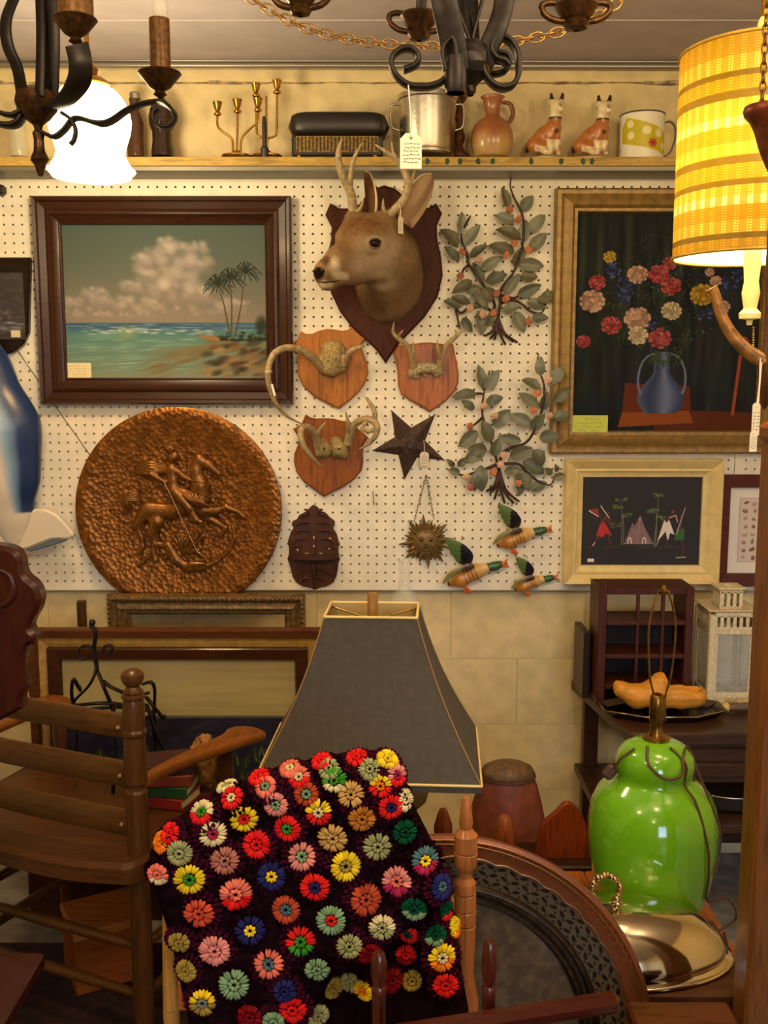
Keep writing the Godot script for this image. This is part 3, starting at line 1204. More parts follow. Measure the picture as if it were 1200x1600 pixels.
func bouquet_art() -> StandardMaterial3D:
	# crop of the picture: x 903..1190, y 322..688 on a canvas of 540 x 690
	var W := 540
	var H := 690
	var im := canvas(W, H, rgb8(26, 28, 30))
	var rng := RandomNumberGenerator.new()
	rng.seed = 31
	var K := 540.0 / 287.0
	var q := func(x: float, y: float) -> Vector2: return Vector2((x - 903.0) * K, (y - 322.0) * K)
	for k in 260:
		var x := rng.randf() * W
		var c: Color = [rgb8(46, 60, 52), rgb8(66, 68, 50), rgb8(40, 42, 54), rgb8(48, 42, 44)][rng.randi() % 4]
		if x < 90: c = [rgb8(58, 62, 38), rgb8(34, 56, 54), rgb8(40, 44, 34)][rng.randi() % 3]
		dab(im, x, rng.randf() * H, 10 + rng.randf() * 14, 60 + rng.randf() * 90, c, 0.35, 0.9)
	# curtain folds
	for x in [20, 70, 150, 260, 300]:
		dab(im, x, 180, 16, 220, rgb8(74, 84, 62), 0.5, 0.9)
	# table and book
	poly_fill(im, [q.call(1030, 690), q.call(1040, 650), q.call(1190, 655), q.call(1190, 690)], rgb8(84, 40, 22))
	poly_fill(im, [q.call(975, 680), q.call(981, 655), q.call(1085, 652), q.call(1093, 673)], rgb8(132, 68, 30))
	poly_fill(im, [q.call(981, 655), q.call(984, 605), q.call(1085, 610), q.call(1088, 652)], rgb8(92, 42, 24))
	line(im, [q.call(1161, 560), q.call(1153, 660)], 6, 6, rgb8(150, 70, 44), 0.9)
	# greenery
	for k in 170:
		var a := rng.randf() * TAU
		var d := sqrt(rng.randf())
		var p: Vector2 = q.call(1030 + cos(a) * 105 * d, 470 + sin(a) * 80 * d)
		line(im, [p, p + Vector2(rng.randf() * 40 - 20, rng.randf() * 50 - 10)], 3.0, 1.0, [rgb8(42, 66, 42), rgb8(26, 44, 34), rgb8(66, 88, 52)][rng.randi() % 3], 0.55)
	for k in 380:
		var a := rng.randf() * TAU
		var d := sqrt(rng.randf())
		var p: Vector2 = q.call(1050 + cos(a) * 100 * d, 445 + sin(a) * 95 * d)
		dab(im, p.x, p.y, 1.4, 1.4, rgb8(176, 190, 176), 0.6, 0.5)
	# blue spikes
	for b in [[958, 412, 12], [966, 425, 12], [978, 440, 14], [985, 450, 12], [972, 455, 10], [990, 432, 10], [980, 465, 9], [1140, 440, 14], [1128, 455, 12], [1150, 425, 12], [1022, 508, 8], [1105, 490, 12]]:
		for k in 14:
			var p: Vector2 = q.call(b[0] + (rng.randf() - 0.5) * b[2] * 1.6, b[1] + (rng.randf() - 0.5) * b[2] * 1.6)
			dab(im, p.x, p.y, 6, 5, [rgb8(52, 62, 124), rgb8(78, 92, 158), rgb8(40, 44, 92)][rng.randi() % 3], 0.8, 0.5)
	var pink := rgb8(208, 160, 134)
	var rose := rgb8(176, 58, 62)
	var cream := rgb8(214, 194, 152)
	for f in [[998, 424, 17, pink], [930, 468, 21, pink], [937, 437, 14, rose], [1000, 497, 22, pink], [1002, 525, 17, cream], [960, 508, 17, rose], [1030, 423, 17, rose], [1050, 443, 17, rose], [1052, 484, 17, cream], [1036, 530, 19, rose], [918, 535, 12, rose], [1048, 405, 12, rose], [1098, 457, 20, rgb8(196, 146, 30)], [955, 395, 11, rgb8(190, 152, 40)], [1108, 420, 8, pink], [1130, 478, 13, pink], [1165, 535, 9, rose], [1118, 435, 10, pink]]:
		var p: Vector2 = q.call(f[0], f[1])
		flower(im, p.x, p.y, f[2] * K, f[3], rng)
	# blue two-handled vase
	for k in 60:
		var f := k / 59.0
		var y := lerpf(553, 655, f)
		var hw := 12.0 + 2.0 * f
		if f > 0.3: hw = 12.0 + 25.0 * pow(sin(clampf((f - 0.3) / 0.46, 0.0, 1.0) * PI / 2), 1.6)
		if f > 0.74: hw = 37.0 * sqrt(maxf(1.0 - pow((f - 0.74) / 0.34, 2.0), 0.0))
		var a: Vector2 = q.call(1041 - hw, y)
		var b: Vector2 = q.call(1041 + hw, y)
		for x in range(int(a.x), int(b.x)):
			var g := (x - a.x) / maxf(b.x - a.x, 1.0)
			var c := rgb8(52, 62, 94).lerp(rgb8(104, 114, 146), exp(-pow((g - 0.62) / 0.22, 2)))
			if g < 0.2: c = rgb8(84, 92, 116).lerp(c, g / 0.2)
			for dy in 4:
				im.set_pixel(clampi(x, 0, W - 1), clampi(int(a.y) + dy, 0, H - 1), c.darkened(rng.randf() * 0.08))
	for s in [-1, 1]:
		line(im, [q.call(1041 + s * 12, 555), q.call(1041 + s * 22, 559), q.call(1041 + s * 30, 568), q.call(1041 + s * 35, 582), q.call(1041 + s * 37, 598), q.call(1041 + s * 36, 612), q.call(1041 + s * 32, 624)], 3.5, 4.5, rgb8(104, 112, 136), 0.9)
	for k in 30:
		var p: Vector2 = q.call(1020 + rng.randf() * 50, 545 + rng.randf() * 25)
		line(im, [p, p + Vector2(rng.randf() * 30 - 15, 26)], 3.0, 1.0, rgb8(54, 72, 40), 0.7)
	var bm := print_mat(im, 0.7)
	bm.metallic_specular = 0.25
	return bm

func village_art() -> StandardMaterial3D:
	# canvas 480 x 370 for picture x 917..1085, y 751..880
	var W := 480
	var H := 370
	var im := canvas(W, H, rgb8(24, 18, 16))
	var rng := RandomNumberGenerator.new()
	rng.seed = 41
	for k in 400:
		dab(im, rng.randf() * W, rng.randf() * H, 8, 3, rgb8(34, 26, 22), 0.4, 0.8)
	for k in 120:
		dab(im, 90 + rng.randf() * 330, 282 + rng.randf() * 14, 10, 3, rgb8(74, 66, 44), 0.35, 0.8)
	# thatched huts
	for h in [[175, 276, 205, 190, 234], [252, 276, 222, 190, 200], [210, 278, 230, 165, 262]]:
		poly_fill(im, [Vector2(h[0], h[1]), Vector2(h[2], h[3]), Vector2(h[4] + 30, h[1])], rgb8(120, 92, 96))
	poly_fill(im, [Vector2(176, 278), Vector2(236, 160), Vector2(278, 278)], rgb8(128, 100, 104))
	for k in 130:
		var f := rng.randf()
		var x := lerpf(236, 176 + rng.randf() * 102, f)
		var y := lerpf(162, 276, f)
		line(im, [Vector2(x, y), Vector2(x + rng.randf() * 6 - 3, y + 8)], 1.0, 1.0, rgb8(168, 140, 140) if rng.randf() < 0.5 else rgb8(80, 58, 62), 0.6)
	for d in [196, 254]:
		line(im, [Vector2(d - 7, 276), Vector2(d - 6, 258), Vector2(d, 250), Vector2(d + 6, 258), Vector2(d + 7, 276)], 2.4, 2.4, rgb8(226, 214, 200), 0.95)
	# thin trees
	for tr in [[164, 280, 158, 95], [172, 280, 166, 150], [292, 282, 305, 80], [300, 280, 298, 150]]:
		line(im, [Vector2(tr[0], tr[1]), Vector2((tr[0] + tr[2]) / 2.0 + 3, (tr[1] + tr[3]) / 2.0), Vector2(tr[2], tr[3])], 2.2, 1.2, rgb8(116, 116, 92), 0.8)
	for lf in [[158, 95], [146, 125], [180, 160], [140, 200], [302, 78], [282, 145], [318, 170], [290, 140]]:
		for k in 12:
			dab(im, lf[0] + rng.randf() * 44 - 22, lf[1] + rng.randf() * 16 - 8, 9, 3.5, [rgb8(96, 116, 40), rgb8(60, 86, 44), rgb8(132, 138, 48)][rng.randi() % 3], 0.7, 0.5, rng.randf() - 0.5)
	# dancer in red with a drum
	var brown := rgb8(96, 34, 24)
	poly_fill(im, [Vector2(62, 245), Vector2(80, 185), Vector2(96, 190), Vector2(126, 245), Vector2(100, 232), Vector2(92, 250)], rgb8(178, 36, 26))
	line(im, [Vector2(84, 190), Vector2(100, 165)], 7, 6, brown)
	dab(im, 104, 152, 7, 9, brown, 1.0, 0.2)
	line(im, [Vector2(96, 172), Vector2(118, 190), Vector2(110, 156)], 3.5, 3, brown)
	line(im, [Vector2(84, 178), Vector2(60, 150), Vector2(40, 138)], 3.5, 3, brown)
	line(im, [Vector2(32, 142), Vector2(70, 166)], 2.5, 2.0, rgb8(228, 216, 196))
	line(im, [Vector2(78, 122), Vector2(112, 172)], 2.5, 2.0, rgb8(210, 200, 180))
	poly_fill(im, [Vector2(30, 138), Vector2(66, 132), Vector2(72, 162)], rgb8(150, 34, 26))
	line(im, [Vector2(72, 244), Vector2(54, 280), Vector2(36, 294)], 4, 2, brown)
	line(im, [Vector2(110, 238), Vector2(118, 270), Vector2(128, 296)], 4, 2, brown)
	line(im, [Vector2(58, 272), Vector2(50, 286)], 2.5, 2.5, rgb8(216, 196, 170))
	# two dancers at the right
	poly_fill(im, [Vector2(306, 268), Vector2(330, 182), Vector2(352, 182), Vector2(374, 240), Vector2(356, 232), Vector2(348, 270), Vector2(338, 226)], rgb8(222, 210, 194))
	line(im, [Vector2(340, 184), Vector2(358, 160)], 6, 6, brown)
	dab(im, 364, 146, 7, 9, rgb8(120, 40, 26), 1.0, 0.2)
	line(im, [Vector2(352, 170), Vector2(376, 160), Vector2(384, 190)], 3, 3, rgb8(190, 150, 120))
	line(im, [Vector2(312, 266), Vector2(296, 292)], 3, 2, rgb8(150, 120, 96))
	line(im, [Vector2(348, 262), Vector2(340, 300)], 3, 2, brown)
	poly_fill(im, [Vector2(374, 262), Vector2(384, 214), Vector2(412, 214), Vector2(414, 260)], rgb8(38, 96, 40))
	line(im, [Vector2(396, 216), Vector2(398, 176)], 6, 5, brown)
	dab(im, 398, 164, 6, 8, brown, 1.0, 0.2)
	line(im, [Vector2(412, 130), Vector2(380, 240)], 1.8, 1.8, rgb8(206, 190, 160))
	line(im, [Vector2(400, 260), Vector2(414, 300), Vector2(404, 330)], 3.5, 2.5, brown)
	line(im, [Vector2(384, 334), Vector2(424, 332)], 4, 4, rgb8(150, 150, 130), 0.8)
	return print_mat(im, 0.6)

func shells_art() -> StandardMaterial3D:
	var W := 300
	var H := 420
	var im := canvas(W, H, rgb8(226, 218, 204))
	var rng := RandomNumberGenerator.new()
	rng.seed = 51
	for e in [[Vector2(50, 56), Vector2(250, 56)], [Vector2(250, 56), Vector2(250, 360)], [Vector2(250, 360), Vector2(50, 360)], [Vector2(50, 360), Vector2(50, 56)]]:
		line(im, [e[0], e[1]], 1.2, 1.2, rgb8(120, 110, 100))
	for x in range(52, 249):
		for y in range(58, 359):
			im.set_pixel(x, y, rgb8(206, 192, 176))
	for r in 8:
		for c in 5:
			var x := 72.0 + c * 38.0 + rng.randf() * 8
			var y := 76.0 + r * 37.0 + rng.randf() * 8
			var col: Color = [rgb8(146, 112, 98), rgb8(112, 96, 90), rgb8(168, 140, 120), rgb8(104, 66, 56)][rng.randi() % 4]
			var rx := 8.0 + rng.randf() * 8.0
			var rot := rng.randf() * 3.0
			dab(im, x, y, rx, 7 + rng.randf() * 4, col, 0.95, 0.25, rot)
			dab(im, x - 2, y - 3, rx * 0.5, 4, col.lightened(0.3), 0.7, 0.6, rot)
	return print_mat(im, 0.5)

func winter_art() -> StandardMaterial3D:
	var W := 200
	var H := 260
	var im := canvas(W, H, rgb8(54, 48, 46))
	var rng := RandomNumberGenerator.new()
	rng.seed = 61
	for k in 300:
		dab(im, rng.randf() * W, rng.randf() * H, 14, 9, [rgb8(70, 66, 66), rgb8(44, 36, 38), rgb8(88, 84, 82), rgb8(60, 56, 70)][rng.randi() % 4], 0.4, 0.8)
	for k in 40:
		dab(im, rng.randf() * W, 190 + rng.randf() * 40, 24, 6, rgb8(150, 154, 168), 0.4, 0.8)
	for k in 60:
		dab(im, 60 + rng.randf() * 100, 140 + rng.randf() * 40, 10, 10, rgb8(112, 108, 118), 0.35, 0.8)
	return print_mat(im, 0.4)

func wall_pictures() -> void:
	var z0 := PEG_Z + 0.002
	var t := picture("seascape_painting", "seascape painting with palms and clouds in a wide dark brown frame", P(48, 306, 0.06), P(458, 632, 0.06),
		[[0.0, 0.03], [0.004, 0.036], [0.012, 0.034], [0.016, 0.028], [0.034, 0.024], [0.042, 0.03], [0.048, 0.03], [0.053, 0.022], [0.068, 0.016], [0.071, 0.018], [0.0745, 0.016], [0.0755, 0.009]], z0, wood(rgb8(70, 40, 28), 0, 0.32, 0.3), seascape_art())
	var mb := MB.new()
	picture_slab(mb, P(92, 567, z0 + 0.0095), P(143, 592, z0 + 0.0095), 0.0008)
	part(mb, "note_card", card_mat(rgb8(216, 204, 164), 3, 4), t)
	t = picture("flower_painting", "painting of a bouquet in a blue vase in a wide gilded frame", P(870, 292, 0.07), P(1218, 710, 0.07),
		[[0.0, 0.022], [0.006, 0.03], [0.016, 0.03], [0.022, 0.024], [0.034, 0.036], [0.046, 0.04], [0.052, 0.034], [0.054, 0.026], [0.062, 0.026], [0.065, 0.018], [0.066, 0.01]], z0, mottled(rgb8(164, 130, 70), 0.45, 0.25, 0.8, 7.0), bouquet_art(), 0.009)
	mb = MB.new()
	picture_slab(mb, P(893, 649, z0 + 0.0255), P(949, 682, z0 + 0.0255), 0.0008)
	part(mb, "note_card", card_mat(rgb8(196, 206, 92), 7, 4), t)
	mb = MB.new()
	var c0 := P(902, 325, z0 + 0.014)
	mitred(mb, P(900, 320, z0 + 0.02), P(1190, 690, z0 + 0.02), [[0.0, 0.022], [0.003, 0.025], [0.007, 0.018], [0.0075, 0.01]], z0)
	part(mb, "pale_liner", mat(rgb8(200, 174, 126), 0.5), t)
	t = picture("village_painting", "small dark painting of dancers and huts in a pale cream frame", P(886, 718, 0.07), P(1124, 914, 0.07),
		[[0.0, 0.036], [0.003, 0.04], [0.007, 0.038], [0.028, 0.022], [0.034, 0.024], [0.037, 0.02], [0.046, 0.016], [0.052, 0.015], [0.0535, 0.009]], z0, mottled(rgb8(226, 202, 138), 0.45, 0.0, 0.93, 5.0), village_art())
	mb = MB.new()
	picture_slab(mb, P(918, 873, z0 + 0.0095), P(928, 878, z0 + 0.0095), 0.0008)
	part(mb, "price_sticker", mat(rgb8(226, 222, 220), 0.7), t)
	t = picture("shell_print", "print of rows of shells in a dark red wooden frame", P(1124, 742, 0.055), P(1262, 917, 0.055),
		[[0.0, 0.02], [0.002, 0.022], [0.036, 0.02], [0.038, 0.016], [0.0385, 0.009]], z0, wood(rgb8(104, 38, 22), 0, 0.35, 0.4), shells_art())
	# dark plaque with a rounded foot at the left edge
	t = thing("winter_plaque", "dark wooden plaque with a small wintry picture and a rounded lower edge", "picture", P(-20, 555, z0))
	mb = MB.new()
	var o := [[-82, 402], [46, 402], [46, 424], [44, 520], [36, 538], [20, 550], [-4, 556], [-34, 554], [-58, 546], [-74, 530], [-82, 510]]
	mb.extrude(outline(o, z0 + 0.02), z0, z0 + 0.02, 0.004)
	part(mb, "board", wood(rgb8(38, 24, 16), 0, 0.35, 0.3), t)
	mb = MB.new()
	picture_slab(mb, P(-72, 426, z0 + 0.0225), P(40, 530, z0 + 0.0225), 0.002)
	part(mb, "picture_sheet", winter_art(), t)
	mb = MB.new()
	picture_slab(mb, P(17, 516, z0 + 0.0235), P(32, 527, z0 + 0.0235), 0.0006)
	part(mb, "price_sticker", mat(rgb8(206, 196, 160), 0.7), t)
	# wire on which the plate hangs, slanting across the board
	mb = MB.new()
	mb.tube([P(20, 536, PEG_Z + 0.0015), P(82, 628, PEG_Z + 0.0015), P(140, 710, PEG_Z + 0.0015)], 0.0012, 6)
	one(mb, "hanging_wire", mat(rgb8(120, 98, 60), 0.5, 0.6), "thin slanting wire on the pegboard between seascape and copper plate", "wire")
	# small dark bracket at the upper left edge
	mb = MB.new()
	var bk := P(4, 299, PEG_Z)
	mb.box(bk + Vector3(-0.012, 0, 0.02), Vector3(0.055, 0.026, 0.03), 0.006)
	mb.tube([bk + Vector3(-0.012, 0.013, 0.0), bk + Vector3(-0.012, 0.03, 0.006), bk + Vector3(-0.012, 0.016, 0.03)], 0.003, 6)
	one(mb, "wall_bracket", mat(rgb8(52, 40, 34), 0.5, 0.3), "small dark metal bracket on the pegboard above the wintry plaque", "bracket")
# ---------------------------------------------------------------- trophies
func antler_mat() -> StandardMaterial3D:
	if not tex.has("antler_m"):
		var m := mottled(rgb8(192, 166, 120), 0.5, 0.0, 0.7, 14.0)
		relief(m, noise_tex("plaster_grain", 0.05, FastNoiseLite.TYPE_SIMPLEX_SMOOTH, 4, [], 256), 0.25)
		tex["antler_m"] = m
	return tex["antler_m"]

func deer_head() -> void:
	var z0 := PEG_Z + 0.001
	var t := thing("deer_head", "mounted deer head with antlers on a dark brown shield", "deer head", P(602, 566, z0))
	var sh := [[516, 317], [529, 325], [545, 325], [560, 320], [572, 305], [583, 295], [600, 289], [617, 294], [630, 305], [640, 318], [656, 326], [670, 324], [682, 317], [691, 333], [683, 352], [683, 372], [689, 400], [692, 430], [684, 464], [664, 495], [640, 520], [622, 538], [603, 568], [586, 545], [570, 530], [550, 512], [531, 487], [517, 458], [511, 425], [512, 395], [517, 375], [518, 354], [508, 335]]
	var mb := MB.new()
	mb.extrude(outline(sh, z0 + 0.022), z0, z0 + 0.022, 0.006)
	part(mb, "shield", wood(rgb8(84, 40, 22), 1, 0.6), t)
	# head and neck: one skin
	var B := [
		[P(607, 428, 0.035), P(603, 405, 0.13), 0.098, 0.084],
		[P(607, 450, 0.035), P(600, 440, 0.10), 0.088, 0.064],
		[P(600, 468, 0.05), P(592, 440, 0.12), 0.060, 0.046],
		[P(604, 400, 0.12), P(597, 380, 0.19), 0.078, 0.060],
		[P(594, 378, 0.195), P(572, 374, 0.225), 0.060, 0.052],
		[P(552, 368, 0.205), P(560, 380, 0.225), 0.036, 0.040],
		[P(590, 352, 0.20), P(560, 352, 0.20), 0.030, 0.030],
		[P(562, 384, 0.232), P(530, 406, 0.258), 0.045, 0.031],
		[P(530, 406, 0.258), P(510, 423, 0.270), 0.031, 0.025],
		[P(592, 404, 0.205), P(556, 420, 0.232), 0.054, 0.036],
		[P(556, 422, 0.232), P(516, 438, 0.260), 0.032, 0.017],
		[P(588, 368, 0.246), P(574, 368, 0.25), 0.017, 0.016],
		[P(539, 366, 0.232), P(534, 370, 0.235), 0.016, 0.014],
		[P(505, 424, 0.274), P(503, 430, 0.274), 0.019, 0.018],
		[P(511, 444, 0.262), P(516, 442, 0.258), 0.0125, 0.012],
		[P(553, 352, 0.20), P(552, 338, 0.198), 0.020, 0.016],
		[P(602, 350, 0.20), P(604, 340, 0.198), 0.020, 0.016],
	]
	var brown := lin(120, 84, 50)
	var tan_ := lin(138, 110, 76)
	var grey := lin(160, 136, 110)
	var pale := lin(216, 196, 160)
	var cream := lin(204, 184, 146)
	var black := lin(22, 16, 14)
	var dark := lin(84, 56, 34)
	var nz := FastNoiseLite.new()
	nz.seed = 9
	nz.frequency = 60.0
	var unit := mpp(P(580, 390, 0.25))
	# patches of coat: px, py, half width, half height, soft edge, colour, strength
	var coat := [[600, 410, 70, 46, 0.5, grey, 0.9], [566, 352, 48, 24, 0.6, brown, 0.95], [540, 385, 22, 26, 0.7, brown, 0.7], [620, 345, 30, 20, 0.7, tan_, 0.8], [640, 440, 26, 80, 0.6, tan_, 0.8], [575, 470, 34, 34, 0.6, dark, 0.55], [600, 440, 26, 16, 0.6, cream, 0.6], [560, 495, 60, 14, 0.5, tan_, 0.8], [560, 415, 26, 14, 0.7, grey, 0.9],
		[586, 381, 18, 13, 0.6, cream, 0.6], [580, 398, 12, 6, 0.8, brown, 0.6], [524, 418, 12, 17, 0.8, pale, 0.95], [532, 432, 16, 8, 0.5, pale, 0.8], [510, 446, 14, 6, 0.5, pale, 1.0], [510, 410, 10, 9, 0.6, dark, 0.85], [514, 436, 7, 7, 0.5, brown, 0.7], [499, 429, 11, 12, 0.25, black, 1.0]]
	var spots := []
	for q in coat:
		var w := P(q[0], q[1], 0.25 if q[0] < 600 else 0.15)
		spots.append([w.x, w.y, q[2] * unit, q[3] * unit, q[4], q[5], q[6]])
	var paint := func(p: Vector3) -> Color:
		var n := nz.get_noise_3dv(p)
		var c := tan_
		for q in spots:
			var d := Vector2((p.x - q[0]) / q[2], (p.y - q[1]) / q[3]).length() + n * 0.25
			if d < 1.0: c = c.lerp(q[5], clampf((1.0 - d) / q[4], 0.0, 1.0) * q[6])
		return c * (1.0 + n * 0.2)
	mb = MB.new()
	var soft_field := blend_field(B, 0.026)
	var flat_z := z0 + 0.018
	var skin_field := func(p: Vector3) -> float: return maxf(soft_field.call(p), flat_z - p.z)
	var bb := bones_box(B, 0.015)
	mb.nets(skin_field, Vector3(bb.position.x, bb.position.y, flat_z - 0.008), bb.end, 0.0058, paint)
	var fur := painted(0.9)
	fur.metallic_specular = 0.2
	var head := part(mb, "head_and_neck", fur, t)
	# short hair lying back from the nose
	var arr := head.mesh.surface_get_arrays(0)
	var vs: PackedVector3Array = arr[Mesh.ARRAY_VERTEX]
	var ns: PackedVector3Array = arr[Mesh.ARRAY_NORMAL]
	var ids: PackedInt32Array = arr[Mesh.ARRAY_INDEX]
	var hair := MB.new()
	hair.sg = -1
	hair.tri(Vector3(-0.5, 0, 0), Vector3(0.5, 0, 0), Vector3(0, 1, 0.12))
	hair.tri(Vector3(0.5, 0, 0), Vector3(0, 0, -0.6), Vector3(0, 1, 0.12))
	hair.tri(Vector3(0, 0, -0.6), Vector3(-0.5, 0, 0), Vector3(0, 1, 0.12))
	var hr := RandomNumberGenerator.new()
	hr.seed = 44
	var nose_p := P(498, 428, 0.28)
	var spots_t := []
	var tints := []
	for k in 26000:
		var f := hr.randi() % (ids.size() / 3) * 3
		var u := hr.randf()
		var w := hr.randf()
		if u + w > 1.0:
			u = 1.0 - u
			w = 1.0 - w
		var a := vs[ids[f]]
		var p := a + (vs[ids[f + 1]] - a) * u + (vs[ids[f + 2]] - a) * w
		if p.z < 0.045: continue
		if p.distance_to(nose_p) < 0.028: continue
		var n := ns[ids[f]]
		var flow := (p - nose_p).normalized() * 0.7 + Vector3(0.1, -0.75, -0.45)
		flow = (flow - n * flow.dot(n)).normalized()
		var d := (flow + n * (0.22 + 0.2 * hr.randf()) + flow.cross(n) * (hr.randf() - 0.5) * 0.5).normalized()
		var len := 0.008 if p.z > 0.2 else 0.014
		var side := d.cross(n).normalized()
		spots_t.append(Transform3D(Basis(side * 0.0009, d * len * (0.6 + 0.6 * hr.randf()), side.cross(d) * 0.0009), p - n * 0.0006))
		tints.append(paint.call(p) * (0.72 + 0.5 * hr.randf()))
	var mm := MultiMesh.new()
	mm.transform_format = MultiMesh.TRANSFORM_3D
	mm.use_colors = true
	mm.mesh = commit(hair)
	mm.instance_count = spots_t.size()
	for k in spots_t.size():
		mm.set_instance_transform(k, spots_t[k])
		mm.set_instance_color(k, tints[k])
	var mmi := MultiMeshInstance3D.new()
	mmi.name = "fur"
	mmi.multimesh = mm
	mmi.material_override = fur
	t.add_child(mmi)
	mmi.transform = t.global_transform.affine_inverse()
	mmi.set_meta("kind", "stuff")
	# eyes
	for e in [[586, 380.5, 1.12]]:
		var hit := meet(skin_field, e[0], e[1], 2.0, 3.0)
		if hit.is_empty(): continue
		var at: Vector3 = hit[0]
		var n: Vector3 = hit[1]
		var bx := Vector3.UP.cross(n).normalized()
		var EB := Basis(bx, n.cross(bx), n)
		mb = MB.new()
		mb.ball(at - n * 0.001, Vector3(0.0125, 0.0098, 0.008) * float(e[2]), 20, EB)
		part(mb, "eye", mat(rgb8(16, 9, 6), 0.05), t)
		for sgn in [1, -1]:
			mb = MB.new()
			var lid := []
			for k in 15:
				var a := lerpf(-0.2, PI + 0.2, k / 14.0)
				lid.append(at + EB * (Vector3(cos(a) * 0.0148, sgn * sin(a) * 0.0104, 0.0045 - 0.0045 * absf(cos(a))) * float(e[2])))
			mb.tube(lid, [0.001, 0.0026, 0.0028, 0.0026, 0.001], 6)
			part(mb, "eyelid", mat(rgb8(56, 36, 22) if sgn > 0 else rgb8(120, 92, 62), 0.8), t)
	# nostril and mouth line
	var nh := meet(skin_field, 504, 423, 2.0, 3.0)
	mb = MB.new()
	mb.ball(nh[0], Vector3(0.0055, 0.0036, 0.003), 10)
	part(mb, "nostril", mat(rgb8(6, 5, 5), 0.3), head)
	var lips := []
	for q in [[497, 440], [506, 441], [515, 440], [524, 439.5], [531, 438]]:
		var h := meet(skin_field, q[0], q[1], 2.0, 3.0)
		if h.size(): lips.append(h[0])
	mb = MB.new()
	mb.tube(curve(lips, 4), [0.0012, 0.0022, 0.0018, 0.0008], 6)
	part(mb, "mouth_line", mat(rgb8(52, 36, 26), 0.9), head)
	# ears: cupped leaf shapes
	var ears := [
		[P(636, 352, 0.185), P(655, 318, 0.20), P(674, 271, 0.195), 0.042, Vector3(-0.35, 0.25, 0.9), 0.9],
		[P(577, 340, 0.18), P(574, 305, 0.185), P(570, 267, 0.18), 0.030, Vector3(0.85, 0.1, -0.5), 0.8]]
	for e in ears:
		mb = MB.new()
		var a: Vector3 = e[0]
		var c: Vector3 = e[2]
		var b: Vector3 = e[1]
		var face: Vector3 = e[4].normalized()
		var rows_in := []
		var rows_out := []
		for i in 15:
			var f := i / 14.0
			var p := a.lerp(b, f).lerp(b.lerp(c, f), f)
			var along := (b.lerp(c, f) - a.lerp(b, f)).normalized()
			var side := along.cross(face).normalized()
			var w: float = e[3] * (0.5 + 0.5 * sin(minf(f * 1.5 + 0.15, 1.0) * PI / 2)) * sqrt(maxf(1.0 - pow(f, 3.0), 0.0)) * 0.92 + 0.0005
			var ri := PackedVector3Array()
			var ro := PackedVector3Array()
			for k in 11:
				var s := -1.0 + 2.0 * k / 10
				var cup: float = (s * s) * w * 0.55 * e[5]
				var q := p + side * s * w + face * cup
				ri.append(q)
				ro.append(q - face * 0.004 * (1.0 - absf(s) * 0.9))
			rows_in.append(ri)
			rows_out.append(ro)
		var inner_c := lin(150, 122, 92)
		mb.col = inner_c
		mb.grid(rows_in, true)
		mb.col = lin(96, 66, 42)
		mb.sg += 1
		mb.grid(rows_out)
		var ear := part(mb, "ear", fur, t)
		# pale hair along the rim
		mb = MB.new()
		var rim := []
		for r in rows_in: rim.append(r[0])
		mb.tube(rim, [0.004, 0.003, 0.0012], 6)
		part(mb, "hair_fringe", mat(rgb8(206, 186, 148), 0.9), ear)
	# antlers
	var am := antler_mat()
	var an := MB.new()
	an.tube(curve(path([[553, 338], [548, 302], [536, 276], [529, 250], [530, 232], [535, 216]], 0.2, [0.2, 0.215, 0.235, 0.25, 0.26, 0.268])), [0.0135, 0.0115, 0.0105, 0.0085, 0.006, 0.002], 10)
	an.tube(curve(path([[546, 292], [549, 270], [553, 248], [567, 222]], 0.22, [0.222, 0.24, 0.255, 0.262])), [0.009, 0.0075, 0.006, 0.0015], 8)
	an.tube(curve(path([[553, 334], [563, 326], [568, 311]], 0.2, [0.205, 0.225, 0.235])), [0.006, 0.005, 0.001], 8)
	for k in 14:
		var a := TAU * k / 14
		an.ball(P(553, 338, 0.2) + Vector3(cos(a) * 0.014, 0, sin(a) * 0.014), Vector3.ONE * 0.004, 6)
	part(an, "antler", am, t)
	an = MB.new()
	an.tube(curve(path([[600, 342], [614, 330], [631, 312], [638, 289], [631, 265], [618, 247], [602, 236], [586, 226]], 0.2, [0.2, 0.215, 0.225, 0.235, 0.245, 0.255, 0.262, 0.266])), [0.0135, 0.012, 0.0115, 0.0105, 0.0095, 0.008, 0.005, 0.0015], 10)
	an.tube(curve(path([[622, 251], [615, 240], [612, 222]], 0.25, [0.252, 0.262, 0.266])), [0.0065, 0.005, 0.001], 8)
	an.tube(curve(path([[637, 296], [643, 281], [650, 260]], 0.23, [0.232, 0.232, 0.23])), [0.008, 0.006, 0.001], 8)
	an.tube(curve(path([[606, 337], [599, 325], [599, 310]], 0.2, [0.21, 0.23, 0.236])), [0.006, 0.005, 0.001], 8)
	for k in 14:
		var a := TAU * k / 14
		an.ball(P(601, 341, 0.2) + Vector3(cos(a) * 0.014, 0, sin(a) * 0.014), Vector3.ONE * 0.004, 6)
	part(an, "antler", am, t)
	price_tag(t, P(625, 322, 0.24), P(626, 352, 0.252), 0.015, 0.042, 0.5)

func skull_plaque(called_label: String, sh: Array, z0: float, tone: Color) -> Node3D:
	var t := thing("antler_plaque", called_label, "antler plaque", P(sh[0][0], sh[0][1], z0), "shield plaques with antlers")
	var mb := MB.new()
	mb.extrude(outline(sh, z0 + 0.018), z0, z0 + 0.018, 0.005)
	part(mb, "shield", wood(tone, 1, 0.45, 0.1), t)
	return t

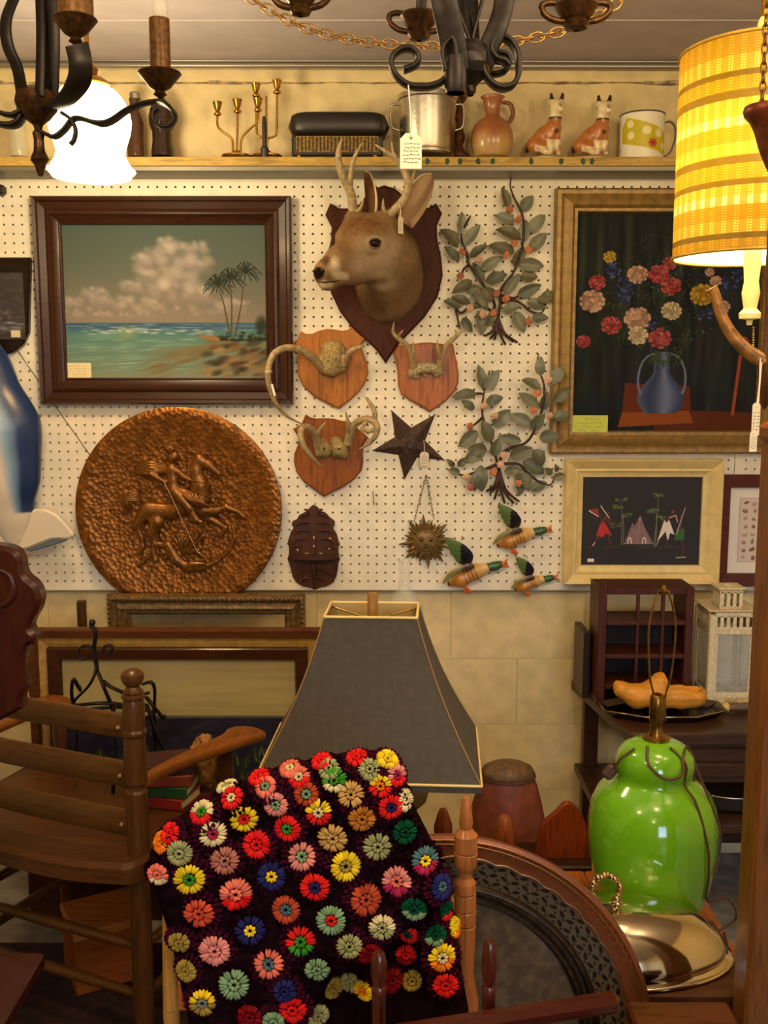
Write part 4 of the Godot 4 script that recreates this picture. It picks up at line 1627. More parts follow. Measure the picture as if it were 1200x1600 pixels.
func bone_mat(fuzzy: bool) -> StandardMaterial3D:
	var m := mottled(rgb8(190, 164, 104) if fuzzy else rgb8(206, 186, 140), 0.8, 0.0, 0.6, 20.0)
	return relief(m, noise_tex("plaster_grain", 0.05, FastNoiseLite.TYPE_SIMPLEX_SMOOTH, 4, [], 256), 0.6 if fuzzy else 0.2)

func antler_plaques() -> void:
	var z0 := PEG_Z + 0.001
	var am := antler_mat()
	# crop of the photograph: 410 + X / 3.871, 490 + Y / 3.871
	var q := func(pts: Array) -> Array:
		var o := []
		for p in pts: o.append([410.0 + p[0] / 3.871, 490.0 + p[1] / 3.871])
		return o
	# 1: one long curved antler sweeping left
	var s1: Array = q.call([[232, 106], [262, 122], [300, 122], [340, 104], [385, 93], [430, 94], [480, 104], [515, 98], [545, 74], [585, 120], [630, 150], [596, 190], [610, 240], [634, 300], [640, 360], [622, 420], [580, 480], [520, 535], [460, 575], [400, 548], [310, 500], [245, 440], [215, 370], [210, 300], [214, 240], [205, 205], [188, 178], [215, 150]])
	var t := skull_plaque("honey brown shield plaque with one long antler curving far to the left", s1, z0, rgb8(180, 112, 46))
	var mb := MB.new()
	var at := func(X: float, Y: float, z: float) -> Vector3: return P(410.0 + X / 3.871, 490.0 + Y / 3.871, z)
	melt(mb, [[at.call(400, 215, 0.06), at.call(430, 260, 0.07), 0.022, 0.024], [at.call(450, 210, 0.06), at.call(455, 250, 0.066), 0.02, 0.02], [at.call(390, 330, 0.062), at.call(420, 350, 0.06), 0.018, 0.014], [at.call(360, 280, 0.06), at.call(365, 330, 0.062), 0.014, 0.014], [at.call(480, 330, 0.06), at.call(430, 300, 0.062), 0.012, 0.02], [at.call(425, 230, 0.062), at.call(425, 320, 0.06), 0.022, 0.022]], 0.016, 0.0045)
	part(mb, "skull_cap", bone_mat(true), t)
	mb = MB.new()
	mb.tube(curve([at.call(350, 320, 0.075), at.call(300, 265, 0.10), at.call(220, 218, 0.13), at.call(140, 208, 0.155), at.call(70, 245, 0.17), at.call(36, 330, 0.175), at.call(40, 430, 0.17), at.call(80, 540, 0.15), at.call(150, 620, 0.12), at.call(240, 668, 0.09)], 6), [0.012, 0.0125, 0.0105, 0.0095, 0.0095, 0.009, 0.008, 0.006, 0.004, 0.0015], 10)
	var long_antler := part(mb, "antler", am, t)
	mb = MB.new()
	mb.tube(curve([at.call(490, 310, 0.07), at.call(505, 255, 0.085), at.call(555, 215, 0.10), at.call(620, 192, 0.105)], 5), [0.011, 0.0105, 0.008, 0.003], 9)
	mb.tube(curve([at.call(510, 250, 0.085), at.call(490, 225, 0.10), at.call(488, 200, 0.11)], 4), [0.007, 0.005, 0.001], 8)
	part(mb, "antler", am, t)
	mb = MB.new()
	for k in 3:
		var loop := []
		for j in 14:
			var a := TAU * j / 14
			loop.append(at.call(38, 345 + k * 5, 0.175) + Vector3(cos(a) * 0.0098, 0.0, sin(a) * 0.0098))
		mb.tube(loop, 0.0006, 5, false, true)
	mb.X = Transform3D(Basis(Vector3(0, 0, 1), 0.25), at.call(66, 462, 0.188))
	mb.box(Vector3.ZERO, Vector3(0.006, 0.032, 0.0008))
	part(mb, "paper_label", mat(rgb8(232, 226, 210), 0.8), long_antler)
	# 2: upright narrow antlers
	var s2: Array = q.call([[800, 220], [820, 190], [860, 190], [905, 184], [960, 176], [1010, 174], [1070, 180], [1120, 190], [1155, 182], [1165, 240], [1175, 290], [1188, 360], [1186, 420], [1165, 470], [1110, 530], [1060, 565], [1012, 598], [960, 560], [890, 525], [840, 490], [822, 440], [818, 360], [808, 290], [798, 255]])
	t = skull_plaque("reddish brown shield plaque with short upright antlers beside the deer shield", s2, z0, rgb8(176, 104, 50))
	mb = MB.new()
	melt(mb, [[at.call(910, 350, 0.062), at.call(960, 325, 0.066), 0.013, 0.016], [at.call(1060, 335, 0.062), at.call(1000, 325, 0.066), 0.013, 0.016], [at.call(905, 370, 0.056), at.call(930, 380, 0.056), 0.01, 0.008], [at.call(1070, 355, 0.056), at.call(1050, 370, 0.056), 0.01, 0.008], [at.call(980, 340, 0.05), at.call(985, 372, 0.05), 0.013, 0.008]], 0.01, 0.0035)
	part(mb, "skull_cap", bone_mat(false), t)
	mb = MB.new()
	mb.tube(curve([at.call(915, 325, 0.07), at.call(905, 260, 0.09), at.call(870, 190, 0.105), at.call(822, 148, 0.115), at.call(790, 110, 0.12), at.call(796, 50, 0.125)], 5), [0.0105, 0.009, 0.0075, 0.007, 0.005, 0.001], 9)
	mb.tube(curve([at.call(905, 280, 0.09), at.call(912, 230, 0.11), at.call(916, 172, 0.115)], 4), [0.0065, 0.005, 0.001], 8)
	mb.tube(curve([at.call(815, 145, 0.115), at.call(836, 118, 0.12), at.call(852, 98, 0.122)], 4), [0.005, 0.0035, 0.001], 8)
	part(mb, "antler", am, t)
	mb = MB.new()
	mb.tube(curve([at.call(1072, 315, 0.07), at.call(1085, 250, 0.09), at.call(1120, 185, 0.105), at.call(1175, 135, 0.115), at.call(1205, 105, 0.118)], 5), [0.0105, 0.009, 0.0075, 0.006, 0.0012], 9)
	mb.tube(curve([at.call(1080, 270, 0.09), at.call(1062, 220, 0.11), at.call(1058, 158, 0.115)], 4), [0.0065, 0.005, 0.001], 8)
	mb.tube(curve([at.call(1175, 135, 0.115), at.call(1172, 110, 0.118), at.call(1160, 100, 0.12)], 4), [0.005, 0.003, 0.001], 8)
	part(mb, "antler", am, t)
	# 3: wide antlers with curling tines
	var s3: Array = q.call([[262, 612], [290, 630], [330, 636], [380, 634], [430, 636], [480, 650], [530, 655], [580, 700], [640, 750], [612, 790], [606, 850], [610, 900], [600, 950], [560, 1000], [500, 1045], [430, 1080], [374, 1110], [320, 1070], [250, 1020], [205, 960], [190, 900], [192, 850], [215, 790], [218, 740], [200, 720], [184, 698], [235, 670]])
	t = skull_plaque("brown shield plaque with a split skull cap and curling pointed antlers", s3, z0, rgb8(172, 104, 44))
	mb = MB.new()
	melt(mb, [[at.call(350, 790, 0.062), at.call(375, 820, 0.066), 0.02, 0.022], [at.call(340, 845, 0.058), at.call(385, 850, 0.056), 0.012, 0.01]], 0.012, 0.0035)
	part(mb, "skull_half", bone_mat(true), t)
	mb = MB.new()
	melt(mb, [[at.call(450, 785, 0.062), at.call(470, 820, 0.066), 0.02, 0.022], [at.call(435, 850, 0.056), at.call(495, 850, 0.058), 0.01, 0.012]], 0.012, 0.0035)
	part(mb, "skull_half", bone_mat(true), t)
	for x in [375, 465]:
		mb = MB.new()
		mb.ball(at.call(x, 818, 0.094), Vector3(0.0035, 0.0035, 0.002), 8)
		part(mb, "screw", mat(rgb8(50, 40, 30), 0.5, 0.5), t)
	mb = MB.new()
	mb.tube(curve([at.call(335, 790, 0.075), at.call(322, 735, 0.095), at.call(290, 695, 0.12), at.call(250, 685, 0.14), at.call(232, 720, 0.155), at.call(245, 790, 0.16), at.call(285, 850, 0.15), at.call(330, 900, 0.135), at.call(364, 930, 0.12)], 5), [0.012, 0.0115, 0.0095, 0.009, 0.009, 0.0085, 0.007, 0.004, 0.001], 9)
	mb.tube(curve([at.call(330, 755, 0.085), at.call(350, 700, 0.11), at.call(385, 655, 0.12)], 4), [0.008, 0.006, 0.001], 8)
	part(mb, "antler", am, t)
	mb = MB.new()
	mb.tube(curve([at.call(515, 790, 0.075), at.call(530, 720, 0.09), at.call(570, 660, 0.115), at.call(620, 640, 0.135), at.call(670, 650, 0.15), at.call(695, 690, 0.155), at.call(680, 745, 0.15), at.call(640, 790, 0.135), at.call(585, 820, 0.12)], 5), [0.012, 0.0115, 0.0105, 0.0105, 0.010, 0.0095, 0.008, 0.005, 0.001], 9)
	mb.tube(curve([at.call(675, 660, 0.15), at.call(680, 600, 0.155), at.call(650, 540, 0.15), at.call(618, 502, 0.145)], 5), [0.008, 0.007, 0.0055, 0.001], 8)
	mb.tube(curve([at.call(525, 740, 0.085), at.call(520, 670, 0.11), at.call(505, 594, 0.12)], 4), [0.0085, 0.007, 0.001], 8)
	mb.tube(curve([at.call(640, 645, 0.142), at.call(600, 690, 0.15), at.call(640, 712, 0.148), at.call(680, 700, 0.15)], 4), [0.006, 0.006, 0.006, 0.007], 8)
	part(mb, "antler", am, t)

func hammered_plate() -> void:
	var z0 := PEG_Z + 0.004
	var c := P(279, 798, z0 + 0.03)
	var R := 161.5 * mpp(c)
	var t := thing("hammered_plate", "large round hammered copper plate with a horseman spearing a dragon in relief", "wall plate", Vector3(c.x, c.y - R, z0))
	var mb := MB.new()
	mb.X = Transform3D(Basis(Vector3.RIGHT, PI / 2), Vector3(c.x, c.y, z0))
	mb.lathe([Vector2(R * 0.96, 0.014), Vector2(R * 0.995, 0.024), Vector2(R, 0.028), Vector2(R * 0.985, 0.031), Vector2(R * 0.9, 0.026), Vector2(R * 0.75, 0.018), Vector2(R * 0.6, 0.013), Vector2(R * 0.4, 0.010), Vector2(0.0005, 0.009)], 96, 1.2)
	mb.lathe([Vector2(0.0005, 0.004), Vector2(R * 0.6, 0.004), Vector2(R * 0.96, 0.014)], 96, 1.2)
	var m := mottled(rgb8(160, 100, 38), 0.36, 0.72, 0.7, 5.0)
	var n := noise_tex("hammer_marks", 0.032, FastNoiseLite.TYPE_CELLULAR, 1, [], 512, FastNoiseLite.RETURN_DISTANCE)
	relief(m, n, 2.2)
	var disc := part(mb, "dish", m, t)
	disc.set_meta("label", "hammered copper dish")
	# relief, from the crop 180 + X / 5.4545, 680 + Y / 5.4545
	var rel := mottled(rgb8(150, 98, 40), 0.34, 0.65, 0.7, 16.0)
	var zr := z0 + 0.024
	var a := func(X: float, Y: float, dz := 0.0) -> Vector3: return P(180.0 + X / 5.4545, 680.0 + Y / 5.4545, zr + dz)
	var k := mpp(c) / 5.4545
	var bone := func(x0: float, y0: float, r0: float, x1: float, y1: float, r1: float, dz := 0.0) -> Array:
		return [a.call(x0, y0, dz), a.call(x1, y1, dz), r0 * k, r1 * k]
	var horse := [bone.call(280, 640, 78, 480, 650, 72), bone.call(480, 650, 72, 690, 560, 96), bone.call(720, 540, 92, 720, 430, 80, 0.003), bone.call(720, 430, 80, 680, 300, 58, 0.006), bone.call(680, 300, 58, 710, 215, 46, 0.008), bone.call(720, 205, 46, 800, 255, 38, 0.008), bone.call(800, 255, 38, 885, 330, 24, 0.01),
		bone.call(700, 190, 16, 715, 150, 6, 0.006),
		bone.call(730, 640, 50, 850, 650, 34, 0.006), bone.call(850, 650, 34, 950, 615, 28, 0.01), bone.call(950, 615, 28, 1040, 650, 22, 0.01), bone.call(1040, 650, 22, 1100, 700, 24, 0.01),
		bone.call(740, 680, 44, 860, 740, 30), bone.call(860, 740, 30, 940, 790, 22), bone.call(940, 790, 22, 900, 860, 22),
		bone.call(240, 690, 60, 180, 770, 34), bone.call(180, 770, 34, 225, 880, 20), bone.call(225, 880, 20, 235, 950, 18), bone.call(235, 950, 20, 205, 1000, 26),
		bone.call(350, 740, 68, 310, 840, 38, 0.006), bone.call(310, 840, 38, 340, 930, 22, 0.006), bone.call(340, 930, 22, 320, 1000, 20, 0.006), bone.call(320, 1000, 20, 345, 1065, 28, 0.006)]
	mb = MB.new()
	melt(mb, horse, 0.008, 0.0036, null, Vector3(1, 1, 1.5))
	var hp := part(mb, "horse", rel, t)
	mb = MB.new()
	for s in 5:
		mb.tube(curve([a.call(235, 560, 0.004), a.call(190 - s * 6, 500 + s * 14, 0.012), a.call(110 - s * 5 + 10, 505 + s * 14, 0.014), a.call(70 + s * 9, 570 + s * 6, 0.014), a.call(85 + s * 10, 680 - s * 8, 0.008)], 4), [0.002, 0.005, 0.0055, 0.005, 0.001], 7)
	part(mb, "tail", rel, hp)
	mb = MB.new()
	for s in 6:
		mb.tube(curve([a.call(650 - s * 3, 230 + s * 36, 0.012), a.call(625 - s * 4, 270 + s * 34, 0.014), a.call(640 - s * 8, 320 + s * 30, 0.012)], 4), [0.002, 0.004, 0.001], 6)
	part(mb, "mane", rel, hp)
	mb = MB.new()
	for s in 12:
		mb.ball(a.call(620 + s * 19, 385 + s * 3, 0.022), Vector3.ONE * 0.0028, 7)
	for s in 9:
		mb.ball(a.call(700 + s * 14, 490 + s * 5, 0.03), Vector3.ONE * 0.0028, 7)
	part(mb, "harness_beads", rel, hp)
	var rider := [bone.call(480, 290, 50, 490, 380, 44, 0.016), bone.call(490, 380, 44, 500, 460, 50, 0.016), bone.call(485, 235, 22, 490, 190, 40, 0.018), bone.call(490, 190, 42, 505, 175, 38, 0.02), bone.call(500, 480, 48, 560, 540, 44, 0.02), bone.call(560, 540, 44, 630, 620, 36, 0.024), bone.call(630, 620, 36, 690, 720, 28, 0.022), bone.call(690, 720, 26, 730, 740, 22, 0.022), bone.call(450, 300, 34, 340, 310, 28, 0.018), bone.call(340, 310, 28, 300, 330, 24, 0.018), bone.call(300, 330, 26, 420, 400, 22, 0.022), bone.call(520, 300, 34, 590, 360, 26, 0.018), bone.call(590, 360, 24, 640, 380, 20, 0.02),
		bone.call(500, 470, 60, 640, 520, 46, 0.014), bone.call(600, 500, 40, 720, 600, 30, 0.016)]
	mb = MB.new()
	melt(mb, rider, 0.006, 0.003, null, Vector3(1, 1, 1.4))
	var rp := part(mb, "rider", rel, t)
	mb = MB.new()
	for s in 7:
		var an := lerpf(2.4, 0.9, s / 6.0)
		mb.tube(curve([a.call(480, 160, 0.024), a.call(470 + cos(an) * 40, 150 - sin(an) * 50, 0.026), a.call(450 + cos(an) * 60, 150 - sin(an) * 70 + 20, 0.02)], 3), [0.003, 0.005, 0.001], 6)
	part(mb, "helmet_crest", rel, rp)
	mb = MB.new()
	for s in 5:
		mb.tube(curve([a.call(440, 280 + s * 10, 0.012), a.call(320, 235 + s * 22, 0.016), a.call(230, 255 + s * 18, 0.014), a.call(160, 270 + s * 14, 0.006)], 4), [0.003, 0.007, 0.007, 0.002], 7)
	part(mb, "cape", rel, rp)
	mb = MB.new()
	for s in 6:
		mb.tube(curve([a.call(560 + s * 30, 480 + s * 4, 0.024), a.call(620 + s * 26, 540 + s * 6, 0.032), a.call(690 + s * 24, 610 + s * 4 - 10, 0.026)], 4), [0.003, 0.0055, 0.003], 7)
	part(mb, "skirt_plates", rel, rp)
	mb = MB.new()
	mb.tube([a.call(415, 390, 0.034), a.call(700, 1000, 0.028)], 0.0018, 8)
	mb.tube([a.call(690, 980, 0.027), a.call(740, 1030, 0.02), a.call(795, 1048, 0.012)], [0.002, 0.008, 0.0012], 6)
	part(mb, "lance", mat(rgb8(196, 150, 96), 0.25, 1.0), t)
	var dragon := [bone.call(330, 930, 30, 450, 940, 36, 0.004), bone.call(450, 940, 40, 520, 1060, 46, 0.006), bone.call(520, 1060, 46, 620, 1130, 40, 0.006), bone.call(620, 1130, 40, 740, 1130, 30, 0.006), bone.call(740, 1130, 28, 860, 1080, 18, 0.004), bone.call(860, 1080, 18, 970, 980, 15, 0.004), bone.call(970, 980, 15, 1020, 870, 14, 0.004), bone.call(1020, 870, 14, 1000, 780, 18, 0.004), bone.call(470, 1000, 26, 430, 1050, 20, 0.006), bone.call(640, 1100, 26, 760, 1095, 16, 0.012), bone.call(760, 1150, 16, 800, 1230, 10, 0.0), bone.call(330, 1000, 24, 200, 1110, 20, 0.0), bone.call(560, 1000, 30, 700, 980, 30, 0.0)]
	mb = MB.new()
	melt(mb, dragon, 0.006, 0.003, null, Vector3(1, 1, 1.4))
	var dp := part(mb, "dragon", rel, t)
	mb = MB.new()
	for s in 5:
		mb.tube(curve([a.call(560 + s * 10, 1000, 0.008), a.call(520 + s * 55, 900 - s * 8, 0.012), a.call(470 + s * 75, 830 - s * 10 + absf(s - 2) * 16, 0.008)], 4), [0.003, 0.0055, 0.0015], 7)
	part(mb, "wing", rel, dp)

# ---------------------------------------------------------------- copper sprigs of leaves and flowers
func leaf_mesh(w: float, bend: float) -> Mesh:
	# a leaf of length 1 along +y, face along +z
	var mb := MB.new()
	var front := []
	var back := []
	for i in 9:
		var f := i / 8.0
		var hw := w * pow(sin(PI * pow(f, 0.8)), 0.75) * 0.5 + 0.004
		if i == 8: hw = 0.003
		var rf := PackedVector3Array()
		var rb := PackedVector3Array()
		for k in 7:
			var s := -1.0 + k / 3.0
			var fold := 0.16 * absf(s) * hw * 2.0 + 0.03 * sin(f * 18.0) * absf(s)
			var z := bend * sin(f * PI) + fold
			rf.append(Vector3(s * hw, f, z))
			rb.append(Vector3(s * hw, f, z - 0.018))
		front.append(rf)
		back.append(rb)
	mb.grid(front, true)
	mb.sg = 2
	mb.grid(back)
	return commit(mb)

func blossom_mesh() -> Mesh:
	var mb := MB.new()
	for k in 6:
		var a := TAU * k / 6
		mb.ball(Vector3(cos(a) * 0.5, sin(a) * 0.5, 0.0), Vector3(0.38, 0.36, 0.22), 8, Basis(Vector3(0, 0, 1), a))
	mb.ball(Vector3(0, 0, 0.18), Vector3(0.34, 0.34, 0.26), 8)
	for k in 5:
		var a := TAU * k / 5 + 0.4
		mb.ball(Vector3(cos(a) * 0.3, sin(a) * 0.3, 0.24), Vector3(0.2, 0.2, 0.16), 6)
	return commit(mb)

var leaves_made := []
var blossom: Mesh
func sprig(label: String, to: Callable, unit: float, leaves: Array, stems: Array, roots: Array, flowers: Array, tone_shift: float, zb: float) -> void:
	var o: Vector3 = to.call(roots[0][0], roots[0][1], PEG_Z)
	var t := thing("metal_leaf_sprig", label, "wall ornament", Vector3(o.x, o.y, PEG_Z), "metal leaf sprigs on the pegboard")
	if leaves_made.is_empty():
		for w in [0.43, 0.54, 0.65]:
			for b in [0.05, 0.14]: leaves_made.append(leaf_mesh(w, b))
		blossom = blossom_mesh()
	var stem_m := mottled(rgb8(86, 58, 48), 0.5, 0.5, 0.6, 14.0)
	for s in stems:
		var mb := MB.new()
		var pts := []
		for i in s.size():
			pts.append(to.call(s[i][0], s[i][1], zb + 0.012 * sin(PI * i / (s.size() - 1)) + 0.004))
		mb.tube(curve(pts, 5), [0.0042, 0.0036, 0.003, 0.0018], 8)
		part(mb, "stem", stem_m, t)
	for r in range(1, roots.size()):
		var mb := MB.new()
		var a: Vector3 = to.call(roots[0][0], roots[0][1] - 60, zb + 0.006)
		var b: Vector3 = to.call(lerpf(roots[0][0], roots[r][0], 0.35), lerpf(roots[0][1], roots[r][1], 0.5), zb + 0.012)
		var c: Vector3 = to.call(roots[r][0], roots[r][1], zb + 0.004)
		mb.tube(curve([a, b, c], 5), [0.004, 0.0035, 0.0032], 8)
		part(mb, "stem", stem_m, t)
	var lm := []
	for c in [rgb8(128, 130, 104), rgb8(108, 112, 90), rgb8(150, 154, 132), rgb8(118, 112, 82)]:
		var m := mottled(c.lerp(rgb8(108, 112, 92), tone_shift), 0.5, 0.2, 0.7, 18.0)
		lm.append(m)
	var rng := RandomNumberGenerator.new()
	rng.seed = 77
	for i in leaves.size():
		var l: Array = leaves[i]
		var lift := zb + 0.008 + 0.016 * rng.randf()
		var a: Vector3 = to.call(l[0], l[1], lift)
		var b: Vector3 = to.call(l[2], l[3], lift + 0.012 * (rng.randf() - 0.3))
		var y := b - a
		var len := y.length()
		y = y.normalized()
		var face := Vector3((rng.randf() - 0.5) * 0.9, (rng.randf() - 0.2) * 0.6, 1.0)
		face = (face - y * face.dot(y)).normalized()
		var ratio: float = float(l[4]) * unit / len
		var pick := 0 if ratio < 0.44 else (1 if ratio < 0.55 else 2)
		place(leaves_made[pick * 2 + rng.randi() % 2], "leaf", lm[rng.randi() % 4], t, Transform3D(Basis(y.cross(face) * len, y * len, face * len), a))
	var fm := [mottled(rgb8(222, 136, 92), 0.5, 0.1, 0.7, 30.0), mottled(rgb8(236, 186, 154), 0.5, 0.05, 0.8, 30.0), mottled(rgb8(208, 118, 98), 0.5, 0.1, 0.7, 30.0)]
	for f in flowers:
		var c: Vector3 = to.call(f[0], f[1], zb + 0.034)
		place(blossom, "blossom", fm[f[2]], t, Transform3D(Basis.from_euler(Vector3(rng.randf() - 0.5, rng.randf() - 0.5, rng.randf() * 3.0)).scaled(Vector3.ONE * 0.0135), c))

func copper_sprigs() -> void:
	var to1 := func(X: float, Y: float, z: float) -> Vector3: return P(670.0 + X / 5.217, 270.0 + Y / 5.217, z)
	sprig("upper sprig of green metal leaves with orange blossoms on the pegboard", to1, mpp(P(770, 400, 0.06)) / 5.217,
		[[265, 500, 270, 315, 70], [285, 590, 420, 420, 80], [240, 610, 90, 460, 110], [250, 720, 125, 600, 50], [335, 690, 480, 590, 70], [420, 790, 600, 680, 90], [655, 290, 595, 115, 65], [750, 310, 850, 185, 85], [700, 390, 540, 345, 75], [820, 490, 950, 340, 95], [775, 560, 790, 380, 80], [750, 530, 545, 460, 90], [820, 630, 965, 490, 90], [700, 650, 485, 590, 85], [700, 765, 775, 600, 85], [740, 740, 940, 760, 95], [440, 910, 360, 730, 60], [465, 890, 640, 825, 100], [620, 990, 740, 820, 90], [745, 840, 890, 850, 85], [720, 1000, 920, 910, 60], [355, 880, 190, 980, 85], [385, 990, 490, 1110, 55], [270, 1090, 120, 1040, 62], [330, 1060, 180, 1015, 62], [340, 1000, 420, 1095, 75], [275, 1180, 355, 1300, 75], [405, 1120, 430, 1325, 105], [600, 1125, 745, 1085, 72], [700, 1130, 780, 1305, 95], [800, 1050, 955, 1095, 85], [915, 1030, 1015, 970, 85], [840, 1180, 980, 1185, 75], [545, 1015, 415, 945, 90], [475, 1250, 545, 1090, 62], [310, 960, 430, 935, 70], [880, 1030, 1010, 1040, 70]],
		[[[560, 1220], [580, 1080], [590, 950], [680, 830], [720, 740], [765, 590], [775, 430], [765, 350], [730, 270], [690, 190], [665, 110], [670, 45]], [[545, 1180], [530, 1050], [440, 910], [330, 750], [310, 650], [270, 560], [265, 480]], [[270, 470], [310, 405], [340, 350]], [[590, 1060], [680, 1035], [760, 1070], [830, 1130], [920, 1140], [955, 1060]], [[545, 1150], [390, 1060], [270, 1140], [220, 1110], [235, 1180], [250, 1270]], [[330, 750], [290, 780], [265, 830]], [[590, 1000], [700, 1020], [760, 960]]],
		[[562, 1230], [455, 1330], [500, 1352], [535, 1360], [625, 1400], [690, 1375], [722, 1382]],
		[[660, 300, 0], [730, 380, 0], [695, 575, 0], [815, 625, 0], [630, 670, 0], [410, 712, 1], [275, 645, 2], [258, 842, 2], [550, 982, 2], [630, 1028, 0], [335, 1102, 1], [440, 1155, 1], [525, 1140, 0], [815, 1212, 2]], 0.0, PEG_Z + 0.004)
	var to2 := func(X: float, Y: float, z: float) -> Vector3: return P(670.0 + X / 4.0, 540.0 + Y / 4.0, z + 0.042 * smoothstep(600.0, 740.0, X) * smoothstep(760.0, 640.0, Y))
	sprig("lower sprig of green metal leaves with pale pink blossoms above the ducks", to2, mpp(P(770, 680, 0.06)) / 4.0,
		[[340, 270, 310, 120, 60], [355, 280, 440, 150, 80], [300, 300, 145, 320, 65], [285, 400, 205, 345, 48], [360, 365, 465, 322, 62], [400, 500, 510, 400, 90], [390, 605, 330, 465, 72], [305, 535, 185, 632, 78], [640, 490, 505, 430, 78], [700, 190, 700, 65, 62], [775, 240, 835, 130, 68], [700, 275, 578, 212, 58], [690, 385, 560, 295, 65], [780, 350, 885, 262, 72], [705, 405, 745, 285, 62], [645, 525, 725, 425, 72], [775, 450, 890, 440, 82], [690, 575, 822, 570, 84], [580, 600, 430, 568, 66], [505, 695, 650, 638, 78], [400, 690, 435, 580, 70], [365, 655, 240, 645, 75], [350, 650, 215, 730, 85], [590, 720, 720, 800, 92], [650, 650, 718, 745, 70], [325, 745, 332, 915, 92], [300, 800, 285, 912, 52], [555, 780, 565, 942, 62], [590, 790, 625, 912, 62], [470, 785, 585, 778, 52], [640, 905, 740, 855, 85], [780, 830, 848, 800, 52], [770, 805, 720, 765, 45], [160, 755, 112, 708, 35], [180, 755, 235, 700, 62], [195, 795, 120, 775, 55], [800, 790, 790, 740, 40]],
		[[[440, 830], [430, 740], [390, 600], [335, 430], [345, 300], [380, 155]], [[440, 770], [470, 660], [600, 610], [660, 530], [710, 390], [720, 250], [680, 130], [685, 50]], [[440, 740], [560, 740], [620, 800], [690, 850], [760, 870], [795, 800]], [[430, 740], [300, 790], [200, 810], [160, 760]], [[335, 450], [290, 490], [262, 505]], [[300, 300], [330, 300], [345, 310]]],
		[[440, 830], [360, 910], [382, 922], [410, 960], [475, 985], [530, 985], [565, 975]],
		[[345, 378, 1], [415, 440, 1], [745, 210, 1], [680, 298, 0], [655, 405, 0], [755, 440, 1], [470, 685, 1], [448, 742, 1], [405, 790, 0], [235, 820, 1], [260, 885, 2], [258, 505, 2], [560, 860, 0]], 0.45, PEG_Z + 0.006)
# ---------------------------------------------------------------- small pieces on the pegboard
# turned shape: prof [[radius px, y px], ...] bottom to top, standing at cx in depth z
func turned(mb: MB, cx: float, z: float, prof: Array, seg := 28, sharp := 0.6, lift := 0.0, floor_y := -1.0) -> void:
	var mid := P(cx, (prof[0][1] + prof[-1][1]) / 2.0, z)
	var s := mpp(mid)
	var pr := []
	for q in prof:
		var y := P(cx, q[1], z).y + lift
		if floor_y >= 0.0: y = maxf(y, floor_y)
		pr.append(Vector2(q[0] * s, y))
	mb.X = Transform3D(Basis(), Vector3(mid.x, 0, z))
	mb.lathe(pr, seg, sharp)
	mb.X = Transform3D.IDENTITY

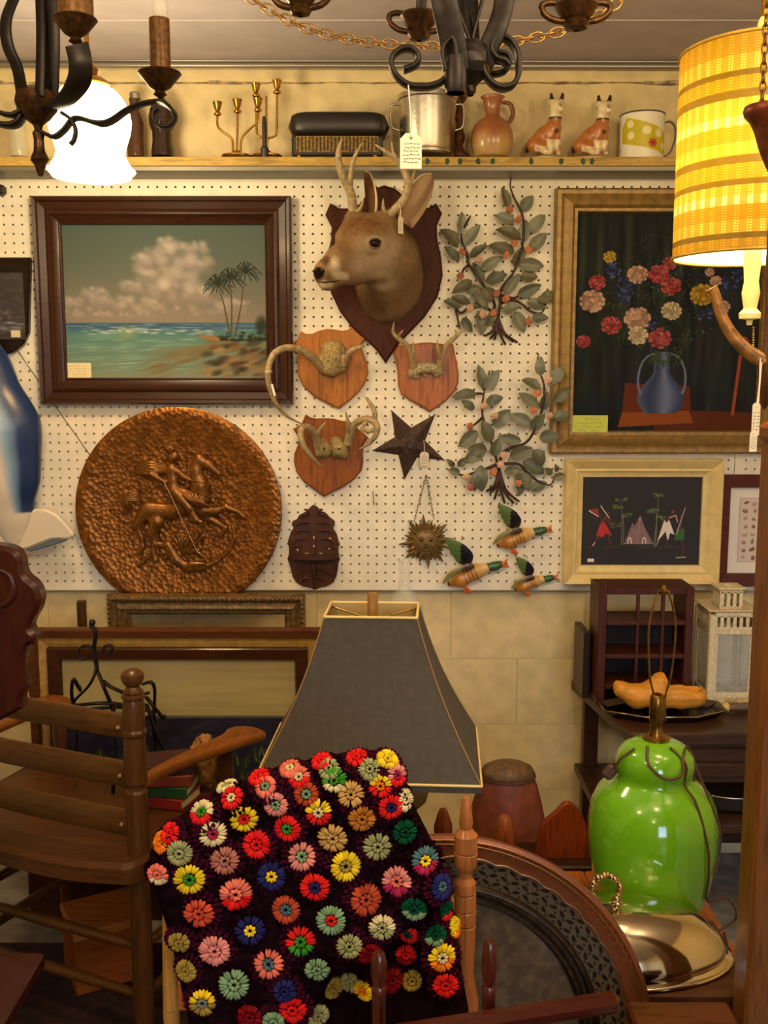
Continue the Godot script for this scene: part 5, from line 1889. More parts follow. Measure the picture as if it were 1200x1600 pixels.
func small_wall_pieces() -> void:
	var z0 := PEG_Z + 0.001
	# rusty five-pointed star
	var tips := [P(611.5, 641, z0), P(680, 647, z0), P(695, 719, z0), P(632, 749, z0), P(582, 704, z0)]
	var ctr := P(639, 694, z0)
	var t := thing("barn_star", "rusty brown five pointed metal star on the pegboard", "star", P(632, 749, z0))
	var mb := MB.new()
	mb.sg = -1
	var top := ctr + Vector3(0, 0, 0.03)
	for k in 5:
		var a: Vector3 = tips[k]
		var b: Vector3 = tips[(k + 1) % 5]
		var dip := ctr + ((a + b) * 0.5 - ctr) * 0.52
		var p: Vector3 = tips[(k + 4) % 5]
		var dip0 := ctr + ((a + p) * 0.5 - ctr) * 0.52
		var in_c := ctr - Vector3(0, 0, 0.05)
		mb.out_tri(top, a + Vector3(0, 0, 0.004), dip, in_c)
		mb.out_tri(top, dip0, a + Vector3(0, 0, 0.004), in_c)
		mb.out_tri(a, a + Vector3(0, 0, 0.004), dip, ctr)
		mb.out_tri(a, a + Vector3(0, 0, 0.004), dip0, ctr)
	var rust := mottled(rgb8(84, 60, 50), 0.7, 0.2, 0.65, 12.0)
	relief(rust, noise_tex("plaster_grain", 0.05, FastNoiseLite.TYPE_SIMPLEX_SMOOTH, 4, [], 256), 0.4)
	part(mb, "star_plate", rust, t)
	mb = MB.new()
	for k in 5:
		var a: Vector3 = tips[k]
		mb.tube([top + Vector3(0, 0, -0.0015), a + Vector3(0, 0, 0.003)], [0.003, 0.0015], 6)
	part(mb, "raised_rib", rust, t)
	mb = MB.new()
	mb.X = Transform3D(Basis(Vector3(0, 0, 1), 0.4) * Basis(Vector3.RIGHT, PI / 2), ctr + Vector3(0, 0, 0.012))
	mb.lathe([Vector2(0.026, 0.0), Vector2(0.025, 0.012), Vector2(0.012, 0.018), Vector2(0.011, 0.022), Vector2(0.0005, 0.022)], 6)
	part(mb, "centre_boss", rust, t)
	price_tag(t, P(662, 688, z0 + 0.022), P(663, 717, z0 + 0.024), 0.026, 0.04, -0.1)
	# empty peg hook
	mb = MB.new()
	mb.tube(curve([P(583, 768, PEG_Z - 0.004), P(583, 768, PEG_Z + 0.006), P(583, 772, PEG_Z + 0.007), P(584, 786, PEG_Z + 0.007), P(584, 788, PEG_Z + 0.02), P(584, 783, PEG_Z + 0.026)], 4), 0.0016, 6)
	one(mb, "peg_hook", mat(rgb8(170, 160, 140), 0.35, 0.8), "small empty metal hook in the pegboard between bracket and star", "hook")
	# sun face on chains
	var sc := P(665.5, 846, z0 + 0.012)
	var s := mpp(sc)
	t = thing("sun_ornament", "bronze sun face with pointed rays hanging from two chains", "wall ornament", sc)
	var br := mottled(rgb8(136, 106, 58), 0.45, 0.35, 0.7, 16.0)
	for ring in 2:
		for k in 16:
			var a := TAU * (k + 0.5 * ring) / 16 + 0.1
			var len := (44.0 if (k * 3 + ring) % 4 == 0 else (36.0 if ring == 0 else 32.0)) * s
			mb = MB.new()
			mb.X = Transform3D(Basis(Vector3(0, 0, 1), a), sc + Vector3(0, 0, 0.003 if ring == 0 else 0.0))
			var w := (4.2 if ring == 0 else 5.0) * s
			var pts := [Vector2(12 * s, -w), Vector2(20 * s, -w * 1.15), Vector2(len * 0.8, -w * 0.4), Vector2(len, 0), Vector2(len * 0.8, w * 0.6), Vector2(20 * s, w * 1.1), Vector2(12 * s, w)]
			mb.sg = -1
			var mid0 := Vector3(12 * s, 0, 0.007)
			var mid1 := Vector3(len * 0.75, 0, 0.004)
			var inn := Vector3(20 * s, 0, -0.02)
			var v3 := []
			for q in pts: v3.append(Vector3(q.x, q.y, -0.002))
			mb.out_quad(v3[0], v3[1], mid1, mid0, inn)
			mb.out_tri(v3[1], v3[2], mid1, inn)
			mb.out_tri(v3[2], v3[3], mid1, inn)
			mb.out_tri(v3[3], v3[4], mid1, inn)
			mb.out_tri(v3[4], v3[5], mid1, inn)
			mb.out_quad(v3[5], v3[6], mid0, mid1, inn)
			for e in 7:
				var p0: Vector3 = v3[e]
				var p1: Vector3 = v3[(e + 1) % 7]
				mb.out_quad(p0, p1, p1 + Vector3(0, 0, -0.003), p0 + Vector3(0, 0, -0.003), Vector3(20 * s, 0, -0.003))
			part(mb, "ray", br, t)
	mb = MB.new()
	mb.X = Transform3D(Basis(), sc)
	mb.ball(Vector3(0, 0, 0.009), Vector3(17.5 * s, 17.5 * s, 0.010), 28)
	var ring_pts := []
	for k in 24: ring_pts.append(Vector3(cos(TAU * k / 24) * 18 * s, sin(TAU * k / 24) * 18 * s, 0.009))
	mb.tube(ring_pts, 0.0022, 6, false, true)
	var fc := part(mb, "face", br, t)
	var dk := mat(rgb8(58, 42, 22), 0.6, 0.5)
	for e in [-1, 1]:
		mb = MB.new()
		mb.X = Transform3D(Basis(), sc)
		mb.ball(Vector3(e * 6.8 * s, 3 * s, 0.0168), Vector3(4.0 * s, 2.6 * s, 0.003), 10)
		part(mb, "eye", dk, fc)
		mb = MB.new()
		mb.X = Transform3D(Basis(), sc)
		mb.tube(curve([Vector3(e * 2.5 * s, 6 * s, 0.0195), Vector3(e * 6.5 * s, 8 * s, 0.0182), Vector3(e * 11.5 * s, 5.5 * s, 0.0158)], 4), [0.001, 0.002, 0.001], 6)
		part(mb, "brow", br, fc)
	mb = MB.new()
	mb.X = Transform3D(Basis(), sc)
	melt(mb, [[Vector3(0, 5 * s, 0.018), Vector3(0, -2 * s, 0.021), 1.4 * s, 2.8 * s]], 0.002, 0.0012)
	part(mb, "nose", br, fc)
	mb = MB.new()
	mb.X = Transform3D(Basis(), sc)
	mb.tube(curve([Vector3(-5.5 * s, -7 * s, 0.0172), Vector3(0, -8.5 * s, 0.0182), Vector3(5.5 * s, -7 * s, 0.0172)], 4), [0.0012, 0.0022, 0.0012], 6)
	part(mb, "mouth", dk, fc)
	for side in [[P(647, 815, z0 + 0.012), 0], [P(678, 812, z0 + 0.012), 1]]:
		mb = MB.new()
		var hook := P(666, 742, z0 + 0.012)
		var from: Vector3 = hook
		var to: Vector3 = side[0]
		var n := 16
		for k in n:
			var c := from.lerp(to, (k + 0.5) / n)
			var d := (to - from).normalized()
			var sd := d.cross(Vector3(0, 0, 1)).normalized() if k % 2 == 0 else Vector3(0, 0, 1)
			var loop := []
			for j in 8:
				var a := TAU * j / 8
				loop.append(c + d * cos(a) * 0.0055 + sd * sin(a) * 0.0024)
			mb.tube(loop, 0.0007, 4, false, true)
		part(mb, "chain", mat(rgb8(90, 76, 50), 0.4, 0.8), t)
	# carved wooden bracket shelf
	var o := []
	for q in [[245, 78], [275, 95], [290, 118], [330, 135], [352, 160], [385, 185], [383, 215], [372, 228], [398, 270], [410, 320], [418, 335], [408, 350], [408, 395], [418, 430], [408, 460], [404, 500], [396, 540], [375, 580], [330, 606], [290, 612], [256, 628], [222, 612], [180, 606], [135, 580], [110, 540], [100, 490], [88, 455], [78, 430], [88, 395], [88, 345], [78, 330], [90, 290], [102, 250], [118, 228], [106, 205], [112, 185], [140, 172], [155, 145], [200, 122], [222, 98]]:
		o.append([430.0 + q[0] / 4.138, 770.0 + q[1] / 4.138])
	t = thing("carved_bracket", "small dark carved wooden wall bracket with a half round shelf", "wall bracket", P(491, 921, z0))
	var cw := wood(rgb8(92, 58, 44), 1, 0.45, 0.1)
	mb = MB.new()
	mb.extrude(outline(o, z0 + 0.01), z0, z0 + 0.01, 0.003)
	part(mb, "back_board", cw, t)
	var at := func(X: float, Y: float, z: float) -> Vector3: return P(430.0 + X / 4.138, 770.0 + Y / 4.138, z)
	# carved scrolls and leaves in relief
	for sd in [-1, 1]:
		for lf in [[30, 150, 90, 165, 0.0042], [20, 200, 110, 215, 0.0042], [20, 250, 130, 270, 0.004], [40, 300, 140, 330, 0.0038], [30, 500, 120, 540, 0.0042], [25, 560, 80, 580, 0.0036], [60, 110, 25, 150, 0.0034], [80, 350, 140, 370, 0.003]]:
			mb = MB.new()
			mb.tube(curve([at.call(248 + sd * lf[0], lf[1], z0 + 0.011), at.call(248 + sd * (lf[0] + lf[2]) / 2.0, (lf[1] + lf[3]) / 2.0 - 18, z0 + 0.014), at.call(248 + sd * lf[2], lf[3], z0 + 0.010)], 5), [0.002, lf[4], 0.0015], 7)
			part(mb, "carved_leaf", cw, t)
	mb = MB.new()
	mb.tube([at.call(250, 460, z0 + 0.012), at.call(252, 540, z0 + 0.014), at.call(255, 610, z0 + 0.008)], [0.010, 0.006, 0.003], 8)
	part(mb, "shelf_support", cw, t)
	mb = MB.new()
	var shp := []
	var l: Vector3 = at.call(86, 420, 0.05)
	var r: Vector3 = at.call(412, 420, 0.05)
	for k in 17:
		var a := PI * k / 16
		shp.append(Vector2(lerpf(l.x, r.x, 0.5) + cos(a) * (r.x - l.x) / 2, sin(a) * 0.042))
	mb.X = Transform3D(Basis(Vector3.RIGHT, PI / 2), Vector3(0, l.y - 0.004, z0 + 0.008))
	mb.extrude(PackedVector2Array(shp), -0.016, 0.0, 0.003)
	part(mb, "shelf", cw, t)
	# pale beads added to stand for openings that show the pegboard
	for q in [[250, 290, 5, 0], [250, 345, 4, 0.0], [205, 393, 7, 1.57], [295, 393, 7, 1.57], [355, 295, 4, 0.9], [145, 370, 4, 0.5], [350, 360, 4, -0.6]]:
		mb = MB.new()
		mb.ball(at.call(q[0], q[1], z0 + 0.0145), Vector3(0.0022, 0.001 * q[2], 0.0015), 8, Basis(Vector3(0, 0, 1), q[3]))
		part(mb, "opening_bead", mat(rgb8(196, 168, 116), 0.6), t)
	# blue and white fish at the left edge
	t = thing("wall_fish", "large mounted fish with blue back and white belly on the pegboard", "fish trophy", P(28, 850, z0))
	var fz := 0.10
	var u := mpp(P(0, 700, fz))
	var body := [[P(-120, 500, fz), P(-62, 590, fz), 62 * u, 78 * u], [P(-62, 590, fz), P(-22, 680, fz), 78 * u, 84 * u], [P(-22, 680, fz), P(-4, 740, fz), 84 * u, 66 * u], [P(-4, 740, fz), P(16, 800, fz), 66 * u, 34 * u], [P(16, 800, fz), P(22, 836, fz), 34 * u, 20 * u]]
	var blue := lin(30, 52, 92)
	var light_b := lin(128, 160, 188)
	var white := lin(214, 204, 186)
	var mid_line := [P(-120, 500, fz), P(-62, 590, fz), P(-22, 680, fz), P(-4, 740, fz), P(16, 800, fz)]
	var rads := [62 * u, 78 * u, 84 * u, 66 * u, 34 * u]
	var paint := func(p: Vector3) -> Color:
		var best := 1e9
		var side := 0.0
		for i in 4:
			var a: Vector3 = mid_line[i]
			var b: Vector3 = mid_line[i + 1]
			var d := Vector2(b.x - a.x, b.y - a.y)
			var w := Vector2(p.x - a.x, p.y - a.y)
			var f := clampf(w.dot(d) / d.length_squared(), 0.0, 1.0)
			var e := w - d * f
			if e.length() < best:
				best = e.length()
				side = -d.normalized().cross(e) / lerpf(rads[i], rads[i + 1], f)
				side = -side
		if p.y < P(0, 800, fz).y: return white
		if side > 0.74: return blue
		if side > 0.5: return light_b.lerp(blue, (side - 0.5) / 0.24)
		return white.lerp(light_b, clampf((side - 0.3) / 0.2, 0.0, 1.0))
	mb = MB.new()
	melt(mb, body, 0.03, 0.007, paint, Vector3(1, 1, 2.0))
	part(mb, "body", painted(0.3), t)
	mb = MB.new()
	var fl := outline([[18, 806], [40, 800], [62, 794], [84, 800], [102, 816], [116, 834], [108, 842], [84, 842], [62, 850], [40, 858], [14, 856], [-8, 846], [-20, 852], [-30, 846], [-10, 822]], fz, 3)
	mb.extrude(fl, fz - 0.012, fz + 0.010, 0.006)
	part(mb, "tail_fin", mat(rgb8(216, 206, 188), 0.35), t)
	mb = MB.new()
	mb.extrude(outline([[30, 852], [62, 846], [90, 840], [108, 841], [96, 848], [70, 855], [48, 862]], fz, 2), fz - 0.014, fz + 0.004, 0.003)
	part(mb, "fin_edge", mat(rgb8(96, 110, 118), 0.35), t)
	mb = MB.new()
	mb.bar(P(-40, 640, PEG_Z), P(-40, 640, fz), Vector3.UP, 0.05, 0.05, 0.004)
	part(mb, "mounting_block", wood(rgb8(120, 90, 60), 2), t)

func ducks() -> void:
	var to := func(X: float, Y: float, dz: float) -> Vector3: return P(670.0 + X / 4.0, 540.0 + Y / 4.0, PEG_Z + dz)
	var anchor := P(670.0 + 530 / 4.0, 540.0 + 1210 / 4.0, PEG_Z)
	var u := mpp(anchor) / 4.0
	var t := thing("flying_duck", "upper of three painted plaster ducks flying across the pegboard", "duck ornament", anchor, "three flying ducks")
	var B := [[to.call(440, 1245, 0.014), to.call(500, 1225, 0.02), 18 * u, 40 * u], [to.call(500, 1225, 0.02), to.call(590, 1185, 0.022), 40 * u, 42 * u], [to.call(590, 1185, 0.022), to.call(640, 1168, 0.02), 38 * u, 24 * u], [to.call(640, 1168, 0.02), to.call(695, 1160, 0.02), 22 * u, 19 * u], [to.call(695, 1160, 0.02), to.call(722, 1152, 0.02), 23 * u, 21 * u]]
	var brown := lin(174, 110, 34)
	var gold := lin(196, 148, 70)
	var stripe := lin(96, 60, 26)
	var green := lin(40, 84, 34)
	var collar := lin(60, 44, 28)
	var pale := lin(206, 180, 128)
	var dark := lin(70, 44, 22)
	var o0: Vector3 = to.call(440, 1245, 0.0)
	var o1: Vector3 = to.call(722, 1152, 0.0)
	var ax := Vector2(o1.x - o0.x, o1.y - o0.y)
	var paint := func(p: Vector3) -> Color:
		var f := Vector2(p.x - o0.x, p.y - o0.y).dot(ax) / ax.length_squared()
		if f < -0.02: return dark
		if f > 0.79: return green
		if f > 0.765: return collar
		if f > 0.55: return gold.lerp(pale, (f - 0.55) / 0.2)
		if f > 0.28 and fposmod(f * 14.0, 1.0) < 0.28: return stripe
		return brown.lerp(gold, clampf(f * 1.6, 0.0, 1.0))
	var glaze := painted(0.28)
	glaze.clearcoat_enabled = true
	glaze.clearcoat = 0.4
	var mb := MB.new()
	melt(mb, B, 0.012, 0.0024, paint)
	part(mb, "body", glaze, t)
	mb = MB.new()
	mb.tube(curve([to.call(735, 1150, 0.021), to.call(755, 1140, 0.021), to.call(768, 1120, 0.021)], 3), [0.006, 0.004, 0.0012], 8)
	mb.tube(curve([to.call(733, 1158, 0.021), to.call(755, 1162, 0.021), to.call(778, 1166, 0.021)], 3), [0.0055, 0.004, 0.0012], 8)
	part(mb, "bill", mat(rgb8(196, 92, 40), 0.35), t)
	mb = MB.new()
	mb.ball(to.call(716, 1143, 0.030), Vector3.ONE * 0.0014, 8)
	part(mb, "eye", mat(rgb8(14, 12, 10), 0.1), t)
	# raised wing
	var wing := func(shape: Array, z_root: float, z_tip: float, split: float, c0: Color, c1: Color, called: String) -> void:
		var w := MB.new()
		var poly := curve2(shape, 4)
		var lo := poly[0]
		var hi := poly[0]
		for q in poly:
			lo = lo.min(q)
			hi = hi.max(q)
		var ctr := Vector2.ZERO
		for q in poly: ctr += q / poly.size()
		# rings from the centre outwards give the wing a cushioned face
		var front := []
		var back := []
		for i in 5:
			var f := i / 4.0
			var ra := PackedVector3Array()
			var rb := PackedVector3Array()
			for k in poly.size() + 1:
				var q := ctr.lerp(poly[k % poly.size()], maxf(f, 0.001))
				var g := clampf((hi.y - q.y) / (hi.y - lo.y), 0.0, 1.0)
				var z := lerpf(z_root, z_tip, g)
				ra.append(to.call(q.x, q.y, z + 0.006 * sqrt(1.0 - f * f)))
				rb.append(to.call(q.x, q.y, z - 0.003))
			front.append(ra)
			back.append(rb)
		# colour by side of the wing
		var m := front.size()
		for i in m - 1:
			for k in poly.size():
				var mid: Vector2 = ctr.lerp(poly[k], (i + 0.5) / 4.0)
				w.col = c0 if mid.x < split else c1
				w.sg = 1
				w.quad(front[i][k], front[i + 1][k], front[i + 1][k + 1], front[i][k + 1])
				w.sg = 2
				w.quad(back[i][k], back[i][k + 1], back[i + 1][k + 1], back[i + 1][k])
		w.sg = 3
		for k in poly.size():
			w.col = c0 if poly[k].x < split else c1
			w.quad(front[m - 1][k], back[m - 1][k], back[m - 1][k + 1], front[m - 1][k + 1])
		part(w, called, glaze, t)
	wing.call([Vector2(540, 1150), Vector2(490, 1130), Vector2(470, 1100), Vector2(462, 1086), Vector2(452, 1074), Vector2(450, 1058), Vector2(438, 1044), Vector2(440, 1026), Vector2(430, 1008), Vector2(446, 992), Vector2(500, 1008), Vector2(545, 1040), Vector2(575, 1080), Vector2(576, 1110), Vector2(560, 1140)], 0.012, 0.045, 510.0, lin(92, 118, 62), lin(26, 24, 40), "wing")
	wing.call([Vector2(585, 1150), Vector2(560, 1175), Vector2(500, 1185), Vector2(450, 1212), Vector2(400, 1246), Vector2(418, 1206), Vector2(446, 1176), Vector2(500, 1150), Vector2(550, 1135)], 0.036, 0.046, 515.0, lin(120, 116, 72), lin(70, 52, 34), "wing")
	mb = MB.new()
	for k in 3:
		mb.tube(curve([to.call(515, 1255, 0.022), to.call(530, 1275, 0.024), to.call(520 + k * 18, 1300 + (4 if k == 1 else 0), 0.022)], 3), [0.004, 0.0045, 0.003], 7)
	part(mb, "foot", mat(rgb8(206, 96, 44), 0.35), t)
	mb = MB.new()
	mb.tube([to.call(520, 1005, 0.02), to.call(520, 985, 0.004), to.call(520, 980, -0.004)], 0.0012, 6)
	part(mb, "hook_wire", mat(rgb8(120, 100, 70), 0.4, 0.7), t)
	for d in [[235, 1442, 1.12, 0.05, "largest of three painted plaster ducks, lower one next to the sun ornament"], [618, 1492, 0.8, -0.02, "smallest of three painted plaster ducks, at the pegboard's lower edge"]]:
		var c: Node3D = t.duplicate()
		c.name = numbered("flying_duck")
		add_child(c)
		var p := P(670.0 + d[0] / 4.0, 540.0 + d[1] / 4.0, PEG_Z)
		c.transform = Transform3D(Basis(Vector3(0, 0, 1), d[3]).scaled(Vector3(d[2], d[2], d[2] * 0.9)), p)
		c.set_meta("label", d[4])
# ---------------------------------------------------------------- things on the high shelf
func shelf_goods() -> void:
	var zs := 0.085
	var Y := SHELF_Y
	# bottles at the left end
	var t := thing("clear_bottle", "clear glass bottle at the far left end of the high shelf", "bottle", Vector3(P(28, 240, zs).x, Y, zs))
	var mb := MB.new()
	turned(mb, 28, zs, [[1, 245], [13, 245], [14, 240], [14, 205], [12, 196], [5, 186], [4.5, 172], [5.5, 170], [5.5, 166], [4, 166]], 24, 0.7, 0.0, Y)
	part(mb, "glass_body", glass(rgb8(196, 196, 170), 0.35, 0.1), t)
	t = thing("brown_bottle", "narrow dark brown glass bottle with a silver cap on the high shelf", "bottle", Vector3(P(211, 240, zs).x, Y, zs))
	mb = MB.new()
	turned(mb, 211, zs, [[1, 245], [13, 245], [13.5, 241], [13.5, 192], [11, 182], [8, 174], [7, 160], [8, 158], [8, 154]], 24, 0.7, 0.0, Y)
	part(mb, "glass_body", mat(rgb8(70, 46, 30), 0.08), t)
	mb = MB.new()
	turned(mb, 211, zs, [[8.6, 155], [8.8, 147], [7.5, 145], [1, 145]], 20)
	part(mb, "cap", mat(rgb8(170, 165, 150), 0.3, 0.9), t)
	t = thing("fluted_decanter", "dark fluted glass decanter on the shelf below the candle cup", "bottle", Vector3(P(253, 240, zs).x, Y, zs))
	mb = MB.new()
	var cx := P(253, 200, zs)
	var s := mpp(cx)
	var prof := [[17, 245], [17.5, 238], [15, 220], [15, 206], [19, 196], [20, 184], [18, 172], [13, 162], [6, 156], [5, 148]]
	var rows := []
	for q in prof:
		var row := PackedVector3Array()
		for k in 49:
			var a := TAU * (k % 48) / 48
			var r: float = q[0] * s * (1.0 + 0.035 * cos(a * 12.0))
			row.append(Vector3(cx.x + r * cos(a), maxf(P(253, q[1], zs).y, Y), zs + r * sin(a)))
		rows.append(row)
	mb.grid(rows)
	part(mb, "glass_body", mat(rgb8(44, 30, 22), 0.06), t)
	# brass candelabra
	var brass := mat(rgb8(202, 158, 78), 0.18, 1.0)
	for c in [[0, "low three armed brass candelabrum on the high shelf"], [1, "taller brass candelabrum beside the black vanity case"]]:
		var off: float = 0.0
		var cz := zs + 0.01
		t = thing("candelabrum", c[1], "candelabrum", Vector3(P(370 if c[0] == 0 else 418, 240, cz).x, Y, cz), "brass candelabra on the high shelf")
		var arms := []
		if c[0] == 0:
			arms = [[[340, 176], [340, 196], [348, 206], [362, 217], [364, 238]], [[371, 172], [371, 205], [370, 238]], [[403, 170], [403, 190], [392, 200], [378, 216], [376, 238]]]
		else:
			arms = [[[400, 147], [401, 200], [403, 212], [412, 218], [416, 238]], [[433, 142], [432, 204], [428, 213], [418, 218], [417, 238]], [[416, 150], [416, 215], [416.5, 238]]]
		for a in arms:
			mb = MB.new()
			mb.tube(curve(path(a, cz), 5), 0.0032, 10)
			var arm := part(mb, "arm", brass, t)
			if c[0] == 1 and a[0][0] == 416: continue
			mb = MB.new()
			var y0: float = a[0][1]
			turned(mb, a[0][0], cz, [[2, y0 + 6], [6, y0 + 4], [6.5, y0 + 2], [3, y0 - 2], [5.5, y0 - 7], [6.5, y0 - 12], [8, y0 - 16], [7, y0 - 17], [5, y0 - 14], [1, y0 - 13]], 20, 0.8)
			part(mb, "candle_cup", brass, arm)
		mb = MB.new()
		var bx := 370.0 if c[0] == 0 else 417.0
		turned(mb, bx, cz, [[24, 246], [24, 243.5], [16, 241], [8, 240], [6, 236], [1, 236]], 28, 0.7, 0.0, Y)
		part(mb, "foot", brass, t)
	# dark taper between them
	mb = MB.new()
	turned(mb, 413, zs + 0.05, [[6, 246], [6.5, 232], [3.5, 228], [3.5, 190], [2.5, 182], [0.5, 182]], 14, 0.6, 0.0, Y)
	one(mb, "dark_taper", mat(rgb8(40, 30, 34), 0.4), "short dark taper in a holder before the taller candelabrum", "candle")
	# black vanity case with a studded front
	var z := 0.085
	var l := P(455, 240, 0.14)
	var r2 := P(598, 240, 0.14)
	t = thing("vanity_case", "long black case with padded lid and studded gold front on the high shelf", "case", Vector3((l.x + r2.x) / 2, Y, z))
	var top_y := P(528, 210, 0.14).y
	mb = MB.new()
	mb.box(Vector3((l.x + r2.x) / 2, (Y + 0.006 + top_y) / 2, z - 0.005), Vector3(r2.x - l.x, top_y - Y - 0.006, 0.10), 0.004)
	part(mb, "body", mat(rgb8(34, 26, 20), 0.5), t)
	mb = MB.new()
	var ll := P(447, 212, 0.14)
	var lr := P(609, 212, 0.14)
	var ly1 := P(528, 170, 0.14).y
	var sec := PackedVector2Array()
	for k in 24:
		var a := -TAU * k / 24
		var h := (ly1 - ll.y) / 2
		sec.append(Vector2(signf(sin(a)) * pow(absf(sin(a)), 0.55) * h, signf(cos(a)) * pow(absf(cos(a)), 0.55) * 0.062))
	var lid := []
	var lsc := []
	for k in 21:
		var f := -1.0 + k / 10.0
		lid.append(Vector3(lerpf(ll.x, lr.x, f * 0.5 + 0.5), (ll.y + ly1) / 2, z - 0.005))
		lsc.append(pow(1.0 - pow(absf(f), 7.0), 0.4) * 0.999 + 0.001)
	mb.sweep(lid, sec, lsc, Vector3.UP)
	part(mb, "padded_lid", mat(rgb8(28, 21, 18), 0.4), t)
	mb = MB.new()
	picture_slab(mb, Vector3(l.x + 0.012, top_y - 0.002, z + 0.0462), Vector3(r2.x - 0.012, Y + 0.016, z + 0.0462), 0.001)
	var panel := part(mb, "gold_panel", mottled(rgb8(150, 118, 56), 0.5, 0.4, 0.6, 20.0), t)
	mb = MB.new()
	for i in 22:
		for j in 6:
			var c := Vector3(l.x + 0.018 + i * (r2.x - l.x - 0.036) / 21.0, Y + 0.021 + j * (top_y - Y - 0.028) / 5.0, z + 0.0468)
			mb.ball(c, Vector3(0.0024, 0.0024, 0.0022), 6)
	var studs := part(mb, "studs", mat(rgb8(52, 40, 24), 0.3, 0.6), panel)
	studs.set_meta("kind", "stuff")
	for x in [l.x + 0.02, r2.x - 0.02]:
		mb = MB.new()
		mb.ball(Vector3(x, Y + 0.006, z + 0.04), Vector3(0.007, 0.006, 0.007), 12)
		mb.ball(Vector3(x, Y + 0.006, z - 0.04), Vector3(0.007, 0.006, 0.007), 12)
		part(mb, "brass_foot", brass, t)
	# aluminium ice bucket
	t = thing("ice_bucket", "hammered aluminium ice bucket with side handles on the high shelf", "bucket", Vector3(P(667, 240, z).x, Y, z))
	var alu := mat(rgb8(196, 190, 176), 0.28, 1.0)
	alu.uv1_triplanar = true
	alu.uv1_scale = Vector3.ONE * 9.0
	relief(alu, tex["hammer_marks"], 0.25)
	mb = MB.new()
	turned(mb, 667, z, [[1, 246], [40, 246], [42, 243], [42, 239], [40, 237], [41, 233], [45, 160], [46.5, 158], [46.5, 151], [44, 149.5], [42, 152], [38, 236], [1, 237]], 48, 0.5, 0.0, Y)
	part(mb, "bucket_wall", alu, t)
	for e in [-1, 1]:
		mb = MB.new()
		var bx := P(667, 200, z)
		var k := mpp(bx)
		var hz := 0.015
		mb.tube(curve([Vector3(bx.x + e * 44 * k, P(667, 166, z).y, z + hz), Vector3(bx.x + e * 54 * k, P(667, 166, z).y, z + hz), Vector3(bx.x + e * 57 * k, P(667, 176, z).y, z + hz), Vector3(bx.x + e * 55 * k, P(667, 200, z).y, z + hz), Vector3(bx.x + e * 43 * k, P(667, 206, z).y, z + hz)], 5), 0.003, 8)
		part(mb, "handle", alu, t)
	mb = MB.new()
	turned(mb, 672, z - 0.03, [[2.5, 152], [2.5, 142], [5, 139], [4, 135], [0.5, 134]], 14)
	part(mb, "tongs_knob", alu, t)
	# turned wooden candlestick
	t = thing("wooden_candlestick", "turned brown wooden candlestick behind the ice bucket", "candlestick", Vector3(P(718, 240, 0.035).x, Y, 0.035))
	mb = MB.new()
	turned(mb, 718, 0.035, [[1, 246], [15, 246], [15, 242], [9, 236], [5, 228], [8, 220], [9, 212], [6, 204], [5, 192], [8, 184], [8, 178], [5, 170], [5, 158], [9, 150], [9, 146], [1, 146]], 22, 0.7, 0.0, Y)
	part(mb, "column", wood(rgb8(120, 72, 40), 1, 0.4), t)
	# stoneware jug
	t = thing("stoneware_jug", "round brown glazed stoneware jug with a narrow neck", "jug", Vector3(P(769, 240, z).x, Y, z))
	var nz := FastNoiseLite.new()
	nz.seed = 2
	nz.frequency = 14.0
	var jug := [[1, 247], [26, 247], [28, 244], [32, 232], [33, 218], [32, 206], [28, 196], [20, 188], [13, 183], [11, 178], [12, 168], [15, 156], [19, 152], [18, 151], [12, 156], [10, 172]]
	cx = P(769, 200, z)
	s = mpp(cx)
	mb = MB.new()
	for i in jug.size() - 1:
		for k in 40:
			var a0 := TAU * k / 40
			var a1 := TAU * ((k + 1) % 40) / 40
			var q := func(j: int, a: float) -> Vector3:
				return Vector3(cx.x + jug[j][0] * s * cos(a), maxf(P(769, jug[j][1], z).y, Y), z + jug[j][0] * s * sin(a))
			var ps := [q.call(i, a0), q.call(i + 1, a0), q.call(i + 1, a1), q.call(i, a1)]
			var order := [0, 2, 1, 0, 3, 2]
			for o in order:
				var p: Vector3 = ps[o]
				var n := nz.get_noise_3dv(p * Vector3(1, 0.6, 1))
				var f := (p.y - Y) / 0.17 + n * 0.25
				var c := lin(196, 160, 104)
				if f < 0.36: c = lin(186, 152, 96).lerp(lin(160, 96, 52), clampf((f - 0.2) * 6.0, 0.0, 1.0))
				elif f < 0.7: c = lin(160, 96, 52).lerp(lin(128, 70, 42), clampf(n + 0.5, 0.0, 1.0))
				else: c = lin(150, 92, 56)
				mb.col = c
				mb.v(p)
	var glz := painted(0.2)
	glz.clearcoat_enabled = true
	glz.clearcoat = 0.5
	part(mb, "body", glz, t)
	mb = MB.new()
	mb.tube(curve(path([[784, 160], [796, 162], [801, 172], [800, 184], [792, 196]], z), 5), [0.005, 0.006, 0.006, 0.005], 10)
	part(mb, "handle", mat(rgb8(112, 66, 40), 0.25), t)
	# two seated pottery dogs
	dog_pair(z)
	# enamel mug
	t = thing("enamel_mug", "white enamel mug printed with a yellow band and a red flower", "mug", Vector3(P(1003, 245, z).x, Y, z))
	var W := 512
	var H := 128
	var im := canvas(W, H, rgb8(226, 220, 196))
	# u runs round the mug; the print covers the side that faces the room
	var X0 := 150.0
	poly_fill(im, [Vector2(X0, 40), Vector2(X0 + 26, 14), Vector2(X0 + 204, 56), Vector2(X0 + 216, 100), Vector2(X0 + 190, 118), Vector2(X0, 84)], rgb8(190, 174, 36))
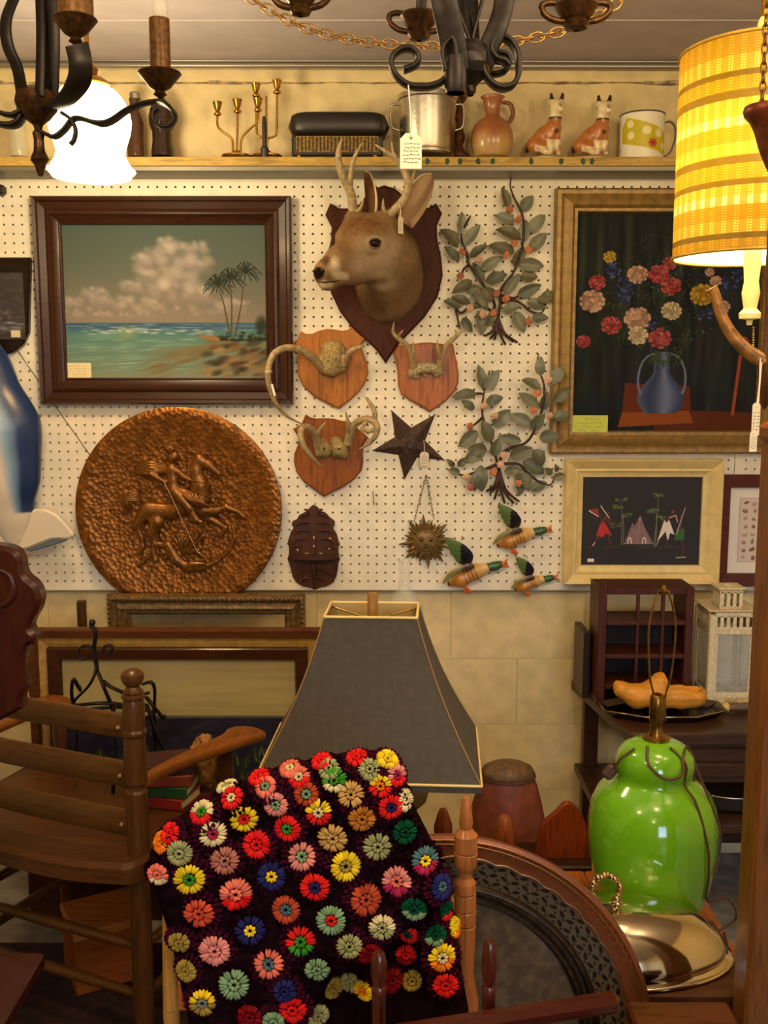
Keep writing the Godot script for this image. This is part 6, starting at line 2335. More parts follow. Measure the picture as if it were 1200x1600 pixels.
	for d in [[40, 34, 16], [44, 66, 16], [104, 54, 18], [154, 60, 18], [182, 94, 16]]:
		dab(im, X0 + d[0], d[1], d[2], d[2] * 0.75, rgb8(232, 222, 180), 0.85, 0.2)
	for k in 8:
		var a := TAU * k / 8
		line(im, [Vector2(X0 + 128, 88), Vector2(X0 + 128 + cos(a) * 17, 88 + sin(a) * 13)], 2.6, 3.4, rgb8(176, 44, 36), 1.0)
	dab(im, 140, 102, 4, 7, rgb8(130, 70, 40), 0.8, 0.4)
	var em := print_mat(im, 0.25)
	em.texture_repeat = true
	cx = P(1003, 210, z)
	s = mpp(cx)
	var yb := Y
	var yt := P(1003, 181, z).y
	var Rm := 34.0 * s
	mb = MB.new()
	rows = []
	for i in 9:
		var row := PackedVector3Array()
		for k in 65:
			# u = 0 at the far side; u grows from left to right as seen from the room
			var a := PI * 1.5 - TAU * (k % 64) / 64
			row.append(Vector3(cx.x + Rm * cos(a), lerpf(yt, yb + 0.002, i / 8.0), z + Rm * sin(a)))
		rows.append(row)
	mb.grid(rows)
	part(mb, "cup_wall", em, t)
	mb = MB.new()
	mb.X = Transform3D(Basis(), Vector3(cx.x, 0, z))
	mb.lathe([Vector2(0.001, yb), Vector2(Rm * 0.97, yb), Vector2(Rm, yb + 0.002)], 48)
	mb.lathe([Vector2(Rm * 0.98, yt), Vector2(Rm * 0.97, yb + 0.006), Vector2(0.001, yb + 0.006)], 48)
	part(mb, "lining", mat(rgb8(222, 216, 196), 0.25), t)
	mb = MB.new()
	var ring := []
	for k in 48: ring.append(Vector3(cx.x + Rm * cos(TAU * k / 48), yt, z + Rm * sin(TAU * k / 48)))
	mb.tube(ring, 0.0022, 8, false, true)
	part(mb, "rim", mat(rgb8(80, 76, 66), 0.3), t)
	mb = MB.new()
	mb.strap(curve([Vector3(cx.x + Rm * 0.98, P(1003, 193, z).y, z), P(1046, 190, z), P(1054, 197, z), P(1055, 215, z), P(1049, 234, z), P(1041, 243, z + 0.001), Vector3(cx.x + Rm * 0.98, P(1003, 243, z).y, z)], 6), 0.010, 0.0035, Vector3(0, 0, 1))
	part(mb, "handle", mat(rgb8(96, 92, 86), 0.3), t)

func dog_pair(z: float) -> void:
	# crop of the photograph: 800 + X / 4.444, 130 + Y / 4.444, first dog
	var Y := SHELF_Y
	var at := func(X: float, Yp: float, dz: float) -> Vector3:
		var p := P(800.0 + X / 4.444, 130.0 + Yp / 4.444, z)
		return Vector3(p.x, maxf(p.y, Y), z + dz)
	var base := P(800 + 215 / 4.444, 245, z)
	var t := thing("pottery_dog", "seated pottery dog with a dark collar, next to the brown jug", "dog figurine", Vector3(base.x, Y, z), "two seated pottery dogs")
	var u := mpp(base) / 4.444
	var B := [
		[at.call(150, 430, 0.0), at.call(220, 360, 0.0), 52 * u, 50 * u],
		[at.call(220, 360, 0.0), at.call(285, 300, 0.004), 50 * u, 42 * u],
		[at.call(285, 300, 0.004), at.call(300, 240, 0.006), 38 * u, 36 * u],
		[at.call(300, 235, 0.008), at.call(305, 170, 0.012), 36 * u, 46 * u],
		[at.call(305, 180, 0.016), at.call(322, 200, 0.034), 36 * u, 22 * u],
		[at.call(270, 330, 0.012), at.call(265, 420, 0.014), 24 * u, 18 * u], [at.call(265, 420, 0.014), at.call(262, 490, 0.016), 18 * u, 18 * u],
		[at.call(310, 320, 0.008), at.call(312, 420, 0.008), 24 * u, 18 * u], [at.call(312, 420, 0.008), at.call(315, 490, 0.012), 18 * u, 20 * u],
		[at.call(160, 440, 0.012), at.call(200, 450, 0.014), 40 * u, 34 * u], [at.call(200, 465, 0.014), at.call(225, 490, 0.018), 26 * u, 16 * u],
		[at.call(130, 440, -0.01), at.call(105, 470, -0.006), 24 * u, 12 * u],
		[at.call(272, 130, 0.008), at.call(271, 80, 0.004), 17 * u, 10 * u], [at.call(340, 130, 0.008), at.call(350, 80, 0.004), 18 * u, 11 * u]]
	var orange := lin(176, 108, 52)
	var cream := lin(222, 204, 160)
	var dark := lin(58, 34, 28)
	var nz := FastNoiseLite.new()
	nz.seed = 6
	nz.frequency = 25.0
	var spots := [[at.call(198, 395, 0.03), 0.008], [at.call(100, 465, 0.0), 0.010], [at.call(303, 345, 0.022), 0.006], [at.call(333, 178, 0.046), 0.0065], [at.call(318, 165, 0.036), 0.004], [at.call(262, 175, 0.012), 0.005], [at.call(358, 185, 0.016), 0.006]]
	var ear_y: float = at.call(300, 122, 0).y
	var head_y: float = at.call(300, 245, 0).y
	var collar_y: float = at.call(300, 252, 0).y
	var leg_y: float = at.call(300, 400, 0).y
	var paint := func(p: Vector3) -> Color:
		var n := nz.get_noise_3dv(p)
		if p.y > ear_y: return dark
		for s in spots:
			if p.distance_to(s[0]) < s[1] * (1.0 + n * 0.5): return dark
		if p.y > head_y: return cream
		if absf(p.y - collar_y) < 0.0024: return dark
		var c := orange
		if p.x > base.x + 0.006 and p.y < leg_y: c = cream
		if p.y < leg_y - 0.02 and n > -0.1: c = cream
		if p.z > z + 0.03 and p.y < leg_y + 0.02: c = c.lerp(cream, 0.6)
		return c.lerp(lin(140, 74, 38), clampf(n * 1.4, 0.0, 0.8))
	var mb := MB.new()
	melt(mb, B, 0.012, 0.0028, paint)
	var glz := painted(0.2)
	glz.clearcoat_enabled = true
	glz.clearcoat = 0.5
	part(mb, "body", glz, t)
	mb = MB.new()
	var mid: Vector3 = at.call(215, 490, 0.0)
	var pts := []
	for k in 24:
		var a := TAU * k / 24
		pts.append(Vector2(cos(a) * 122 * u, sin(a) * 0.034))
	mb.X = Transform3D(Basis(Vector3.RIGHT, -PI / 2), Vector3(mid.x, Y, z + 0.004))
	mb.extrude(PackedVector2Array(pts), 0.0, 0.008, 0.002)
	part(mb, "plinth", mat(rgb8(214, 196, 156), 0.3), t)
	var c: Node3D = t.duplicate()
	c.name = numbered("pottery_dog")
	add_child(c)
	c.position = t.position + Vector3(P(800 + 540 / 4.444, 245, z).x - base.x, 0, 0.0)
	c.scale = Vector3(1.02, 0.97, 1.0)
	c.set_meta("label", "seated pottery dog with a dark collar, next to the enamel mug")
# ---------------------------------------------------------------- chandeliers overhead
func iron_mat() -> StandardMaterial3D:
	if not tex.has("iron_m"):
		tex["iron_m"] = mottled(rgb8(44, 36, 32), 0.42, 0.6, 0.7, 9.0)
	return tex["iron_m"]

func bronze_mat() -> StandardMaterial3D:
	if not tex.has("bronze_m"):
		tex["bronze_m"] = mottled(rgb8(96, 64, 34), 0.35, 0.75, 0.5, 14.0)
	return tex["bronze_m"]

func candle_cup(parent: Node3D, cx: float, cy: float, z: float, r: float, candle_top: float, candle_r: float) -> void:
	var mb := MB.new()
	turned(mb, cx, z, [[3, cy + r * 0.95], [r * 0.32, cy + r * 0.8], [r * 0.22, cy + r * 0.62], [r * 0.5, cy + r * 0.45], [r * 0.85, cy], [r * 1.02, cy - r * 0.22], [r * 0.98, cy - r * 0.28], [r * 0.6, cy - r * 0.1], [1, cy]], 28, 0.7)
	var cup := part(mb, "drip_cup", bronze_mat(), parent)
	if candle_r <= 0.0: return
	mb = MB.new()
	turned(mb, cx, z, [[candle_r, cy], [candle_r, candle_top], [candle_r * 0.6, candle_top - 2], [1, candle_top - 2]], 20)
	part(mb, "candle_sleeve", mottled(rgb8(126, 84, 36), 0.25, 0.3, 0.6, 16.0), parent)
	mb = MB.new()
	turned(mb, cx, z, [[candle_r * 0.4, candle_top - 2], [candle_r * 0.75, candle_top - 10], [candle_r * 0.8, candle_top - 20], [candle_r * 0.5, candle_top - 36], [candle_r * 0.12, candle_top - 50]], 18, 2.0)
	part(mb, "bulb", glass(Color(1, 0.97, 0.9), 0.15, 0.02), parent)

func left_chandelier() -> void:
	var z := 1.25
	var k := mpp(P(60, 160, z))
	var t := thing("iron_chandelier", "black iron strap chandelier with candle cups in front of the lit globe lamp", "chandelier", Vector3(P(60, 100, z).x, CEIL, z))
	var W := Vector3(0, 0, 1)
	var im := iron_mat()
	# hub and its finial
	var mb := MB.new()
	turned(mb, 60, z, [[4, 275], [6, 268], [9, 258], [15, 250], [13, 244], [9, 236], [8, 218], [10, 208], [6, 203], [8, 196], [20, 186], [32, 172], [36, 158], [33, 146], [22, 138], [8, 134]], 8, 0.5)
	part(mb, "hub", bronze_mat(), t)
	# four straps that rise to the ceiling
	for s in [[[[62, 150], [64, 60], [62, -20], [58, -110]], 0.016, [0.03, 0.03, 0.02, 0.0]], [[[78, 150], [80, 60], [76, -20], [62, -110]], 0.030, [0.0, 0.02, 0.02, 0.0]], [[[36, 160], [28, 110], [12, 70], [10, 30], [28, -20], [52, -110]], 0.020, [0.0, 0.02, 0.03, 0.03, 0.02, 0.0]]]:
		mb = MB.new()
		var zs := []
		for dz in s[2]: zs.append(z + dz)
		mb.strap(curve(path(s[0], z, zs), 6), s[1], 0.006, Vector3(1, 0, 0.3))
		part(mb, "strap", im, t)
	mb = MB.new()
	mb.tube([P(60, -105, z), Vector3(P(60, -105, z).x, CEIL, z)], 0.006, 8)
	part(mb, "hanging_rod", im, t)
	# left arm curling out of the picture
	mb = MB.new()
	mb.strap(curve(path([[40, 165], [30, 190], [10, 196], [-20, 186], [-50, 160]], z), 6), 0.028, 0.007, W)
	mb.strap(curve(path([[36, 172], [20, 180], [0, 176], [-10, 165]], z + 0.01), 6), 0.022, 0.006, W)
	part(mb, "arm", im, t)
	# arm towards the viewer that carries the upper cup
	mb = MB.new()
	mb.strap(curve(path([[72, 170], [100, 158], [122, 130], [126, 100], [120, 70]], z, [z, z + 0.05, z + 0.10, z + 0.12, z + 0.12]), 6), 0.034, 0.006, Vector3(1, 0.1, 0))
	part(mb, "arm", im, t)
	candle_cup(t, 118, 38, z + 0.12, 34, -40, 27)
	# scrolled arm to the right with the second cup
	mb = MB.new()
	mb.strap(curve(path([[64, 205], [84, 214], [100, 204], [118, 185], [150, 192], [172, 190], [200, 172], [225, 162], [248, 160], [266, 168], [274, 182], [266, 196], [252, 198], [242, 190], [240, 178], [248, 170]], z, [z, z, z, z, z, z - 0.02, z - 0.05, z - 0.06, z - 0.06]), 5), 0.020, 0.005, Vector3(0, 0, 1))
	part(mb, "scrolled_arm", im, t)
	candle_cup(t, 250, 122, z - 0.06, 33, 30, 16)
	# short leaf scroll under the hub
	mb = MB.new()
	mb.strap(curve(path([[96, 176], [110, 186], [118, 202], [116, 218], [110, 226]], z + 0.02), 5), 0.012, 0.005, W)
	part(mb, "scroll", im, t)

func middle_chandelier() -> void:
	var z := 1.5
	var t := thing("iron_chandelier", "black iron chandelier with curled scrolls and a white tag below the chain", "chandelier", Vector3(P(735, 60, z).x, CEIL, z))
	var im := iron_mat()
	var W := Vector3(0, 0, 1)
	# hub: a six sided iron cup with a lower sleeve
	var mb := MB.new()
	turned(mb, 735, z, [[5, 150], [9, 144], [10, 135], [16, 128], [30, 118], [36, 104], [37, 90], [32, 76], [20, 66], [10, 62]], 6, 0.3)
	part(mb, "hub", im, t)
	mb = MB.new()
	turned(mb, 712, z + 0.03, [[15, 146], [17, 140], [18, 118], [16, 100], [14, 88]], 20)
	part(mb, "sleeve", im, t)
	mb = MB.new()
	turned(mb, 723, z, [[3, 160], [7, 154], [9, 146], [6, 138], [5, 128]], 16)
	part(mb, "finial", bronze_mat(), t)
	# straps to the ceiling
	for s in [[[[712, 110], [706, 60], [694, 0], [690, -60], [712, -170]], 0.034, [z + 0.02, z + 0.03, z + 0.04, z + 0.04, z]], [[[738, 80], [736, 40], [734, -20], [734, -80], [730, -170]], 0.022, [z - 0.02, z - 0.03, z - 0.03, z - 0.02, z]], [[[757, 100], [762, 78], [778, 40], [788, 0], [786, -60], [744, -170]], 0.027, [z + 0.01, z + 0.015, z + 0.02, z + 0.02, z + 0.02, z]]]:
		mb = MB.new()
		mb.strap(curve(path(s[0], z, s[2]), 7), s[1], 0.006, Vector3(1, 0.15, 0.25))
		part(mb, "strap", im, t)
	# oval loop of the near strap seen edge on
	mb = MB.new()
	var lp := []
	for q in [[700, 62], [707, 58], [712, 72], [713, 95], [707, 112], [698, 108], [692, 92], [692, 74]]: lp.append(P(q[0], q[1], z + 0.035))
	mb.tube(curve(lp + [lp[0]], 4), 0.003, 8, false)
	part(mb, "loop", im, t)
	# scrolls
	mb = MB.new()
	mb.strap(curve(path([[706, 95], [702, 112], [690, 128], [668, 136], [640, 134], [622, 122], [612, 104], [614, 88], [626, 78], [640, 76], [651, 84], [654, 95], [646, 104], [630, 110]], z + 0.02), 5), 0.020, 0.0065, W)
	part(mb, "scroll", im, t)
	mb = MB.new()
	mb.strap(curve(path([[754, 90], [756, 112], [768, 130], [784, 138], [800, 134], [809, 120], [810, 98], [806, 78], [794, 62], [780, 58], [770, 66], [768, 80], [776, 92], [788, 96], [796, 104]], z + 0.01), 5), 0.024, 0.0065, W)
	part(mb, "scroll", im, t)
	mb = MB.new()
	mb.strap(curve(path([[756, 108], [770, 116], [788, 112], [796, 98], [792, 86], [780, 84], [772, 92]], z - 0.03), 5), 0.018, 0.006, W)
	part(mb, "scroll", im, t)
	# arms above the picture that carry the cups
	var cups := [[470, -4, z + 0.02, 28.0], [655, 34, z - 0.22, 30.0], [900, 18, z - 0.02, 34.0]]
	for c in cups:
		mb = MB.new()
		var p0 := P(735, 70, z)
		var p3 := P(c[0], c[1] + 22, c[2])
		var mid := p0.lerp(p3, 0.5)
		mb.strap(curve([p0, Vector3(lerpf(p0.x, p3.x, 0.2), p0.y + 0.10, lerpf(p0.z, p3.z, 0.2)), Vector3(mid.x, p0.y + 0.20, mid.z), Vector3(lerpf(p0.x, p3.x, 0.86), p3.y + 0.12, lerpf(p0.z, p3.z, 0.86)), Vector3(lerpf(p0.x, p3.x, 0.97), p3.y + 0.02, lerpf(p0.z, p3.z, 0.97)), p3], 6), 0.016, 0.005, Vector3(0, 0, 1) if absf(p3.x - p0.x) > 0.12 else Vector3(1, 0, 0))
		part(mb, "arm", im, t)
		mb = MB.new()
		var r: float = c[3]
		turned(mb, c[0], c[2], [[4, c[1] + 30], [r * 0.5, c[1] + 27], [r * 0.62, c[1] + 20], [r * 0.5, c[1] + 14], [r * 0.8, c[1] + 4], [r * 1.0, c[1] - 8], [r * 0.95, c[1] - 12], [r * 0.5, c[1] - 4], [1, c[1] - 2]], 26, 0.7)
		var cup := part(mb, "drip_cup", bronze_mat(), t)
		for e in [-1, 1]:
			mb = MB.new()
			mb.tube(curve(path([[c[0] + e * r * 0.55, c[1] + 16], [c[0] + e * r * 1.1, c[1] + 12], [c[0] + e * r * 1.5, c[1] + 2], [c[0] + e * r * 1.55, c[1] - 10], [c[0] + e * r * 1.1, c[1] - 14], [c[0] + e * r * 0.7, c[1] - 10]], c[2]), 4), 0.0045, 8)
			part(mb, "leaf_handle", bronze_mat(), cup)
	mb = MB.new()
	mb.tube([P(730, -165, z), Vector3(P(730, -165, z).x, CEIL, z)], 0.006, 8)
	part(mb, "hanging_rod", im, t)
	price_tag(t, P(638, 133, z + 0.03), P(642, 236, z + 0.034), 33 * mpp(P(642, 236, z)), 52 * mpp(P(642, 236, z)), 0.0)

func swag_chain() -> void:
	var z := 1.05
	var t := thing("swag_chain", "slack brass link chain hanging under the ceiling", "chain", Vector3(P(680, 70, z).x, CEIL, z))
	var pts := curve(path([[300, -198], [318, -120], [345, -52], [370, -22], [400, 2], [440, 26], [480, 44], [540, 60], [600, 68], [660, 72], [720, 73], [780, 68], [830, 60], [880, 48], [930, 26], [970, 0], [1000, -30], [1030, -80], [1052, -140], [1066, -198]], z), 12)
	# resample at even steps
	var step := 0.0185
	var out_p := [pts[0]]
	var acc := 0.0
	for i in range(1, pts.size()):
		var a: Vector3 = pts[i - 1]
		var b: Vector3 = pts[i]
		var len := a.distance_to(b)
		while acc + len >= step:
			var f := (step - acc) / len
			a = a.lerp(b, f)
			out_p.append(a)
			len = a.distance_to(b)
			acc = 0.0
		acc += len
	var mb := MB.new()
	var loop := []
	for k in 14:
		var a := TAU * k / 14
		loop.append(Vector3(cos(a) * 0.0145, sin(a) * 0.0085, 0))
	mb.tube(loop, 0.0017, 7, false, true)
	var link := commit(mb)
	var bm := mat(rgb8(214, 172, 104), 0.25, 1.0)
	for i in out_p.size() - 1:
		var a: Vector3 = out_p[i]
		var b: Vector3 = out_p[i + 1]
		var x := (b - a).normalized()
		var zz := (Vector3(0, 0, 1) if i % 2 == 0 else Vector3.UP)
		zz = (zz - x * zz.dot(x)).normalized()
		place(link, "link", bm, t, Transform3D(Basis(x, zz.cross(x), zz), (a + b) * 0.5))
# ---------------------------------------------------------------- below the pegboard
func night_art() -> StandardMaterial3D:
	var W := 420
	var H := 220
	var im := canvas(W, H, rgb8(34, 32, 54))
	var rng := RandomNumberGenerator.new()
	rng.seed = 71
	for k in 200:
		dab(im, rng.randf() * W, rng.randf() * 90, 40, 8, [rgb8(30, 28, 50), rgb8(44, 42, 66), rgb8(72, 70, 86), rgb8(26, 24, 40)][rng.randi() % 4], 0.4, 0.8, -0.4)
	for k in 260:
		var p := Vector2(rng.randf() * W, 90 + rng.randf() * 60)
		line(im, [p, p + Vector2(rng.randf() * 16 - 8, -24 * rng.randf() - 8)], 2.4, 1.0, [rgb8(70, 92, 34), rgb8(120, 128, 50), rgb8(40, 60, 30)][rng.randi() % 3], 0.6)
	for k in 60:
		dab(im, rng.randf() * W, 160 + rng.randf() * 60, 24, 10, rgb8(52, 62, 28), 0.5, 0.8)
	return print_mat(im, 0.4)

func dusk_art() -> StandardMaterial3D:
	var im := canvas(400, 260, rgb8(178, 162, 112))
	var rng := RandomNumberGenerator.new()
	rng.seed = 81
	for k in 200:
		dab(im, rng.randf() * 400, rng.randf() * 260, 60, 5, [rgb8(186, 170, 120), rgb8(166, 152, 108), rgb8(150, 140, 110), rgb8(178, 160, 110)][rng.randi() % 4], 0.4, 0.8)
	return print_mat(im, 0.5)

func leaning_pictures() -> void:
	# empty ornate frame standing behind the big painting, against the wall
	var z0 := 0.10
	var t := thing("gilded_frame", "empty ornate bronze gilt picture frame standing under the copper plate", "picture frame", P(320, 1080, z0))
	var tl := P(165, 931, z0 + 0.03)
	var br := P(478, 1120, z0 + 0.03)
	var gm := mottled(rgb8(142, 112, 66), 0.42, 0.4, 0.6, 12.0)
	var mb := MB.new()
	mitred(mb, tl, br, [[0.0, 0.02], [0.004, 0.03], [0.012, 0.034], [0.018, 0.024], [0.024, 0.02], [0.034, 0.028], [0.04, 0.028], [0.045, 0.016], [0.052, 0.016], [0.056, 0.01], [0.060, 0.006]], z0)
	part(mb, "frame", gm, t)
	# beads along the outer edge
	var bead := MB.new()
	bead.ball(Vector3.ZERO, Vector3(0.006, 0.0045, 0.005), 8)
	var bm := commit(bead)
	var nb := int((br.x - tl.x) / 0.0135)
	for k in nb:
		place(bm, "bead", gm, t, Transform3D(Basis(), Vector3(tl.x + 0.007 + k * 0.0135, tl.y - 0.007, z0 + 0.034)))
	for k in 12:
		for x in [tl.x + 0.007, br.x - 0.007]:
			place(bm, "bead", gm, t, Transform3D(Basis(Vector3(0, 0, 1), PI / 2), Vector3(x, tl.y - 0.02 - k * 0.0135, z0 + 0.034)))
	# slim upright stick at its left
	mb = MB.new()
	mb.bar(Vector3(P(127, 940, 0.1).x, 0.0, 0.1), P(127, 938, 0.1), Vector3(1, 0, 0), 0.024, 0.02, 0.003)
	one(mb, "upright_stick", wood(rgb8(92, 66, 36), 1), "slim upright wooden stick against the wall left of the gilt frame", "stick")
	# block the gilt frame stands on
	mb = MB.new()
	mb.box(Vector3(P(320, 1000, 0.1).x, (br.y) / 2, 0.11), Vector3(0.5, br.y, 0.14), 0.004)
	one(mb, "wooden_crate", wood(rgb8(96, 66, 38), 0, 0.6), "plain wooden crate behind the big framed picture", "crate")
	# big picture in a stepped wooden frame
	z0 = 0.26
	var ztl := P(40, 984, z0 + 0.03)
	var zbr := P(512, 1270, z0 + 0.03)
	t = thing("large_landscape", "big pale picture in a stepped brown wooden frame with a gold inner border", "picture", Vector3((ztl.x + zbr.x) / 2, zbr.y, z0))
	mb = MB.new()
	mitred(mb, ztl, zbr, [[0.0, 0.03], [0.003, 0.034], [0.022, 0.032], [0.026, 0.022], [0.027, 0.014]], z0)
	part(mb, "outer_frame", wood(rgb8(112, 66, 34), 0, 0.4, 0.2), t)
	mb = MB.new()
	mitred(mb, ztl + Vector3(0.026, -0.026, 0), zbr + Vector3(-0.026, 0.026, 0), [[0.0, 0.016], [0.026, 0.012], [0.028, 0.01]], z0)
	part(mb, "gold_border", mottled(rgb8(216, 170, 84), 0.5, 0.1, 0.85, 6.0), t)
	mb = MB.new()
	mitred(mb, ztl + Vector3(0.052, -0.053, 0), zbr + Vector3(-0.052, 0.053, 0), [[0.0, 0.026], [0.003, 0.029], [0.03, 0.026], [0.034, 0.018], [0.035, 0.01]], z0)
	part(mb, "inner_frame", wood(rgb8(84, 46, 26), 0, 0.4, 0.2), t)
	mb = MB.new()
	picture_slab(mb, ztl + Vector3(0.085, -0.086, z0 + 0.009 - ztl.z), zbr + Vector3(-0.085, 0.086, z0 + 0.009 - zbr.z), 0.004)
	part(mb, "canvas", dusk_art(), t)
	# bench under it
	mb = MB.new()
	mb.box(Vector3((ztl.x + zbr.x) / 2, zbr.y / 2, 0.29), Vector3(0.8, zbr.y, 0.18), 0.006)
	one(mb, "low_chest", wood(rgb8(84, 48, 28), 0, 0.5), "low brown wooden chest that carries the leaning pictures", "chest")
	# dark blue canvas in front of it
	z0 = 0.34
	var a := P(92, 1122, z0 + 0.02)
	var b := P(452, 1262, z0 + 0.02)
	b.y = maxf(b.y, zbr.y + 0.001)
	t = thing("night_painting", "dark blue painting of a night sky over green plants, low behind the chair arm", "picture", Vector3((a.x + b.x) / 2, b.y, z0))
	mb = MB.new()
	picture_slab(mb, Vector3(a.x, a.y, z0 + 0.02), Vector3(b.x, b.y, z0 + 0.02), 0.02)
	part(mb, "canvas", night_art(), t)
	# wrought iron plant stand
	t = thing("iron_stand", "black wrought iron stand with scrolls standing on the armchair seat", "iron stand", Vector3(P(155, 1100, 0.62).x, 0.47, 0.62))
	var im := iron_mat()
	var zi := 0.62
	var at := func(X: float, Yp: float, dz := 0.0) -> Vector3: return P(X / 4.2857, 940.0 + Yp / 4.2857, zi + dz)
	var W := Vector3(0, 0, 1)
	mb = MB.new()
	mb.strap(curve([at.call(625, 130), at.call(610, 160), at.call(640, 200), at.call(635, 260), at.call(630, 330), at.call(645, 420), at.call(650, 480)], 5), 0.012, 0.009, W)
	mb.ball(at.call(618, 140), Vector3.ONE * 0.008, 10)
	part(mb, "stem", im, t)
	for s in [[[630, 340], [600, 300], [560, 295], [530, 325], [530, 365], [555, 385], [575, 375]], [[650, 350], [690, 330], [700, 300], [730, 290], [755, 310], [740, 355], [720, 345]]]:
		mb = MB.new()
		var pts := []
		for q in s: pts.append(at.call(q[0], q[1]))
		mb.strap(curve(pts, 5), 0.011, 0.005, W)
		part(mb, "scroll", im, t)
	for s in [[[645, 440], [630, 500], [590, 570], [520, 640], [490, 670], [480, 600], [490, 520], [520, 560], [540, 590]], [[655, 470], [690, 560], [720, 630], [745, 690], [760, 760]], [[690, 530], [740, 570], [820, 605], [900, 630], [1000, 610]], [[960, 550], [1010, 540], [1035, 580], [1035, 680], [1030, 760], [1010, 900]], [[980, 640], [1010, 680], [1060, 740], [1095, 780], [1100, 760]], [[480, 700], [600, 685], [740, 680], [860, 700]], [[980, 690], [1000, 740], [1020, 820], [1080, 960], [1120, 1010], [1100, 1060], [1050, 1060]]]:
		mb = MB.new()
		var pts := []
		for i in s.size(): pts.append(at.call(s[i][0], s[i][1], 0.02 * sin(i * 1.3)))
		mb.strap(curve(pts, 5), 0.012, 0.006, W)
		part(mb, "leg_scroll", im, t)
	for x in [[500, -0.06], [760, 0.04], [1030, -0.02]]:
		mb = MB.new()
		var top: Vector3 = at.call(x[0], 680, x[1])
		mb.strap([top, Vector3(top.x, (top.y + 0.47) * 0.5, top.z), Vector3(top.x - 0.01, 0.47, top.z)], 0.012, 0.007, W)
		part(mb, "leg", im, t)
	mb = MB.new()
	var ring := []
	var rc: Vector3 = at.call(760, 760)
	for k in 28: ring.append(rc + Vector3(cos(TAU * k / 28) * 0.09, 0, sin(TAU * k / 28) * 0.06))
	mb.tube(ring, 0.005, 7, false, true)
	part(mb, "basket_ring", im, t)

